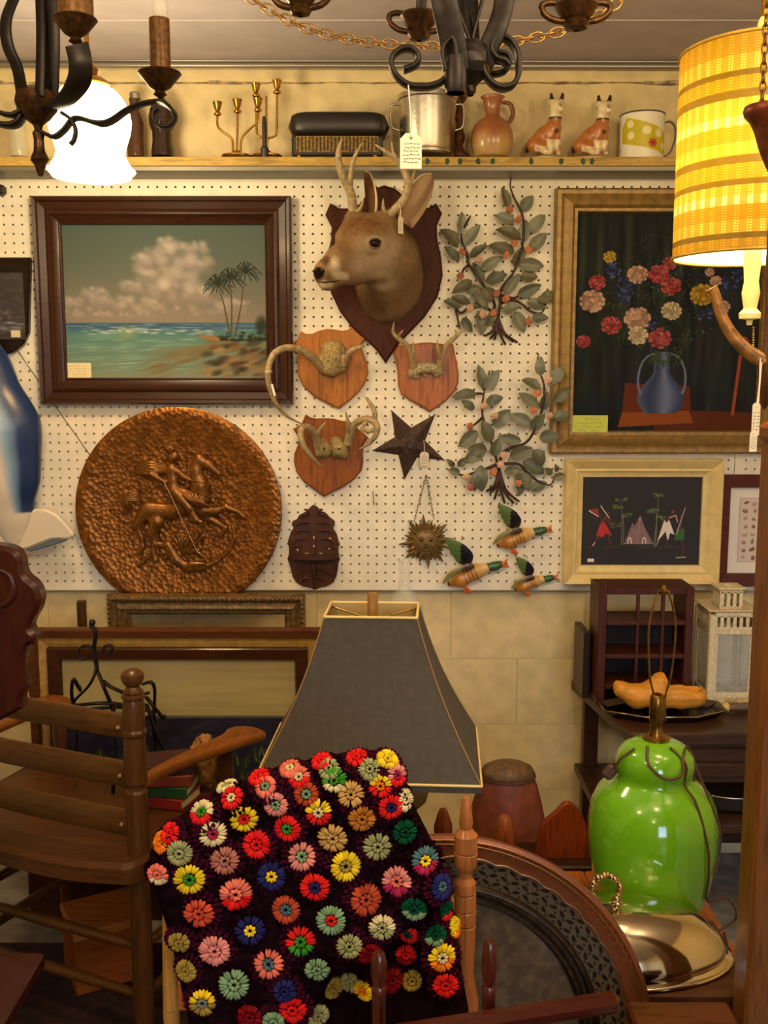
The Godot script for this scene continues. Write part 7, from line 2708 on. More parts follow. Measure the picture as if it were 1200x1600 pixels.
func side_table_group() -> void:
	# table by the wall: top plane height from its back edge
	var y := P(893, 1062, 0.03).y
	var fl := on_level(984, 1146, y)
	var x0 := P(893, 1062, 0.03).x
	var x1 := 1.35
	var zf := fl.z
	var t := thing("side_table", "dark brown wooden side table against the wall with a lower shelf", "table", Vector3((x0 + x1) / 2, 0, zf / 2))
	var dm := wood(rgb8(74, 48, 32), 0, 0.4, 0.2)
	var mb := MB.new()
	mb.X = Transform3D(Basis(Vector3.RIGHT, -PI / 2), Vector3(0, y - 0.028, 0))
	mb.extrude(PackedVector2Array([Vector2(x0, -0.03), Vector2(x1, -0.03), Vector2(x1, -zf), Vector2(fl.x, -zf)]), 0.0, 0.028, 0.004)
	mb.X = Transform3D.IDENTITY
	part(mb, "table_top", dm, t)
	mb = MB.new()
	mb.box(Vector3((fl.x + x1) / 2, y - 0.085, zf - 0.03), Vector3(x1 - fl.x - 0.08, 0.11, 0.02), 0.003)
	var ap := part(mb, "apron", dm, t)
	for k in 2:
		mb = MB.new()
		mb.box(Vector3((fl.x + x1) / 2, y - 0.063 - k * 0.042, zf - 0.018), Vector3(x1 - fl.x - 0.12, 0.036, 0.01), 0.003)
		part(mb, "slat", dm, ap)
	for e in [[fl.x + 0.05, zf - 0.05], [x1 - 0.05, zf - 0.05], [x0 + 0.05, 0.07], [x1 - 0.05, 0.07]]:
		mb = MB.new()
		mb.box(Vector3(e[0], (y - 0.028) / 2, e[1]), Vector3(0.042, y - 0.028, 0.042), 0.003)
		part(mb, "leg", dm, t)
	var ys := P(893, 1202, 0.1).y
	mb = MB.new()
	mb.box(Vector3((x0 + x1) / 2, ys - 0.012, zf / 2 + 0.02), Vector3(x1 - x0 - 0.02, 0.024, zf - 0.06), 0.003)
	part(mb, "lower_shelf", dm, t)
	mb = MB.new()
	mb.box(Vector3((x0 + x1) / 2 + 0.15, 0.10, 0.09), Vector3(x1 - x0 - 0.4, 0.03, 0.03), 0.003)
	part(mb, "stretcher", dm, t)
	# silver-edged round tray and basket on the lower shelf
	var tc := on_level(1125, 1240, ys + 0.03)
	t = thing("round_pan", "round metal pan lying on the side table's lower shelf", "pan", Vector3(tc.x + 0.03, ys, tc.z - 0.05))
	mb = MB.new()
	mb.X = Transform3D(Basis(), Vector3(tc.x + 0.03, ys, tc.z - 0.06))
	mb.lathe([Vector2(0.001, 0.0), Vector2(0.11, 0.0), Vector2(0.13, 0.012), Vector2(0.135, 0.045), Vector2(0.142, 0.05), Vector2(0.138, 0.052), Vector2(0.128, 0.046), Vector2(0.122, 0.012), Vector2(0.001, 0.008)], 48, 0.7)
	part(mb, "pan_body", mat(rgb8(92, 84, 74), 0.35, 0.9), t)
	mb = MB.new()
	var ring := []
	for k in 48: ring.append(Vector3(tc.x + 0.03 + cos(TAU * k / 48) * 0.141, ys + 0.051, tc.z - 0.06 + sin(TAU * k / 48) * 0.141))
	mb.tube(ring, 0.003, 7, false, true)
	part(mb, "rim", mat(rgb8(196, 188, 170), 0.25, 1.0), t)
	# open rack with cubby holes
	var zr := 0.26
	var rl := P(937, 918, zr)
	var rr := P(1086, 918, zr)
	var rt := rl.y
	t = thing("open_rack", "reddish brown wooden rack with open square compartments on the side table", "rack", Vector3((rl.x + rr.x) / 2, y, zr - 0.1))
	var rm := wood(rgb8(88, 42, 30), 1, 0.45, 0.1)
	var depth := 0.12
	var zc := zr - depth / 2
	for x in [rl.x + 0.011, rr.x - 0.011]:
		mb = MB.new()
		mb.box(Vector3(x, (y + rt) / 2, zc), Vector3(0.022, rt - y, depth), 0.002)
		part(mb, "side_panel", rm, t)
	mb = MB.new()
	mb.box(Vector3((rl.x + rr.x) / 2, rt - 0.01, zc), Vector3(rr.x - rl.x - 0.045, 0.02, depth), 0.002)
	part(mb, "top_panel", rm, t)
	for py in [974, 1026, 1074]:
		mb = MB.new()
		var yy := maxf(P(1000, py, zr).y, y + 0.008)
		mb.box(Vector3((rl.x + rr.x) / 2, yy, zc), Vector3(rr.x - rl.x - 0.045, 0.012, depth - 0.004), 0.001)
		part(mb, "shelf", rm, t)
	for px in [996, 1035]:
		mb = MB.new()
		mb.box(Vector3(P(px, 1000, zr).x, (y + rt) / 2, zr - 0.008), Vector3(0.008, rt - y - 0.022, 0.014), 0.001)
		part(mb, "front_bar", rm, t)
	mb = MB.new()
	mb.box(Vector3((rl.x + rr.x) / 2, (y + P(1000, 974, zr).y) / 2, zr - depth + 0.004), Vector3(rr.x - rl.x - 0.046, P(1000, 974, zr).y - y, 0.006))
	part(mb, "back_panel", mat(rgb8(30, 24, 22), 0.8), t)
	# dark box beside it
	var b0 := P(912, 990, 0.2)
	t = thing("dark_box", "dark wooden box with a panelled lid beside the open rack", "box", Vector3(b0.x + 0.03, y, 0.16))
	mb = MB.new()
	var bt := b0.y
	mb.box(Vector3((b0.x + rl.x) / 2 - 0.002, (y + bt) / 2, 0.13), Vector3(rl.x - b0.x - 0.006, bt - y, 0.14), 0.003)
	part(mb, "body", wood(rgb8(44, 30, 22), 1, 0.4, 0.2), t)
	mb = MB.new()
	mb.box(Vector3((b0.x + rl.x) / 2 - 0.002, bt - 0.03, 0.2015), Vector3(rl.x - b0.x - 0.014, 0.004, 0.003))
	mb.box(Vector3((b0.x + rl.x) / 2 - 0.002, y + 0.03, 0.2015), Vector3(rl.x - b0.x - 0.014, 0.004, 0.003))
	part(mb, "edge_band", wood(rgb8(70, 44, 28), 0), t)
	# pewter tray with a wooden clog
	var tray_c := on_level(1034, 1109, y + 0.01)
	t = thing("pewter_tray", "low pewter tray with cut corners on the side table under the clog", "tray", Vector3(tray_c.x, y, tray_c.z))
	mb = MB.new()
	var pw := mat(rgb8(108, 98, 92), 0.22, 1.0)
	var tray_rows := []
	for q in [[0.80, 0.000], [0.86, 0.002], [0.98, 0.018], [1.0, 0.020], [0.985, 0.022], [0.86, 0.008], [0.80, 0.005], [0.001, 0.005]]:
		var row := PackedVector3Array()
		for k in 9:
			var a := TAU * (k % 8 + 0.5) / 8
			row.append(Vector3(tray_c.x + q[0] * 0.165 * cos(a) * 1.06, y + q[1], tray_c.z + q[0] * 0.095 * sin(a)))
		tray_rows.append(row)
	mb.sg = -1
	mb.grid(tray_rows)
	part(mb, "tray_body", pw, t)
	mb = MB.new()
	var rim: Array = []
	for p in tray_rows[3]: rim.append(p)
	rim.pop_back()
	mb.tube(rim, 0.0025, 7, false, true)
	part(mb, "raised_rim", mat(rgb8(170, 160, 140), 0.15, 1.0), t)
	# clog
	var cb := y + 0.006
	var cz := tray_c.z + 0.005
	t = thing("wooden_clog", "honey coloured wooden clog lying on the pewter tray", "clog", Vector3(tray_c.x, cb, cz))
	var at := func(X: float, Yp: float, dz := 0.0) -> Vector3: return P(880.0 + X / 3.75, 890.0 + Yp / 3.75, cz + dz)
	var u := mpp(tray_c) / 3.75
	var solid := blend_field([[at.call(345, 705), at.call(430, 742), 48 * u, 66 * u], [at.call(430, 742), at.call(530, 725), 68 * u, 72 * u], [at.call(530, 715), at.call(572, 662), 70 * u, 62 * u], [at.call(560, 740), at.call(680, 742), 74 * u, 70 * u], [at.call(680, 742), at.call(768, 738), 70 * u, 70 * u], [at.call(335, 690), at.call(318, 674), 36 * u, 24 * u]], 0.012)
	var hollow := blend_field([[at.call(640, 668), at.call(768, 680), 46 * u, 52 * u], [at.call(640, 625), at.call(768, 610), 50 * u, 60 * u], [at.call(560, 700), at.call(640, 690), 36 * u, 40 * u]], 0.01)
	var arch: Vector3 = at.call(630, 835)
	var rr2 := 46 * u
	var top_cut: float = at.call(600, 676).y
	var heel_x: float = at.call(610, 600).x
	var clog := func(p: Vector3) -> float:
		var d: float = solid.call(p)
		d = maxf(d, -hollow.call(p))
		d = maxf(d, rr2 - Vector2(p.x - arch.x, (p.y - arch.y) * 1.2).length())
		d = maxf(d, cb - p.y)
		if p.x > heel_x: d = maxf(d, p.y - top_cut)
		return d
	mb = MB.new()
	mb.nets(clog, Vector3(at.call(280, 700).x, cb - 0.01, cz - 0.06), Vector3(at.call(850, 700).x, at.call(560, 570).y, cz + 0.06), 0.0045)
	part(mb, "clog_body", wood(rgb8(214, 146, 48), 0, 0.4, 0.1), t)
	# shed antler behind the clog
	t = thing("shed_antler", "loose antler lying between clog and white lantern", "antler", Vector3(P(1110, 1070, 0.3).x, y, 0.3))
	var yz := func(px: float, py: float, h: float) -> Vector3: return on_level(px, py, y + h)
	mb = MB.new()
	mb.tube(curve([yz.call(1080, 1062, 0.02), yz.call(1100, 1080, 0.014), yz.call(1130, 1094, 0.012), yz.call(1165, 1098, 0.012), yz.call(1190, 1102, 0.012)], 5), [0.004, 0.009, 0.011, 0.011, 0.012], 9)
	mb.tube(curve([yz.call(1096, 1078, 0.014), yz.call(1106, 1066, 0.04), yz.call(1124, 1030, 0.085)], 5), [0.010, 0.010, 0.0015], 9)
	mb.tube(curve([yz.call(1092, 1052, 0.03), yz.call(1118, 1066, 0.022), yz.call(1150, 1084, 0.018), yz.call(1180, 1086, 0.016)], 5), [0.002, 0.008, 0.010, 0.010], 9)
	part(mb, "antler_branch", antler_mat(), t)
	# pieces of driftwood and a bottle stopper in front
	var dc := on_level(1150, 1105, y + 0.014)
	t = thing("carving_tool", "short antler handled tool with a pale knob on the side table", "tool", Vector3(dc.x, y, dc.z))
	mb = MB.new()
	mb.tube(curve([dc + Vector3(-0.018, 0, 0.0), dc, dc + Vector3(0.03, 0, -0.004), dc + Vector3(0.08, 0.004, -0.006)], 4), [0.009, 0.011, 0.012, 0.011], 10)
	part(mb, "grip", mottled(rgb8(120, 96, 74), 0.6, 0.0, 0.5, 14.0), t)
	mb = MB.new()
	mb.ball(dc + Vector3(-0.028, 0.001, 0.002), Vector3(0.012, 0.014, 0.013), 12)
	part(mb, "knob", mat(rgb8(196, 164, 90), 0.5), t)
	mb = MB.new()
	mb.X = Transform3D(Basis(Vector3.RIGHT, -0.9), dc + Vector3(0.06, 0.016, 0.008))
	mb.box(Vector3.ZERO, Vector3(0.018, 0.024, 0.001))
	part(mb, "paper_label", mat(rgb8(226, 216, 204), 0.8), t)
	lantern(y)

func lantern(y: float) -> void:
	var z := 0.2
	var l := P(1107, 1000, z + 0.06)
	var r := P(1185, 1000, z + 0.06)
	var w := r.x - l.x
	var cx := (l.x + r.x) / 2
	var t := thing("white_lantern", "worn white metal candle lantern with glass sides on the side table", "lantern", Vector3(cx, y, z))
	var wm := mottled(rgb8(222, 206, 166), 0.6, 0.05, 0.86, 16.0)
	var y1 := P(1145, 956, z + 0.06).y
	var yg := P(1145, 986, z + 0.06).y
	var h := w / 2
	var mb := MB.new()
	mb.box(Vector3(cx, y + 0.008, z), Vector3(w, 0.016, w), 0.002)
	part(mb, "base", wm, t)
	for sx in [-1, 1]:
		for sz in [-1, 1]:
			mb = MB.new()
			mb.box(Vector3(cx + sx * (h - 0.008), (y + y1) / 2, z + sz * (h - 0.008)), Vector3(0.016, y1 - y - 0.016, 0.016), 0.002)
			part(mb, "corner_post", wm, t)
	for side in 4:
		var B := Basis(Vector3.UP, PI / 2 * side)
		# panel with a row of slots above each pane
		mb = MB.new()
		mb.X = Transform3D(B, Vector3(cx, 0, z))
		var zz := h - 0.004
		mb.box(Vector3(0, y1 - 0.007, zz), Vector3(w - 0.03, 0.014, 0.004), 0.001)
		mb.box(Vector3(0, yg + 0.006, zz), Vector3(w - 0.03, 0.012, 0.004), 0.001)
		var n := 6
		for k in n + 1:
			mb.box(Vector3(-h + 0.016 + (w - 0.032) * k / n, (y1 + yg) / 2, zz), Vector3((w - 0.032) / n * 0.55, y1 - yg - 0.02, 0.004), 0.001)
		part(mb, "slotted_panel", wm, t)
		mb = MB.new()
		mb.X = Transform3D(B, Vector3(cx, 0, z))
		mb.box(Vector3(0, yg - 0.004, zz - 0.001), Vector3(w - 0.03, 0.01, 0.006), 0.001)
		mb.box(Vector3(0, y + 0.026, zz - 0.001), Vector3(w - 0.03, 0.02, 0.006), 0.001)
		for e in [-1, 1]:
			mb.box(Vector3(e * (h - 0.02), (y + yg) / 2, zz - 0.001), Vector3(0.009, yg - y - 0.02, 0.006), 0.001)
		var pf := part(mb, "pane_frame", wm, t)
		mb = MB.new()
		mb.X = Transform3D(B, Vector3(cx, 0, z))
		mb.box(Vector3(0, (y + yg) / 2 + 0.01, zz - 0.002), Vector3(w - 0.045, yg - y - 0.04, 0.002))
		part(mb, "pane", glass(rgb8(210, 214, 206), 0.22, 0.05), pf)
	# sloping roof and chimney
	mb = MB.new()
	mb.X = Transform3D(Basis(Vector3.UP, PI / 4), Vector3(cx, 0, z))
	var yc := P(1145, 948, z).y
	mb.sg = -1
	mb.lathe([Vector2(h * 1.40, y1), Vector2(h * 1.46, y1 + 0.003), Vector2(h * 1.40, y1 + 0.006), Vector2(h * 0.75, yc), Vector2(0.001, yc)], 4, 0.1)
	part(mb, "roof", wm, t)
	var ch := P(1145, 922, z + 0.03).y
	var cw := 0.06
	for side in 4:
		mb = MB.new()
		mb.X = Transform3D(Basis(Vector3.UP, PI / 2 * side), Vector3(cx, 0, z))
		mb.box(Vector3(0, yc + 0.004, cw / 2), Vector3(cw, 0.008, 0.004), 0.001)
		mb.box(Vector3(0, ch - 0.004, cw / 2), Vector3(cw, 0.010, 0.004), 0.001)
		for k in 4:
			mb.box(Vector3(-cw / 2 + 0.004 + (cw - 0.008) * k / 3.0, (yc + ch) / 2, cw / 2), Vector3(0.010, ch - yc - 0.008, 0.004), 0.001)
		part(mb, "chimney_side", wm, t)
	mb = MB.new()
	mb.X = Transform3D(Basis(), Vector3(cx, 0, z))
	mb.box(Vector3(0, ch + 0.004, 0), Vector3(cw + 0.016, 0.006, cw + 0.016), 0.002)
	mb.ball(Vector3(0, ch + 0.008, 0), Vector3(0.012, 0.005, 0.012), 10)
	part(mb, "chimney_cap", wm, t)
	mb = MB.new()
	mb.tube(curve([Vector3(cx - 0.04, ch + 0.002, z), Vector3(cx - 0.048, ch - 0.008, z - 0.02), Vector3(cx - 0.036, ch - 0.018, z - 0.04), Vector3(cx + 0.034, ch - 0.03, z - 0.05), Vector3(cx + 0.06, ch - 0.02, z - 0.03), Vector3(cx + 0.05, ch + 0.0, z + 0.0)], 5), 0.0018, 7)
	part(mb, "wire_handle", mat(rgb8(170, 165, 155), 0.35, 0.8), t)
# ---------------------------------------------------------------- furniture and lamps in front
func pyramid_lamp() -> void:
	var c := Vector3(-0.022, 0.0, 0.995)
	var yb := 0.715
	var yt := 1.006
	var hb := Vector2(0.21, 0.155)
	var ht := Vector2(0.088, 0.062)
	var turn := Basis(Vector3.UP, -0.06)
	var t := thing("pyramid_lamp", "table lamp with a large dark grey four sided shade edged in cream", "lamp", c + Vector3(0, 0.36, 0))
	var cloth := mottled(rgb8(74, 66, 56), 0.85, 0.0, 0.9, 9.0)
	relief(cloth, noise_tex("weave", 0.25, FastNoiseLite.TYPE_SIMPLEX, 1, [], 256), 0.12)
	var inside := mat(rgb8(196, 168, 110), 0.6)
	var corner := func(sx: float, sz: float, f: float, inset: float) -> Vector3:
		# the sides sag in a little towards the middle of their height
		var sag := 0.012 * sin(PI * f)
		var h := hb.lerp(ht, f) - Vector2(sag + inset, sag + inset)
		return c + turn * Vector3(sx * h.x, lerpf(yb, yt, f), sz * h.y)
	var sg := [[-1.0, 1.0], [1.0, 1.0], [1.0, -1.0], [-1.0, -1.0]]
	for s in 4:
		var a: Array = sg[s]
		var b: Array = sg[(s + 1) % 4]
		for side in 2:
			var mb := MB.new()
			var rows := []
			for i in 9:
				var f := i / 8.0
				rows.append(PackedVector3Array([corner.call(a[0], a[1], f, 0.0025 * side), corner.call(b[0], b[1], f, 0.0025 * side)]))
			mb.grid(rows, side == 0)
			part(mb, "shade_panel" if side == 0 else "shade_lining", cloth if side == 0 else inside, t)
		# drop lip along the bottom
		var mb2 := MB.new()
		mb2.sg = -1
		var p0: Vector3 = corner.call(a[0], a[1], 0.0, 0.0)
		var p1: Vector3 = corner.call(b[0], b[1], 0.0, 0.0)
		var dn := Vector3(0, -0.014, 0)
		mb2.quad(p0 + dn, p1 + dn, p1, p0)
		var inw := (c - (p0 + p1) * 0.5) * Vector3(1, 0, 1)
		inw = inw.normalized() * 0.002
		mb2.quad(p1 + dn + inw, p0 + dn + inw, p0 + inw, p1 + inw)
		mb2.quad(p0 + dn, p0 + dn + inw, p1 + dn + inw, p1 + dn)
		part(mb2, "lower_lip", cloth, t)
		var piping := mat(rgb8(224, 196, 128), 0.6)
		for f in [0.0, 1.0]:
			var mb := MB.new()
			mb.tube([corner.call(a[0], a[1], f, 0.0), corner.call(b[0], b[1], f, 0.0)], 0.0028, 8)
			part(mb, "cream_piping", piping, t)
		var mb3 := MB.new()
		var edge := []
		for i in 9: edge.append(corner.call(a[0], a[1], i / 8.0, 0.0))
		mb3.tube(edge, 0.0013, 6)
		part(mb3, "corner_seam", mat(rgb8(150, 108, 66), 0.6), t)
	# spider, finial, harp
	var mb := MB.new()
	for s in sg:
		mb.tube([c + Vector3(0, yt - 0.02, 0), corner.call(s[0], s[1], 0.97, 0.003)], 0.0018, 6)
	part(mb, "spider", mat(rgb8(170, 140, 80), 0.3, 0.9), t)
	mb = MB.new()
	mb.X = Transform3D(Basis(), c)
	mb.lathe([Vector2(0.006, yt - 0.022), Vector2(0.0105, yt - 0.018), Vector2(0.0105, yt + 0.03), Vector2(0.009, yt + 0.034), Vector2(0.001, yt + 0.034)], 18)
	part(mb, "finial", wood(rgb8(164, 118, 62), 1, 0.4), t)
	mb = MB.new()
	mb.tube(curve([c + Vector3(0, yt - 0.022, 0), c + Vector3(0.05, yt - 0.06, 0), c + Vector3(0.06, yt - 0.14, 0), c + Vector3(0.02, yt - 0.24, 0)], 5), 0.002, 6)
	mb.tube(curve([c + Vector3(0, yt - 0.022, 0), c + Vector3(-0.05, yt - 0.06, 0), c + Vector3(-0.06, yt - 0.14, 0), c + Vector3(-0.02, yt - 0.24, 0)], 5), 0.002, 6)
	part(mb, "harp", mat(rgb8(170, 140, 80), 0.3, 0.9), t)
	mb = MB.new()
	mb.X = Transform3D(Basis(), c)
	mb.lathe([Vector2(0.001, 0.36), Vector2(0.085, 0.36), Vector2(0.085, 0.372), Vector2(0.05, 0.385), Vector2(0.03, 0.41), Vector2(0.05, 0.47), Vector2(0.058, 0.53), Vector2(0.04, 0.60), Vector2(0.018, 0.65), Vector2(0.014, 0.70), Vector2(0.022, 0.71), Vector2(0.022, 0.78), Vector2(0.001, 0.78)], 28, 0.8)
	part(mb, "lamp_base", mat(rgb8(176, 160, 130), 0.35), t)
	# small table under both lamps
	t = thing("lamp_table", "small round brown table under the pyramid lamp", "table", c)
	mb = MB.new()
	mb.X = Transform3D(Basis(), c + Vector3(-0.02, 0, -0.06))
	mb.lathe([Vector2(0.001, 0.335), Vector2(0.19, 0.335), Vector2(0.2, 0.342), Vector2(0.2, 0.355), Vector2(0.195, 0.36), Vector2(0.001, 0.36)], 40)
	part(mb, "table_top", wood(rgb8(96, 60, 36), 0, 0.4), t)
	for k in 4:
		mb = MB.new()
		var a := TAU * k / 4 + 0.7
		mb.tube([c + Vector3(-0.02 + cos(a) * 0.13, 0.335, -0.06 + sin(a) * 0.13), c + Vector3(-0.02 + cos(a) * 0.16, 0.0, -0.06 + sin(a) * 0.16)], [0.018, 0.012], 12)
		part(mb, "leg", wood(rgb8(96, 60, 36), 1, 0.4), t)
	# oil lamp with a clear chimney behind the shade
	var zo := 0.80
	t = thing("oil_lamp", "clear glass oil lamp chimney rising behind the grey shade", "oil lamp", Vector3(P(630, 1000, zo).x, 0.36, zo))
	mb = MB.new()
	var base_x := P(632, 940, zo).x
	mb.X = Transform3D(Basis(), Vector3(base_x, 0, zo))
	mb.lathe([Vector2(0.001, 0.361), Vector2(0.06, 0.361), Vector2(0.055, 0.375), Vector2(0.02, 0.39), Vector2(0.014, 0.45), Vector2(0.02, 0.5), Vector2(0.05, 0.53), Vector2(0.06, 0.57), Vector2(0.045, 0.62), Vector2(0.02, 0.64), Vector2(0.02, 0.66)], 28, 0.8)
	part(mb, "font", mat(rgb8(150, 130, 90), 0.2), t)
	mb = MB.new()
	turned(mb, 632, zo, [[18, 1060], [24, 1040], [30, 1000], [32, 970], [28, 945], [20, 930], [9, 921], [7.5, 905], [7.5, 885], [9, 878], [10, 875]], 36, 2.0)
	part(mb, "chimney", glass(rgb8(226, 226, 214), 0.22, 0.02), t)
	mb = MB.new()
	var gx := P(620, 900, zo)
	var rim := []
	for k in 20: rim.append(Vector3(P(632, 875, zo).x + cos(TAU * k / 20) * 10 * mpp(gx), P(632, 875, zo).y + 0.002 * sin(k * 2.5), zo + sin(TAU * k / 20) * 10 * mpp(gx)))
	mb.tube(rim, 0.0014, 6, false, true)
	part(mb, "crimped_rim", glass(rgb8(226, 226, 214), 0.3, 0.02), t)

func poly_dist(poly: PackedVector2Array, p: Vector2) -> float:
	var d := 1e9
	var s := 1.0
	var n := poly.size()
	var j := n - 1
	for i in n:
		var e := poly[j] - poly[i]
		var w := p - poly[i]
		var b := w - e * clampf(w.dot(e) / e.length_squared(), 0.0, 1.0)
		d = minf(d, b.length_squared())
		var c1 := p.y >= poly[i].y
		var c2 := p.y < poly[j].y
		var c3 := e.x * w.y > e.y * w.x
		if (c1 and c2 and c3) or (not c1 and not c2 and not c3): s = -s
		j = i
	return s * sqrt(d)

func blanket_chair() -> void:
	var z := 1.49
	# turned posts of the chair
	var t := thing("spindle_chair", "light brown wooden chair with turned back posts under the crocheted blanket", "chair", Vector3(P(500, 1500, z).x, 0, z))
	var wl := wood(rgb8(176, 106, 52), 1, 0.35, 0.2)
	var k := mpp(P(733, 1400, z))
	var mb := MB.new()
	var px := P(727, 1400, z).x
	var yy := func(py: float) -> float: return P(727, py, z).y
	mb.X = Transform3D(Basis(), Vector3(px, 0, z))
	var prof := [Vector2(0.016, 0.0), Vector2(0.02, 0.2), Vector2(0.022, yy.call(1560))]
	for q in [[15, 1520], [17, 1460], [17, 1445], [14, 1443], [17, 1441], [17.5, 1422], [15, 1420], [17.5, 1418], [17, 1396], [14, 1394], [17, 1392], [16, 1378], [10, 1370], [10, 1362], [15, 1356], [18, 1350], [18.5, 1332], [16, 1330], [18.5, 1328], [18, 1304], [14, 1300], [9, 1294], [11, 1286], [9, 1270], [7, 1250], [5, 1246], [0.5, 1245]]:
		prof.append(Vector2(q[0] * k, yy.call(q[1])))
	mb.lathe(prof, 24, 0.5)
	part(mb, "back_post", wl, t)
	mb = MB.new()
	var pl := P(265, 1480, z).x
	mb.X = Transform3D(Basis(), Vector3(pl, 0, z))
	prof = [Vector2(0.016, 0.0), Vector2(0.02, 0.2)]
	for q in [[13, 1600], [13.5, 1578], [11.5, 1576], [13.5, 1574], [12, 1500], [10, 1440], [9, 1412], [1, 1410]]:
		prof.append(Vector2(q[0] * k, yy.call(q[1])))
	mb.lathe(prof, 24, 0.5)
	part(mb, "back_post", wood(rgb8(190, 138, 62), 1, 0.35, 0.2), t)
	for h in [0.655, 0.52]:
		mb = MB.new()
		mb.bar(Vector3(pl, h, z - 0.005), Vector3(px, h, z - 0.005), Vector3.UP, 0.05, 0.018, 0.004)
		part(mb, "back_rail", wl, t)
	for q in 4:
		mb = MB.new()
		var x := lerpf(pl, px, (q + 1) / 5.0)
		mb.tube([Vector3(x, 0.42, z - 0.005), Vector3(x, 0.65, z - 0.005)], 0.009, 10)
		part(mb, "spindle", wl, t)
	mb = MB.new()
	var seat := [Vector2(pl - 0.02, 0.0), Vector2(px + 0.02, 0.0), Vector2(px + 0.01, 0.06), Vector2(pl - 0.01, 0.06)]
	mb.box(Vector3((pl + px) / 2, 0.42, z + 0.19), Vector3(px - pl + 0.05, 0.03, 0.40), 0.008)
	part(mb, "seat", wl, t)
	for e in [pl, px]:
		mb = MB.new()
		mb.tube([Vector3(e, 0.41, z + 0.36), Vector3(e, 0.0, z + 0.38)], [0.018, 0.013], 12)
		part(mb, "leg", wl, t)
	# the blanket: two hanging layers with soft edges
	var o1 := outline([[232, 1332], [262, 1290], [330, 1243], [440, 1202], [545, 1181], [610, 1177], [630, 1200], [642, 1262], [684, 1335], [704, 1392], [664, 1432], [600, 1470], [520, 1518], [490, 1570], [470, 1660], [318, 1660], [285, 1540], [258, 1430], [238, 1375]], 1.53)
	var o2 := outline([[300, 1420], [420, 1240], [560, 1200], [630, 1230], [680, 1330], [704, 1400], [716, 1460], [722, 1520], [732, 1570], [722, 1600], [690, 1700], [360, 1700]], 1.50)
	var z1 := 1.53
	var z2 := 1.495
	var wave := FastNoiseLite.new()
	wave.seed = 12
	wave.frequency = 5.0
	var slab := func(d2: float, dz: float, th: float, r: float) -> float:
		var a := d2 + r
		var b := absf(dz) - th + r
		return Vector2(maxf(a, 0.0), maxf(b, 0.0)).length() + minf(maxf(a, b), 0.0) - r
	var field := func(p: Vector3) -> float:
		var q := Vector2(p.x, p.y)
		var bulge := wave.get_noise_2dv(q) * 0.012
		var lean := (p.y - 0.7) * -0.06
		var d1: float = slab.call(poly_dist(o1, q), p.z - z1 - bulge - lean, 0.030, 0.029)
		var d2: float = slab.call(poly_dist(o2, q), p.z - z2 + 0.01 * sin(p.x * 60.0 + p.y * 20.0) - lean, 0.034, 0.032)
		return MB_smin(d1, d2, 0.012)
	t = thing("crochet_blanket", "dark crocheted blanket of bright flower squares draped over the chair back", "blanket", Vector3(P(480, 1500, z).x, 0.5, z))
	mb = MB.new()
	mb.nets(field, Vector3(P(225, 1400, 1.5).x - 0.02, 0.40, 1.42), Vector3(P(745, 1400, 1.5).x + 0.02, 0.95, 1.60), 0.0085)
	var yarn := mottled(rgb8(30, 12, 18), 0.95, 0.0, 0.55, 10.0)
	yarn.uv1_scale = Vector3.ONE * 10.0
	relief(yarn, noise_tex("yarn", 0.09, FastNoiseLite.TYPE_CELLULAR, 1, [], 256, FastNoiseLite.RETURN_DISTANCE), 0.8)
	yarn.metallic_specular = 0.1
	part(mb, "knitted_ground", yarn, t)
	# flowers: crop 220 + X / 2.222, 1160 + Y / 2.222; colours: petals, lower petals, centre
	var C := {"sage": lin(150, 150, 100), "cream": lin(206, 190, 140), "yellow": lin(222, 190, 40), "green": lin(60, 130, 40), "coral": lin(190, 74, 52), "pink": lin(206, 128, 116), "dusty": lin(164, 104, 88), "salmon": lin(216, 112, 90), "red": lin(206, 36, 34), "navy": lin(40, 40, 88), "terra": lin(168, 70, 44), "teal": lin(74, 104, 108), "tan": lin(186, 146, 82), "ochre": lin(172, 108, 40), "mag": lin(160, 40, 72), "dgreen": lin(20, 70, 44), "mint": lin(120, 150, 108), "dred": lin(120, 22, 26), "olive": lin(150, 128, 56), "orange": lin(226, 120, 30), "grey": lin(112, 116, 108)}
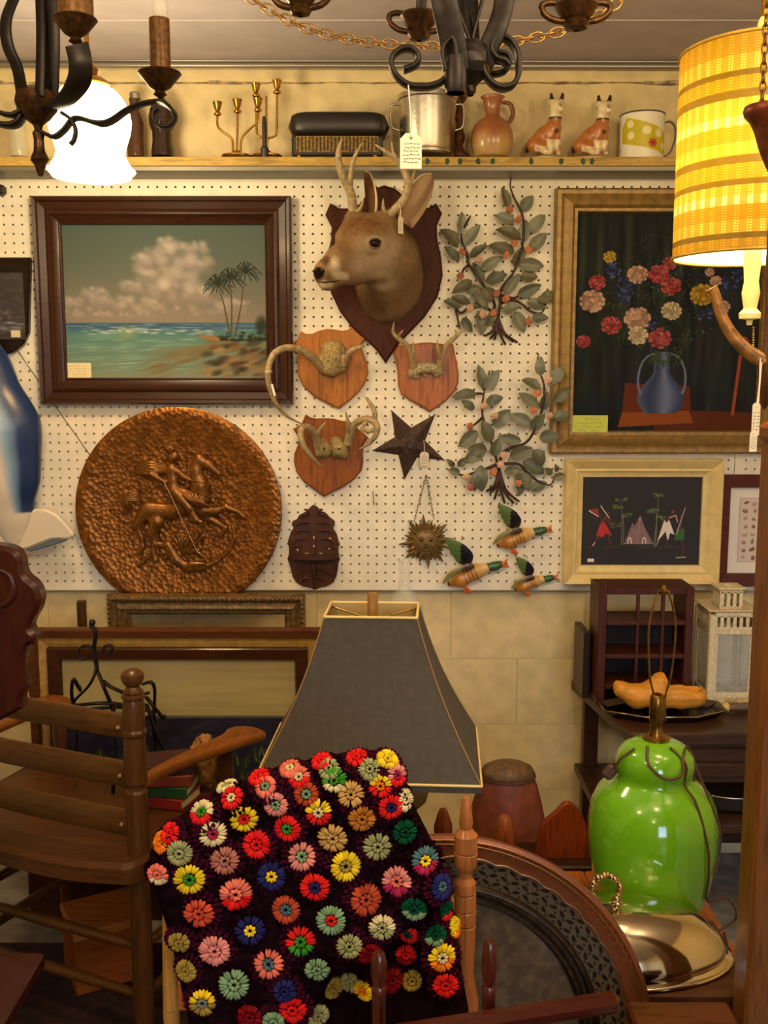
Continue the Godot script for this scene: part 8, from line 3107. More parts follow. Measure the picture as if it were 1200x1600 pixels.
	var F := [
		[135, 383, "sage", "sage", "sage", 48], [170, 472, "yellow", "yellow", "green", 58], [203, 590, "coral", "coral", "coral", 56], [258, 720, "pink", "pink", "pink", 58], [325, 838, "mint", "mint", "mint", 56],
		[215, 245, "cream", "red", "green", 48], [250, 315, "cream", "cream", "mag", 50], [292, 408, "dusty", "dusty", "dusty", 52], [330, 525, "salmon", "red", "salmon", 60], [380, 650, "navy", "navy", "yellow", 56], [445, 768, "salmon", "salmon", "teal", 54], [500, 860, "navy", "navy", "navy", 44],
		[318, 195, "red", "red", "cream", 44], [358, 262, "yellow", "yellow", "red", 52], [402, 353, "red", "red", "red", 52], [455, 463, "navy", "navy", "yellow", 54], [505, 578, "terra", "terra", "teal", 52], [555, 690, "red", "green", "green", 54], [612, 785, "mint", "mint", "mint", 46],
		[435, 155, "salmon", "salmon", "mint", 38], [470, 213, "pink", "pink", "mint", 46], [510, 297, "red", "red", "green", 50], [560, 395, "pink", "pink", "mint", 52], [605, 500, "red", "red", "navy", 54], [662, 615, "mint", "mint", "red", 54], [725, 705, "sage", "sage", "sage", 46],
		[550, 122, "salmon", "red", "cream", 40], [575, 178, "terra", "terra", "mint", 46], [618, 240, "yellow", "red", "cream", 50], [667, 330, "tan", "tan", "tan", 54], [710, 428, "yellow", "yellow", "olive", 56], [780, 545, "terra", "terra", "terra", 58], [838, 640, "cream", "sage", "sage", 48],
		[630, 70, "red", "red", "red", 34], [672, 130, "green", "cream", "green", 46], [730, 180, "tan", "tan", "tan", 48], [768, 262, "ochre", "ochre", "ochre", 50], [822, 360, "sage", "sage", "sage", 52], [890, 480, "pink", "mag", "salmon", 56], [950, 575, "dgreen", "mint", "dgreen", 48],
		[750, 57, "red", "red", "red", 34], [795, 95, "sage", "sage", "sage", 40], [832, 150, "yellow", "red", "orange", 44], [867, 222, "red", "red", "navy", 46], [915, 310, "dgreen", "dgreen", "dgreen", 46], [985, 410, "teal", "mag", "yellow", 52], [1040, 500, "navy", "navy", "teal", 48],
		[855, 62, "yellow", "yellow", "yellow", 36], [885, 115, "pink", "red", "mag", 34], [912, 200, "cream", "cream", "cream", 30],
		[1055, 580, "dgreen", "red", "dgreen", 40], [1085, 642, "yellow", "orange", "yellow", 34], [1045, 745, "yellow", "orange", "cream", 52], [1058, 840, "red", "red", "red", 46], [1022, 668, "dgreen", "mint", "dgreen", 34], [930, 660, "red", "red", "dgreen", 40], [920, 735, "red", "dred", "red", 36], [940, 825, "olive", "olive", "olive", 40], [870, 825, "dred", "dred", "dred", 44], [775, 858, "yellow", "yellow", "orange", 32], [728, 830, "sage", "sage", "sage", 38], [665, 850, "olive", "olive", "olive", 30], [790, 728, "dred", "dred", "dred", 36], [612, 945, "sage", "sage", "sage", 46], [527, 925, "red", "red", "red", 52], [380, 950, "dred", "dred", "dred", 48], [215, 900, "yellow", "olive", "grey", 50], [160, 790, "olive", "olive", "olive", 40], [135, 690, "olive", "olive", "olive", 34], [62, 455, "salmon", "cream", "salmon", 28], [76, 347, "orange", "orange", "orange", 26], [105, 318, "red", "red", "red", 26], [300, 157, "cream", "cream", "sage", 28], [412, 125, "red", "red", "red", 30], [520, 95, "salmon", "salmon", "cream", 28], [655, 95, "sage", "sage", "sage", 32], [460, 965, "mint", "mint", "mint", 40]]
	var rng := RandomNumberGenerator.new()
	rng.seed = 99
	var fm := painted(0.95)
	fm.metallic_specular = 0.1
	fm.uv1_triplanar = true
	fm.uv1_scale = Vector3.ONE * 16.0
	relief(fm, tex["yarn"], 0.4)
	for f in F:
		var hit := meet(field, 220.0 + f[0] / 2.222, 1160.0 + f[1] / 2.222, 0.9, 2.3)
		if hit.is_empty(): continue
		var p: Vector3 = hit[0]
		var n: Vector3 = hit[1]
		var r: float = f[5] / 2.222 * mpp(p) * 1.0
		r = maxf(r, 0.017)
		var y := (Vector3.UP - n * n.y).normalized()
		var X := Transform3D(Basis(y.cross(n), y, n), p + n * 0.001)
		var w := MB.new()
		w.X = X
		var a0 := rng.randf()
		var petals := 10 + rng.randi() % 3
		for q in petals:
			var a := TAU * q / petals + a0 + (rng.randf() - 0.5) * 0.15
			w.col = C[f[2]] if sin(a) > -0.25 else C[f[3]]
			w.col = w.col * (0.8 + 0.4 * rng.randf())
			var len := 0.29 + 0.1 * rng.randf()
			for st in [-0.1, 0.11]:
				w.ball(Vector3(cos(a + st) * r * 0.66, sin(a + st) * r * 0.66, 0.001 + 0.0015 * rng.randf()), Vector3(r * len, r * (0.115 + 0.045 * rng.randf()), 0.0048), 6, Basis(Vector3(0, 0, 1), a + st * 1.6 + (rng.randf() - 0.5) * 0.3))
		for q in 8:
			var a := TAU * q / 8 + a0
			w.col = C[f[4]] * (0.8 + 0.4 * rng.randf())
			w.ball(Vector3(cos(a) * r * 0.25, sin(a) * r * 0.25, 0.003), Vector3(r * 0.17, r * 0.11, 0.004), 6, Basis(Vector3(0, 0, 1), a + rng.randf() * 0.8))
		# the plum rounds of yarn round each flower
		for ring in 2:
			for q in 16 + ring * 6:
				var a := TAU * q / (16.0 + ring * 6) + rng.randf() * 0.15
				var rr := r * (1.05 + 0.24 * ring)
				w.col = lin(58, 18, 32) * (0.7 + 0.6 * rng.randf()) if (int(f[0]) / 100) % 3 else lin(28, 12, 18) * (0.7 + 0.6 * rng.randf())
				w.ball(Vector3(cos(a) * rr, sin(a) * rr, -0.003 - 0.002 * ring), Vector3(r * 0.2, r * 0.15, 0.0038), 6, Basis(Vector3(0, 0, 1), a + (rng.randf() - 0.5)))
		part(w, "crochet_flower", fm, t)

func MB_smin(a: float, b: float, k: float) -> float:
	var h := maxf(k - absf(a - b), 0.0) / k
	return minf(a, b) - h * h * k * 0.25

func ladder_chair() -> void:
	var R := Vector3(P(212, 1200, 0.95).x, 0, 0.95)
	var U := Vector3(-0.913, 0, -0.407)      # along the back, to the left post
	var V := Vector3(0.407, 0, -0.913)       # towards the front of the chair
	var wd := 0.50
	var t := thing("ladderback_chair", "brown wooden ladder back armchair with ball finials facing the wall", "chair", R + U * 0.25)
	var wm := wood(rgb8(104, 68, 32), 1, 0.35, 0.2)
	var ws := wood(rgb8(116, 80, 38), 0, 0.35, 0.2)
	var yat := func(py: float) -> float: return P(212, py, 0.95).y
	var k := mpp(P(212, 1200, 0.95))
	var prof := [Vector2(0.016, 0.0), Vector2(0.022, 0.15), Vector2(0.022, 0.44)]
	for q in [[17, 1318], [18, 1250], [17.5, 1236], [14, 1232], [14, 1226], [17.5, 1222], [18, 1190], [17, 1160], [16, 1150], [19, 1146], [19, 1142], [16, 1138], [17, 1120], [17, 1100], [15, 1092], [18, 1089], [18, 1086], [14, 1083], [16, 1080], [12, 1076], [10, 1072], [15, 1066], [18, 1059], [17, 1052], [11, 1047], [0.5, 1045.5]]:
		prof.append(Vector2(q[0] * k, yat.call(q[1])))
	for e in 2:
		var mb := MB.new()
		mb.X = Transform3D(Basis(), R + U * wd * e)
		mb.lathe(prof, 22, 0.6)
		part(mb, "back_post", wm, t)
	# three slats that bow backwards
	for s in [[1118, 1156], [1192, 1232], [1268, 1308]]:
		var mb := MB.new()
		var y0: float = yat.call(s[1])
		var y1: float = yat.call(s[0])
		var pts := []
		for i in 13:
			var f := i / 12.0
			pts.append(R + U * (0.012 + (wd - 0.024) * f) + V * (-0.028 * sin(PI * f)) + Vector3(0, (y0 + y1) / 2 + 0.012 * sin(PI * f), 0))
		mb.strap(pts, y1 - y0, 0.016, Vector3.UP)
		var sl := part(mb, "slat", ws, t)
		mb = MB.new()
		mb.ball(R + U * 0.03 + V * -0.014 + Vector3(0, (y0 + y1) / 2, 0), Vector3.ONE * 0.005, 8)
		part(mb, "wooden_peg", mat(rgb8(150, 112, 70), 0.3), sl)
	# seat
	var ys: float = yat.call(1330)
	var poly := []
	for q in [[-0.03, -0.03], [0.02, -0.07], [0.12, -0.095], [0.25, -0.10], [0.38, -0.095], [0.48, -0.07], [0.53, -0.03], [0.55, 0.2], [0.56, 0.34], [0.50, 0.37], [0.25, 0.38], [0.0, 0.37], [-0.06, 0.34], [-0.05, 0.2]]:
		poly.append(Vector2(q[0], q[1]))
	var mb := MB.new()
	# local x along U, y along V, z up: U x V points down, so turn the outline over
	mb.X = Transform3D(Basis(-U, V, Vector3.UP), R + Vector3(0, ys, 0))
	var flat := PackedVector2Array()
	for q in curve2(poly, 4): flat.append(Vector2(-q.x, q.y))
	mb.extrude(flat, -0.042, 0.0, 0.010)
	part(mb, "seat", wood(rgb8(104, 64, 32), 0, 0.4, 0.1), t)
	# arms on front posts
	var ya: float = yat.call(1226)
	for e in 2:
		var base := R + U * wd * e
		mb = MB.new()
		var top := base + V * 0.30 + U * (-0.04 if e == 0 else 0.04)
		var mid_pts := [base + Vector3(0, ya, 0), base + V * 0.12 + U * (-0.012 if e == 0 else 0.012) + Vector3(0, ya + 0.002, 0), top + Vector3(0, ya - 0.004, 0), top + V * 0.05 + Vector3(0, ya - 0.008, 0), top + V * 0.085 + Vector3(0, ya - 0.01, 0)]
		var sec := PackedVector2Array()
		for q in 16:
			var a := -TAU * q / 16
			sec.append(Vector2(signf(cos(a)) * pow(absf(cos(a)), 0.5) * 0.5, signf(sin(a)) * pow(absf(sin(a)), 0.5) * 0.012))
		# widen towards the paddle: sweep by hand so that the thickness stays
		var cv := curve(mid_pts, 6)
		var rows := []
		for i in cv.size():
			var f := i / float(cv.size() - 1)
			var wdt := lerpf(0.026, 0.10, smoothstep(0.1, 0.8, f)) * (sqrt(maxf(1.0 - pow(maxf(f - 0.82, 0.0) / 0.18, 2.0), 0.0)) * 0.97 + 0.03)
			var row := PackedVector3Array()
			for q in sec: row.append(cv[i] + U * q.x * wdt + Vector3.UP * q.y)
			row.append(row[0])
			rows.append(row)
		mb.grid(rows, false)
		part(mb, "arm", wood(rgb8(160, 100, 44), 2, 0.35, 0.2), t)
		mb = MB.new()
		mb.X = Transform3D(Basis(), base + V * 0.33)
		mb.lathe([Vector2(0.014, 0.0), Vector2(0.02, 0.2), Vector2(0.022, ys - 0.03), Vector2(0.016, ys + 0.02), Vector2(0.02, ys + 0.08), Vector2(0.013, ya - 0.02)], 16, 0.8)
		part(mb, "front_post", wm, t)
	for h in [0.16, 0.27]:
		for s in [[R, R + U * wd], [R, R + V * 0.33], [R + U * wd, R + U * wd + V * 0.33]]:
			mb = MB.new()
			mb.tube([s[0] + Vector3(0, h, 0), (s[0] + s[1]) * 0.5 + Vector3(0, h, 0), s[1] + Vector3(0, h, 0)], [0.009, 0.013, 0.009], 12)
			part(mb, "stretcher", wm, t)

func left_corner() -> void:
	# carved chair back at the left edge
	var z := 1.2
	var t := thing("carved_chair", "dark red carved wooden chair back with a scalloped edge beside the wall fish", "chair", Vector3(P(-20, 1300, z).x, 0, z))
	var dm := wood(rgb8(70, 24, 18), 1, 0.3, 0.5)
	var o := [[-60, 862], [-20, 850], [8, 852], [26, 858], [36, 872], [38, 888], [44, 900], [58, 912], [66, 932], [62, 952], [54, 966], [50, 980], [58, 990], [56, 1004], [44, 1010], [40, 1040], [44, 1070], [36, 1090], [30, 1110], [-60, 1120]]
	var mb := MB.new()
	mb.extrude(outline(o, z, 3), z - 0.022, z + 0.012, 0.008)
	part(mb, "back_board", dm, t)
	mb = MB.new()
	var sc := []
	for q in [[-30, 900], [0, 892], [18, 905], [20, 930], [4, 945], [-10, 935], [-6, 920]]: sc.append(P(q[0], q[1], z + 0.012))
	mb.tube(curve(sc, 4), [0.004, 0.007, 0.005], 8)
	part(mb, "carved_scroll", dm, t)
	for x in [-80.0, -48.0]:
		mb = MB.new()
		var p := P(x, 1110, z - 0.005)
		mb.bar(Vector3(p.x, 0.0, z - 0.005), Vector3(p.x, p.y + 0.03, z - 0.005), Vector3(1, 0, 0), 0.035, 0.026, 0.004)
		part(mb, "leg", dm, t)
	mb = MB.new()
	mb.box(Vector3(P(-40, 1200, z).x, 0.40, z + 0.2), Vector3(0.22, 0.03, 0.40), 0.006)
	part(mb, "seat", dm, t)
	# red box, orange box, books and a board on the floor
	var items := [
		["red_trunk", "dark red painted trunk on the floor behind the grey lamp shade", "trunk", Vector3(-0.21, 0.11, 0.60), Vector3(0.20, 0.22, 0.2), rgb8(112, 26, 20), 0.0],
		["orange_box", "small orange cardboard box on the floor seen between chair legs", "box", Vector3(-0.68, 0.091, 0.62), Vector3(0.18, 0.16, 0.16), rgb8(176, 98, 36), 0.5],
		["brown_board", "flat reddish brown board lying on the rug under the armchair", "board", Vector3(-0.43, 0.031, 1.2), Vector3(0.26, 0.04, 0.2), rgb8(120, 52, 26), 0.3]]
	mb = MB.new()
	mb.box(Vector3(-0.83, 0.005, 1.15), Vector3(1.1, 0.01, 1.3), 0.003)
	var rug := mottled(rgb8(58, 26, 18), 0.95, 0.0, 0.5, 5.0)  # added to darken the pale floor in place of dark clutter
	one(mb, "darkening_rug", rug, "dark reddish brown rug added to darken the floor under the armchair", "rug")
	for q in items:
		t = thing(q[0], q[1], q[2], q[3] - Vector3(0, q[4].y / 2, 0))
		mb = MB.new()
		mb.box(q[3] - Vector3(0, 0.012, 0), q[4] - Vector3(0, 0.024, 0), 0.004, Basis(Vector3.UP, q[6]))
		part(mb, "body", wood(q[5], 0, 0.5), t)
		mb = MB.new()
		mb.box(q[3] + Vector3(0, q[4].y / 2 - 0.012, 0), Vector3(q[4].x + 0.006, 0.023, q[4].z + 0.006), 0.004, Basis(Vector3.UP, q[6]))
		part(mb, "lid", wood(q[5].lightened(0.05), 0, 0.45), t)
	# books and a crumpled paper bag on the armchair seat
	var cols := [rgb8(146, 34, 28), rgb8(38, 84, 46), rgb8(150, 60, 36), rgb8(60, 30, 34)]
	var labs := ["red book lowest in the pile on the armchair seat", "green book second in the pile on the armchair seat", "orange brown book third in the pile on the armchair seat", "dark maroon book topmost in the pile on the armchair seat"]
	var bc := P(262, 1270, 0.70)
	for i in 4:
		var h := P(212, 1330, 0.95).y + 0.001 + i * 0.0255
		t = thing("book", labs[i], "book", Vector3(bc.x, h, 0.70), "books on the armchair seat")
		var B := Basis(Vector3.UP, 0.18 * i - 0.3)
		mb = MB.new()
		mb.box(Vector3(bc.x, h + 0.0125, 0.70), Vector3(0.12, 0.018, 0.09), 0.0, B)
		part(mb, "pages", mat(rgb8(206, 190, 150), 0.8), t)
		mb = MB.new()
		mb.box(Vector3(bc.x, h + 0.0018, 0.70), Vector3(0.126, 0.0035, 0.096), 0.001, B)
		mb.box(Vector3(bc.x, h + 0.0232, 0.70), Vector3(0.126, 0.0035, 0.096), 0.001, B)
		mb.box(Vector3(bc.x, h + 0.0125, 0.70) + B * Vector3(0, 0, 0.047), Vector3(0.126, 0.024, 0.003), 0.001, B)
		part(mb, "cover", mat(cols[i], 0.5), t)
	var bag := P(322, 1268, 0.62)
	bag.y = P(212, 1330, 0.95).y + 0.062
	t = thing("paper_bag", "crumpled tan paper bag on the armchair seat", "bag", Vector3(bag.x, bag.y - 0.06, 0.62))
	var nz := FastNoiseLite.new()
	nz.seed = 8
	nz.frequency = 22.0
	var bfield := func(p: Vector3) -> float:
		var q := (p - bag) / Vector3(0.038, 0.066, 0.036)
		return maxf((q.length() - 1.0) * 0.036 + absf(nz.get_noise_3dv(p)) * 0.03 - 0.004, bag.y - 0.06 - p.y)
	mb = MB.new()
	mb.nets(bfield, bag - Vector3(0.06, 0.075, 0.055), bag + Vector3(0.06, 0.085, 0.055), 0.0055)
	part(mb, "bag_body", mat(rgb8(150, 104, 52), 0.8), t)

func round_tray() -> void:
	var z := 1.36
	var R := 0.3525
	var c := Vector3(P(690, 1597, z).x, R + 0.004, z)
	var t := thing("round_tray", "large round copper tray with a pierced band standing on edge", "tray", Vector3(c.x, 0, z))
	var tilt := Basis(Vector3.RIGHT, PI / 2 - 0.05)
	var X := Transform3D(tilt, c)
	var k := R / 335.0
	var ring := func(r0: float, r1: float, h0: float, h1: float) -> Array: return [Vector2(r0 * k, h0), Vector2(r1 * k, h1)]
	# outer copper rim with engraved band
	var W := 1024
	var H := 64
	var im := canvas(W, H, rgb8(132, 74, 40))
	var rng := RandomNumberGenerator.new()
	rng.seed = 15
	for i in 400:
		dab(im, rng.randf() * W, rng.randf() * H, 6 + rng.randf() * 10, 3 + rng.randf() * 4, [rgb8(116, 62, 34), rgb8(148, 86, 46), rgb8(104, 56, 32)][rng.randi() % 3], 0.3, 0.9)
	for i in 128:
		var x := i * 8.0 + 4
		var g := rgb8(176, 96, 46)
		if (i / 8) % 2 == 0:
			line(im, [Vector2(x - 3, 44), Vector2(x + 2, 30), Vector2(x - 2, 20), Vector2(x + 3, 12)], 1.0, 1.0, g, 0.8)
			line(im, [Vector2(x - 3, 26), Vector2(x + 4, 36)], 0.9, 0.9, g, 0.7)
	var m1 := print_mat(im, 0.35)
	m1.metallic = 0.55
	m1.texture_repeat = true
	var mb := MB.new()
	mb.X = X
	mb.lathe([Vector2(335 * k, -0.006), Vector2(337 * k, 0.0), Vector2(336 * k, 0.006), Vector2(331 * k, 0.008), Vector2(327 * k, 0.004), Vector2(296 * k, -0.002)], 128, 0.9)
	var rim := part(mb, "copper_rim", m1, t)
	mb = MB.new()
	mb.X = X
	for r in [330.0, 322.0]:
		var loop := []
		for q in 128: loop.append(Vector3(cos(TAU * q / 128) * r * k, 0.0075 if r > 325 else 0.004, sin(TAU * q / 128) * r * k))
		mb.tube(loop, 0.0016, 6, false, true)
	part(mb, "edge_bead", mat(rgb8(166, 108, 58), 0.3, 0.8), rim)
	# scalloped lip between rim and pierced band
	mb = MB.new()
	mb.X = X
	var sc := []
	for q in 360:
		var a := TAU * q / 360
		var r := (297.0 + 4.0 * absf(sin(a * 22.0))) * k
		sc.append(Vector3(cos(a) * r, -0.0005, sin(a) * r))
	mb.tube(sc, 0.0024, 6, false, true)
	part(mb, "scalloped_lip", mat(rgb8(140, 108, 70), 0.35, 0.8), t)
	# pierced band: pattern of dark openings
	im = canvas(1024, 48, rgb8(104, 88, 62))
	for i in 96:
		for j in 3:
			var x := (i + 0.5 * (j % 2)) * 1024.0 / 96
			var y := 8.0 + j * 15.0
			dab(im, x, y, 3.0, 5.5, rgb8(26, 20, 14), 0.95, 0.25, 0.7 if (i + j) % 2 else -0.7)
			dab(im, x + 5.0, y + 6.0, 1.6, 2.4, rgb8(26, 20, 14), 0.9, 0.3)
	var m2 := print_mat(im, 0.45)
	m2.metallic = 0.6
	m2.texture_repeat = true
	relief(m2, m2.albedo_texture, 0.3)
	mb = MB.new()
	mb.X = X
	mb.lathe([Vector2(299 * k, -0.003), Vector2(256 * k, -0.010)], 128)
	part(mb, "pierced_band", m2, t)
	var dk := mottled(rgb8(74, 54, 34), 0.4, 0.7, 0.6, 12.0)
	mb = MB.new()
	mb.X = X
	mb.lathe([Vector2(256 * k, -0.010), Vector2(253 * k, -0.004), Vector2(248 * k, -0.003), Vector2(244 * k, -0.012), Vector2(238 * k, -0.012), Vector2(234 * k, -0.005), Vector2(229 * k, -0.005), Vector2(224 * k, -0.016), Vector2(222 * k, -0.016)], 128, 1.0)
	part(mb, "raised_rings", dk, t)
	mb = MB.new()
	mb.X = X
	mb.lathe([Vector2(222 * k, -0.016), Vector2(120 * k, -0.018), Vector2(0.0005, -0.018)], 96)
	mb.lathe([Vector2(0.0005, -0.022), Vector2(222 * k, -0.022), Vector2(335 * k, -0.006)], 96)
	part(mb, "tray_floor", mottled(rgb8(118, 96, 66), 0.42, 0.6, 0.75, 6.0), t)

func floor_middle() -> void:
	# rounded reddish brown leather case with an olive crown
	var z := 0.55
	var cx := 792.0
	var t := thing("leather_canister", "tall rounded reddish brown leather canister with an olive top near the wall", "canister", Vector3(P(cx, 1400, z).x, 0, z))
	var s := mpp(P(cx, 1280, z))
	var x := P(cx, 1280, z).x
	var yy := func(py: float) -> float: return P(cx, py, z).y
	var mb := MB.new()
	mb.X = Transform3D(Basis().scaled(Vector3(1, 1, 0.8)), Vector3(x, 0, z))
	mb.lathe([Vector2(0.001, 0.0), Vector2(70 * s, 0.0), Vector2(72 * s, 0.05), Vector2(66 * s, yy.call(1330)), Vector2(62 * s, yy.call(1290)), Vector2(54 * s, yy.call(1255)), Vector2(46 * s, yy.call(1226)), Vector2(40 * s, yy.call(1210))], 40, 0.9)
	var lm := mottled(rgb8(134, 66, 46), 0.5, 0.0, 0.75, 5.0)
	part(mb, "leather_body", lm, t)
	mb = MB.new()
	mb.X = Transform3D(Basis().scaled(Vector3(1, 1, 0.8)), Vector3(x, 0, z))
	mb.lathe([Vector2(42 * s, yy.call(1211)), Vector2(43 * s, yy.call(1208)), Vector2(38 * s, yy.call(1199)), Vector2(26 * s, yy.call(1193)), Vector2(0.001, yy.call(1191))], 40, 0.9)
	part(mb, "olive_crown", mottled(rgb8(112, 78, 44), 0.6, 0.0, 0.6, 8.0), t)
	for py in [1212, 1320]:
		mb = MB.new()
		var loop := []
		var r := (42.5 if py == 1212 else 65.5) * s
		for q in 40: loop.append(Vector3(x + cos(TAU * q / 40) * r, yy.call(py), z + sin(TAU * q / 40) * r * 0.8))
		mb.tube(loop, 0.0022, 6, false, true)
		part(mb, "seam", mat(rgb8(84, 40, 26), 0.6), t)
	# dark low chest, arched headboard, carved finials
	t = thing("dark_chest", "low dark brown chest on the floor behind the round tray", "chest", Vector3(0.32, 0, 0.715))
	mb = MB.new()
	mb.box(Vector3(0.32, 0.17, 0.715), Vector3(0.34, 0.34, 0.12), 0.006)
	part(mb, "body", wood(rgb8(58, 32, 22), 0, 0.5), t)
	mb = MB.new()
	mb.box(Vector3(0.32, 0.35, 0.715), Vector3(0.35, 0.02, 0.125), 0.004)
	part(mb, "lid", wood(rgb8(62, 34, 24), 0, 0.45), t)
	var zh := 0.74
	var hb := P(880, 1360, zh)
	t = thing("arched_board", "orange brown wooden board with an arched top beside the green lamp", "board", Vector3(hb.x, 0.36, zh))
	var pts := outline([[840, 1372], [841, 1318], [846, 1296], [858, 1282], [872, 1270], [884, 1258], [896, 1260], [908, 1272], [916, 1290], [918, 1318], [918, 1372]], zh, 3)
	for i in pts.size():
		if pts[i].y < 0.362: pts[i] = Vector2(pts[i].x, 0.361)
	mb = MB.new()
	mb.extrude(pts, zh - 0.024, zh, 0.006)
	part(mb, "board", wood(rgb8(146, 66, 28), 1, 0.4, 0.2), t)
	for f in [[692, 1262, 1312, 12.0, "pointed carved wooden finial standing behind the turned chair post"], [788, 1272, 1330, 17.0, "carved wooden finial shaped like a closed bud before the canister"]]:
		var zf := 0.86 if f[0] < 700 else 0.735
		t = thing("carved_finial", f[4], "finial", Vector3(P(f[0], 1320, zf).x, 0.36, zf))
		mb = MB.new()
		turned(mb, f[0], zf, [[1, f[2] + 40], [f[3] * 0.9, f[2] + 40], [f[3] * 0.8, f[2] + 20], [f[3] * 0.7, f[2] + 6], [f[3] * 0.95, f[2] - 6], [f[3], f[2] - 22], [f[3] * 0.8, f[1] + 12], [f[3] * 0.45, f[1] + 2], [1, f[1]]], 20, 0.9, 0.0, 0.361)
		part(mb, "turned_body", wood(rgb8(170, 92, 40), 1, 0.4, 0.2), t)
		mb = MB.new()
		for q in 5:
			var a := TAU * q / 5 + 0.3
			var s2 := mpp(P(f[0], f[1], zf))
			var px := P(f[0], 1300, zf).x
			mb.tube(curve([Vector3(px + cos(a) * f[3] * s2, P(f[0], f[2] - 6, zf).y, zf + sin(a) * f[3] * s2), Vector3(px + cos(a) * f[3] * s2 * 1.02, P(f[0], f[2] - 24, zf).y, zf + sin(a) * f[3] * s2 * 1.02), Vector3(px + cos(a) * f[3] * s2 * 0.4, P(f[0], f[1] + 3, zf).y, zf + sin(a) * f[3] * s2 * 0.4)], 4), [0.002, 0.004, 0.002], 7)
		part(mb, "carved_petals", wood(rgb8(150, 78, 34), 1, 0.4, 0.2), t)

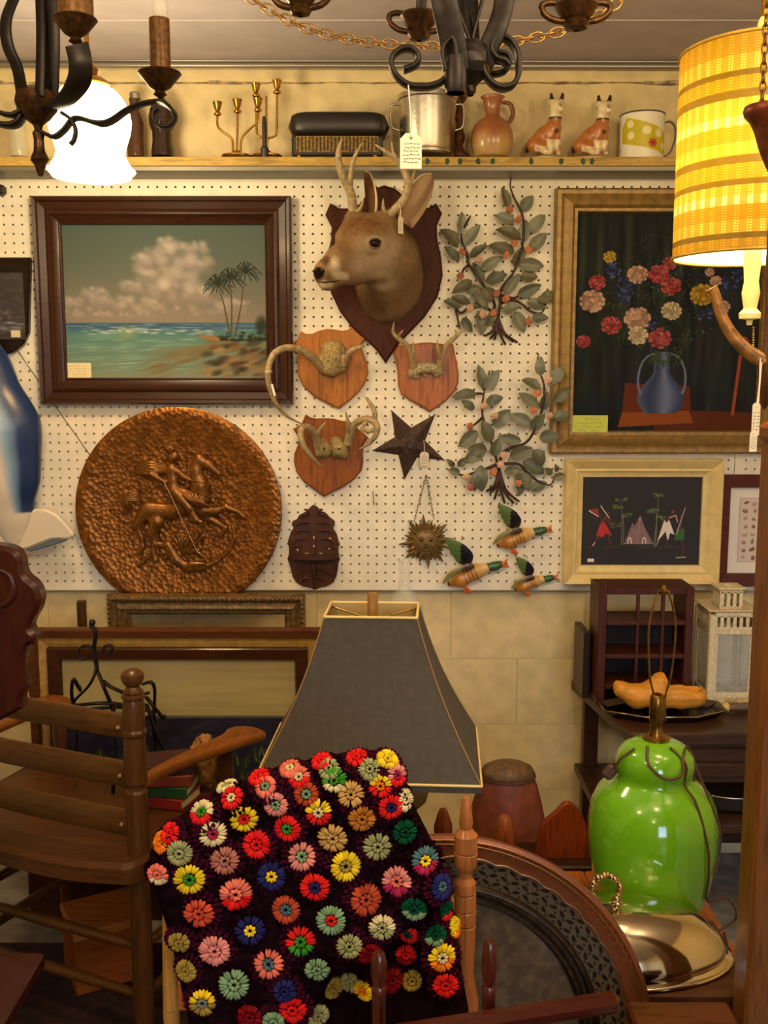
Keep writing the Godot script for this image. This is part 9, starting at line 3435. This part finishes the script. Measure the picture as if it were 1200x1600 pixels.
func green_lamp_group() -> void:
	var Y := 0.352
	# low bench
	var t := thing("low_bench", "low orange brown wooden bench that carries the green lamp and the silver dome", "bench", Vector3(0.45, 0, 1.05))
	var bw := wood(rgb8(186, 104, 44), 2, 0.4, 0.15)
	for i in 3:
		var mb := MB.new()
		mb.box(Vector3(0.335 + i * 0.118 + 0.058, Y - 0.012, 1.05), Vector3(0.116, 0.024, 0.54), 0.003)
		part(mb, "plank", bw, t)
	for e in [[0.37, 0.84], [0.65, 0.84], [0.37, 1.28], [0.65, 1.28]]:
		var mb := MB.new()
		mb.box(Vector3(e[0], (Y - 0.025) / 2, e[1]), Vector3(0.04, Y - 0.025, 0.04), 0.003)
		part(mb, "leg", bw, t)
	# green lamp
	var c := on_level(1015, 1446, Y)
	c.z = minf(c.z, 1.0)
	var k := mpp(Vector3(c.x, Y + 0.18, c.z))
	t = thing("green_lamp", "glossy lime green glass table lamp base with brass harp and no shade", "lamp", Vector3(c.x, Y, c.z))
	var cx := 600.0 + (1015.0 - 600.0)
	var yy := func(py: float) -> float: return P(cx, py, c.z).y
	var y_off: float = Y - yy.call(1446)
	var mb := MB.new()
	var gp := [Vector2(0.001, Y)]
	for q in [[60, 1446], [64, 1440], [74, 1418], [84, 1395], [91, 1368], [96, 1340], [99, 1308], [99, 1284], [95, 1260], [86, 1240], [72, 1226], [62, 1218], [57, 1212], [59, 1205], [60, 1192], [56, 1178], [46, 1167], [32, 1160], [18, 1157]]:
		gp.append(Vector2(q[0] * k, yy.call(q[1]) + y_off))
	mb.X = Transform3D(Basis(), Vector3(c.x, 0, c.z))
	mb.lathe(gp, 56, 1.0)
	var gm := mat(rgb8(104, 164, 20), 0.12)
	gm.subsurf_scatter_enabled = true
	gm.subsurf_scatter_strength = 0.35
	gm.clearcoat_enabled = true
	gm.clearcoat = 1.0
	gm.clearcoat_roughness = 0.03
	part(mb, "glass_body", gm, t)
	var brass := mottled(rgb8(176, 134, 66), 0.28, 1.0, 0.7, 14.0)
	mb = MB.new()
	mb.X = Transform3D(Basis(), Vector3(c.x, 0, c.z))
	var sp := []
	for q in [[20, 1160], [21, 1154], [12, 1150], [9, 1142], [9, 1132], [11, 1128], [12, 1108], [11, 1092], [9, 1088], [4, 1086], [0.5, 1086]]:
		sp.append(Vector2(q[0] * k, yy.call(q[1]) + y_off))
	mb.lathe(sp, 24, 0.7)
	part(mb, "socket", brass, t)
	# harp
	for e in [-1, 1]:
		mb = MB.new()
		var hp := []
		for q in [[10, 1130], [9, 1090], [16, 1060], [20, 1010], [19, 970], [10, 935], [3, 926]]:
			hp.append(Vector3(c.x + (e * q[0] + 3) * k, yy.call(q[1]) + y_off, c.z))
		mb.tube(curve(hp, 5), 0.0022, 8)
		part(mb, "harp", brass, t)
	mb = MB.new()
	mb.X = Transform3D(Basis(), Vector3(c.x + 3 * k, 0, c.z))
	sp = []
	for q in [[2, 932], [9, 930], [10, 926], [4, 923], [3, 917], [0.5, 916]]:
		sp.append(Vector2(q[0] * k, yy.call(q[1]) + y_off))
	mb.lathe(sp, 18, 0.7)
	part(mb, "harp_screw", brass, t)
	# brown cord looped over the shoulder and down the side
	var on_body := func(ang: float, py: float, out: float) -> Vector3:
		var y: float = yy.call(py) + y_off
		var r := 0.0
		for i in gp.size() - 1:
			if y >= gp[i].y and y <= gp[i + 1].y:
				r = lerpf(gp[i].x, gp[i + 1].x, (y - gp[i].y) / maxf(gp[i + 1].y - gp[i].y, 1e-6))
		return Vector3(c.x + cos(ang) * (r + out), y + out * 0.5, c.z + sin(ang) * (r + out))
	var cords := [
		[on_body.call(1.2, 1160, 0.004), on_body.call(1.0, 1180, 0.004), on_body.call(1.05, 1210, 0.006), on_body.call(1.0, 1232, 0.005), on_body.call(0.95, 1290, 0.004), on_body.call(0.85, 1340, 0.004), on_body.call(0.72, 1380, 0.006), Vector3(c.x + 0.135, Y + 0.09, c.z + 0.06), Vector3(c.x + 0.158, Y + 0.04, c.z + 0.05), Vector3(c.x + 0.10, Y + 0.006, c.z + 0.06), Vector3(c.x + 0.075, Y + 0.004, c.z + 0.10), Vector3(c.x + 0.12, Y + 0.004, c.z + 0.11), Vector3(c.x + 0.14, Y + 0.004, c.z + 0.04)],
		[on_body.call(2.2, 1160, 0.004), on_body.call(2.0, 1178, 0.004), on_body.call(1.6, 1196, 0.004), on_body.call(1.2, 1192, 0.004), on_body.call(1.0, 1172, 0.004), on_body.call(0.3, 1166, 0.004), on_body.call(0.45, 1200, 0.006), on_body.call(0.5, 1226, 0.007), on_body.call(0.55, 1270, 0.004), on_body.call(0.5, 1310, 0.004), on_body.call(0.65, 1345, 0.004)],
		[on_body.call(2.6, 1165, 0.004), on_body.call(2.8, 1185, 0.008), on_body.call(3.0, 1212, 0.014)]]
	for q in cords:
		mb = MB.new()
		mb.tube(curve(q, 6), 0.0026, 8)
		part(mb, "power_cord", mat(rgb8(74, 44, 26), 0.5), t)
	mb = MB.new()
	mb.X = Transform3D(Basis(Vector3(0, 0, 1), 0.9), on_body.call(3.0, 1212, 0.02))
	mb.box(Vector3.ZERO, Vector3(0.03, 0.022, 0.018), 0.005)
	part(mb, "plug", mat(rgb8(64, 36, 22), 0.5), t)
	# silver dish cover: oval dome on a dark box
	var dc := Vector3(0.416, Y + 0.054, 1.195)
	t = thing("serving_box", "flat brown wooden box under the silver dish cover", "box", Vector3(dc.x, Y, dc.z))
	mb = MB.new()
	mb.box(Vector3(dc.x + 0.03, Y + 0.0265, dc.z), Vector3(0.40, 0.052, 0.24), 0.004)
	part(mb, "body", wood(rgb8(92, 56, 32), 0, 0.45), t)
	mb = MB.new()
	mb.box(Vector3(dc.x + 0.03, Y + 0.02, dc.z + 0.121), Vector3(0.39, 0.008, 0.004), 0.001)
	part(mb, "edge_moulding", wood(rgb8(70, 40, 24), 0, 0.45), t)
	t = thing("dish_cover", "oval silver dish cover with a beaded ring handle", "dish cover", dc)
	var silver := mat(rgb8(222, 206, 176), 0.10, 1.0)
	mb = MB.new()
	var rows := []
	for q in [[1.04, 0.001], [1.06, 0.003], [1.03, 0.006], [0.98, 0.008], [0.97, 0.016], [0.99, 0.020], [0.97, 0.028], [0.92, 0.046], [0.82, 0.064], [0.66, 0.082], [0.45, 0.095], [0.22, 0.101], [0.001, 0.103]]:
		var row := PackedVector3Array()
		for a in 65:
			var an := TAU * (a % 64) / 64
			row.append(dc + Vector3(cos(an) * 0.212 * q[0], q[1], sin(an) * 0.115 * q[0]))
		rows.append(row)
	mb.grid(rows)
	part(mb, "dome", silver, t)
	mb = MB.new()
	var hc := dc + Vector3(-0.012, 0.128, 0.0)
	for q in 22:
		var a := lerpf(-0.95, PI + 0.95, q / 21.0)
		mb.ball(hc + Vector3(cos(a) * 0.026, sin(a) * 0.026, 0.004 * sin(q * 1.7)), Vector3.ONE * (0.0055 + 0.0012 * (q % 2)), 8)
	part(mb, "ring_handle", mat(rgb8(196, 168, 120), 0.18, 1.0), t)
	mb = MB.new()
	for e in [-1, 1]:
		mb.ball(hc + Vector3(e * 0.022, -0.026, 0), Vector3(0.012, 0.006, 0.009), 10)
	part(mb, "handle_foot", mat(rgb8(196, 168, 120), 0.18, 1.0), t)

func foreground() -> void:
	# small dark red stool turned upside down: two legs point up behind its edge
	var z := 1.72
	var a := P(562, 1588, z + 0.06)
	var b := P(968, 1556, z - 0.02)
	var y := (a.y + b.y) / 2 - 0.008
	var t := thing("upturned_stool", "small dark red stool lying upside down with its turned legs pointing up", "stool", Vector3((a.x + b.x) / 2, y - 0.05, z))
	var dm := wood(rgb8(78, 30, 20), 0, 0.22, 0.6)
	var dir := (b - a) * Vector3(1, 0, 1)
	var yaw := atan2(-dir.z, dir.x)
	var mb := MB.new()
	var B := Basis(Vector3.UP, yaw)
	var mid := (a + b) * 0.5
	var ctr := Vector3(mid.x, y - 0.014, mid.z) + B * Vector3(0, 0, -0.002)
	mb.box(ctr, Vector3(dir.length(), 0.026, 0.026), 0.008, B)
	part(mb, "front_rail", dm, t)
	mb = MB.new()
	mb.box(ctr + Vector3(0, -0.05, 0) + B * Vector3(0, 0, 0.09), Vector3(dir.length() - 0.02, 0.02, 0.2), 0.006, B)
	part(mb, "seat_board", dm, t)
	for e in [[765, 1468, 14.0], [592, 1486, 15.0]]:
		mb = MB.new()
		var zp := z - 0.012
		var top := P(e[0], e[1], zp)
		var s := mpp(top)
		mb.X = Transform3D(Basis(), Vector3(top.x, 0, zp))
		var r: float = e[2] * s
		mb.lathe([Vector2(r * 0.7, y - 0.06), Vector2(r * 0.75, y), Vector2(r * 0.8, y + 0.012), Vector2(r * 0.6, y + 0.016), Vector2(r * 0.75, y + 0.024), Vector2(r * 0.9, lerpf(y, top.y, 0.55)), Vector2(r * 0.8, lerpf(y, top.y, 0.75)), Vector2(r * 0.65, top.y - 0.004), Vector2(r * 0.4, top.y), Vector2(0.0005, top.y)], 18, 0.7)
		part(mb, "leg", wood(rgb8(92, 40, 26), 1, 0.25, 0.5), t)
	var hgt := y - 0.075 - 0.436
	mb = MB.new()
	mb.box(Vector3(mid.x - 0.05, 0.436 + hgt / 2, mid.z + 0.08), Vector3(0.1, hgt, 0.1), 0.006)
	one(mb, "box_pedestal", wood(rgb8(60, 34, 22), 1), "dark wooden box on the chair seat under the upturned stool", "box")
	# round stool seat at the lower right corner
	var sy := 0.50
	var sc := on_level(1095, 1672, sy) + Vector3(0, 0, 0.03)
	t = thing("round_stool", "round pale brown wooden stool by the tall post", "stool", Vector3(sc.x, 0, sc.z))
	mb = MB.new()
	mb.X = Transform3D(Basis(), Vector3(sc.x, 0, sc.z))
	mb.lathe([Vector2(0.001, sy - 0.03), Vector2(0.09, sy - 0.03), Vector2(0.1, sy - 0.022), Vector2(0.1, sy - 0.008), Vector2(0.092, sy), Vector2(0.075, sy - 0.004), Vector2(0.001, sy - 0.005)], 40, 0.8)
	part(mb, "seat", wood(rgb8(128, 84, 42), 0, 0.4, 0.2), t)
	for q in 3:
		mb = MB.new()
		var an := TAU * q / 3 + 0.4
		mb.tube([Vector3(sc.x + cos(an) * 0.065, sy - 0.03, sc.z + sin(an) * 0.065), Vector3(sc.x + cos(an) * 0.08, 0.0, sc.z + sin(an) * 0.08)], [0.018, 0.013], 12)
		part(mb, "leg", wood(rgb8(110, 70, 36), 1, 0.4), t)
	# dark wooden block beside it
	var bc := on_level(1058, 1562, 0.46)
	t = thing("brown_cabinet", "dark brown wooden pedestal in front of the silver dish cover", "pedestal", Vector3(bc.x, 0, bc.z))
	mb = MB.new()
	mb.box(Vector3(bc.x, 0.215, bc.z + 0.055), Vector3(0.15, 0.43, 0.10), 0.006)
	part(mb, "body", wood(rgb8(84, 44, 24), 1, 0.45, 0.2), t)
	mb = MB.new()
	mb.box(Vector3(bc.x, 0.444, bc.z + 0.055), Vector3(0.165, 0.026, 0.115), 0.005)
	part(mb, "top", wood(rgb8(104, 58, 30), 0, 0.4, 0.2), t)
	# tall wooden post at the right edge, floor to above the picture
	var zp := 1.40
	var pa := P(1160, 1450, zp)
	t = thing("wooden_post", "tall smooth orange brown wooden post at the right edge", "post", Vector3(pa.x + 0.045, 0, zp))
	mb = MB.new()
	mb.box(Vector3(pa.x + 0.045, 0.68, zp), Vector3(0.09, 1.36, 0.06), 0.006)
	part(mb, "shaft", wood(rgb8(132, 84, 32), 1, 0.45, 0.1), t)
	mb = MB.new()
	mb.box(Vector3(pa.x + 0.045, 1.375, zp), Vector3(0.10, 0.03, 0.07), 0.008)
	part(mb, "cap", wood(rgb8(136, 76, 30), 0, 0.4, 0.2), t)
	# hanging fixture at the right: horn arm, stem and copper cup
	var zc := 1.5
	t = thing("horn_fixture", "hanging light fixture with a curved horn arm and a copper cup under the drum lamp", "chandelier", Vector3(P(1198, 300, zc).x, CEIL, zc))
	mb = MB.new()
	mb.tube(curve(path([[1206, 566], [1190, 562], [1165, 546], [1142, 520], [1126, 490], [1118, 462], [1112, 450]], zc), 5), [0.0105, 0.0105, 0.0095, 0.0085, 0.0075, 0.007, 0.008], 12)
	part(mb, "horn_arm", mottled(rgb8(164, 112, 48), 0.35, 0.0, 0.6, 10.0), t)
	mb = MB.new()
	turned(mb, 1204, zc, [[1, 640], [6, 632], [10, 600], [13, 580], [13, 560], [8, 545], [7, 480], [9, 440], [9, 300], [7, 262]], 20, 0.8)
	part(mb, "stem", wood(rgb8(84, 50, 28), 1, 0.4), t)
	mb = MB.new()
	turned(mb, 1204, zc, [[4, 268], [10, 255], [18, 235], [27, 205], [34, 190], [43, 180], [45, 172], [43, 166], [38, 168], [30, 186], [16, 236], [1, 246]], 30, 0.9)
	part(mb, "copper_cup", mottled(rgb8(112, 54, 28), 0.4, 0.6, 0.6, 10.0), t)
	mb = MB.new()
	var top := P(1204, 172, zc)
	var n := int((CEIL - top.y) / 0.012)
	for q in n:
		var loop := []
		for j in 8:
			var an := TAU * j / 8
			var d := Vector3(cos(an) * 0.004, sin(an) * 0.0085, 0) if q % 2 == 0 else Vector3(0, sin(an) * 0.0085, cos(an) * 0.004)
			loop.append(Vector3(top.x - 0.012, top.y + 0.006 + q * 0.012, zc) + d)
		mb.tube(loop, 0.0012, 5, false, true)
	part(mb, "chain", mat(rgb8(110, 76, 36), 0.35, 0.9), t)
	price_tag(t, P(1188, 560, zc + 0.012), P(1181, 655, zc + 0.014), 0.0125, 0.045, 0.3)
	price_tag(t, P(1190, 566, zc + 0.012), P(1177, 690, zc + 0.018), 0.010, 0.028, 0.0)
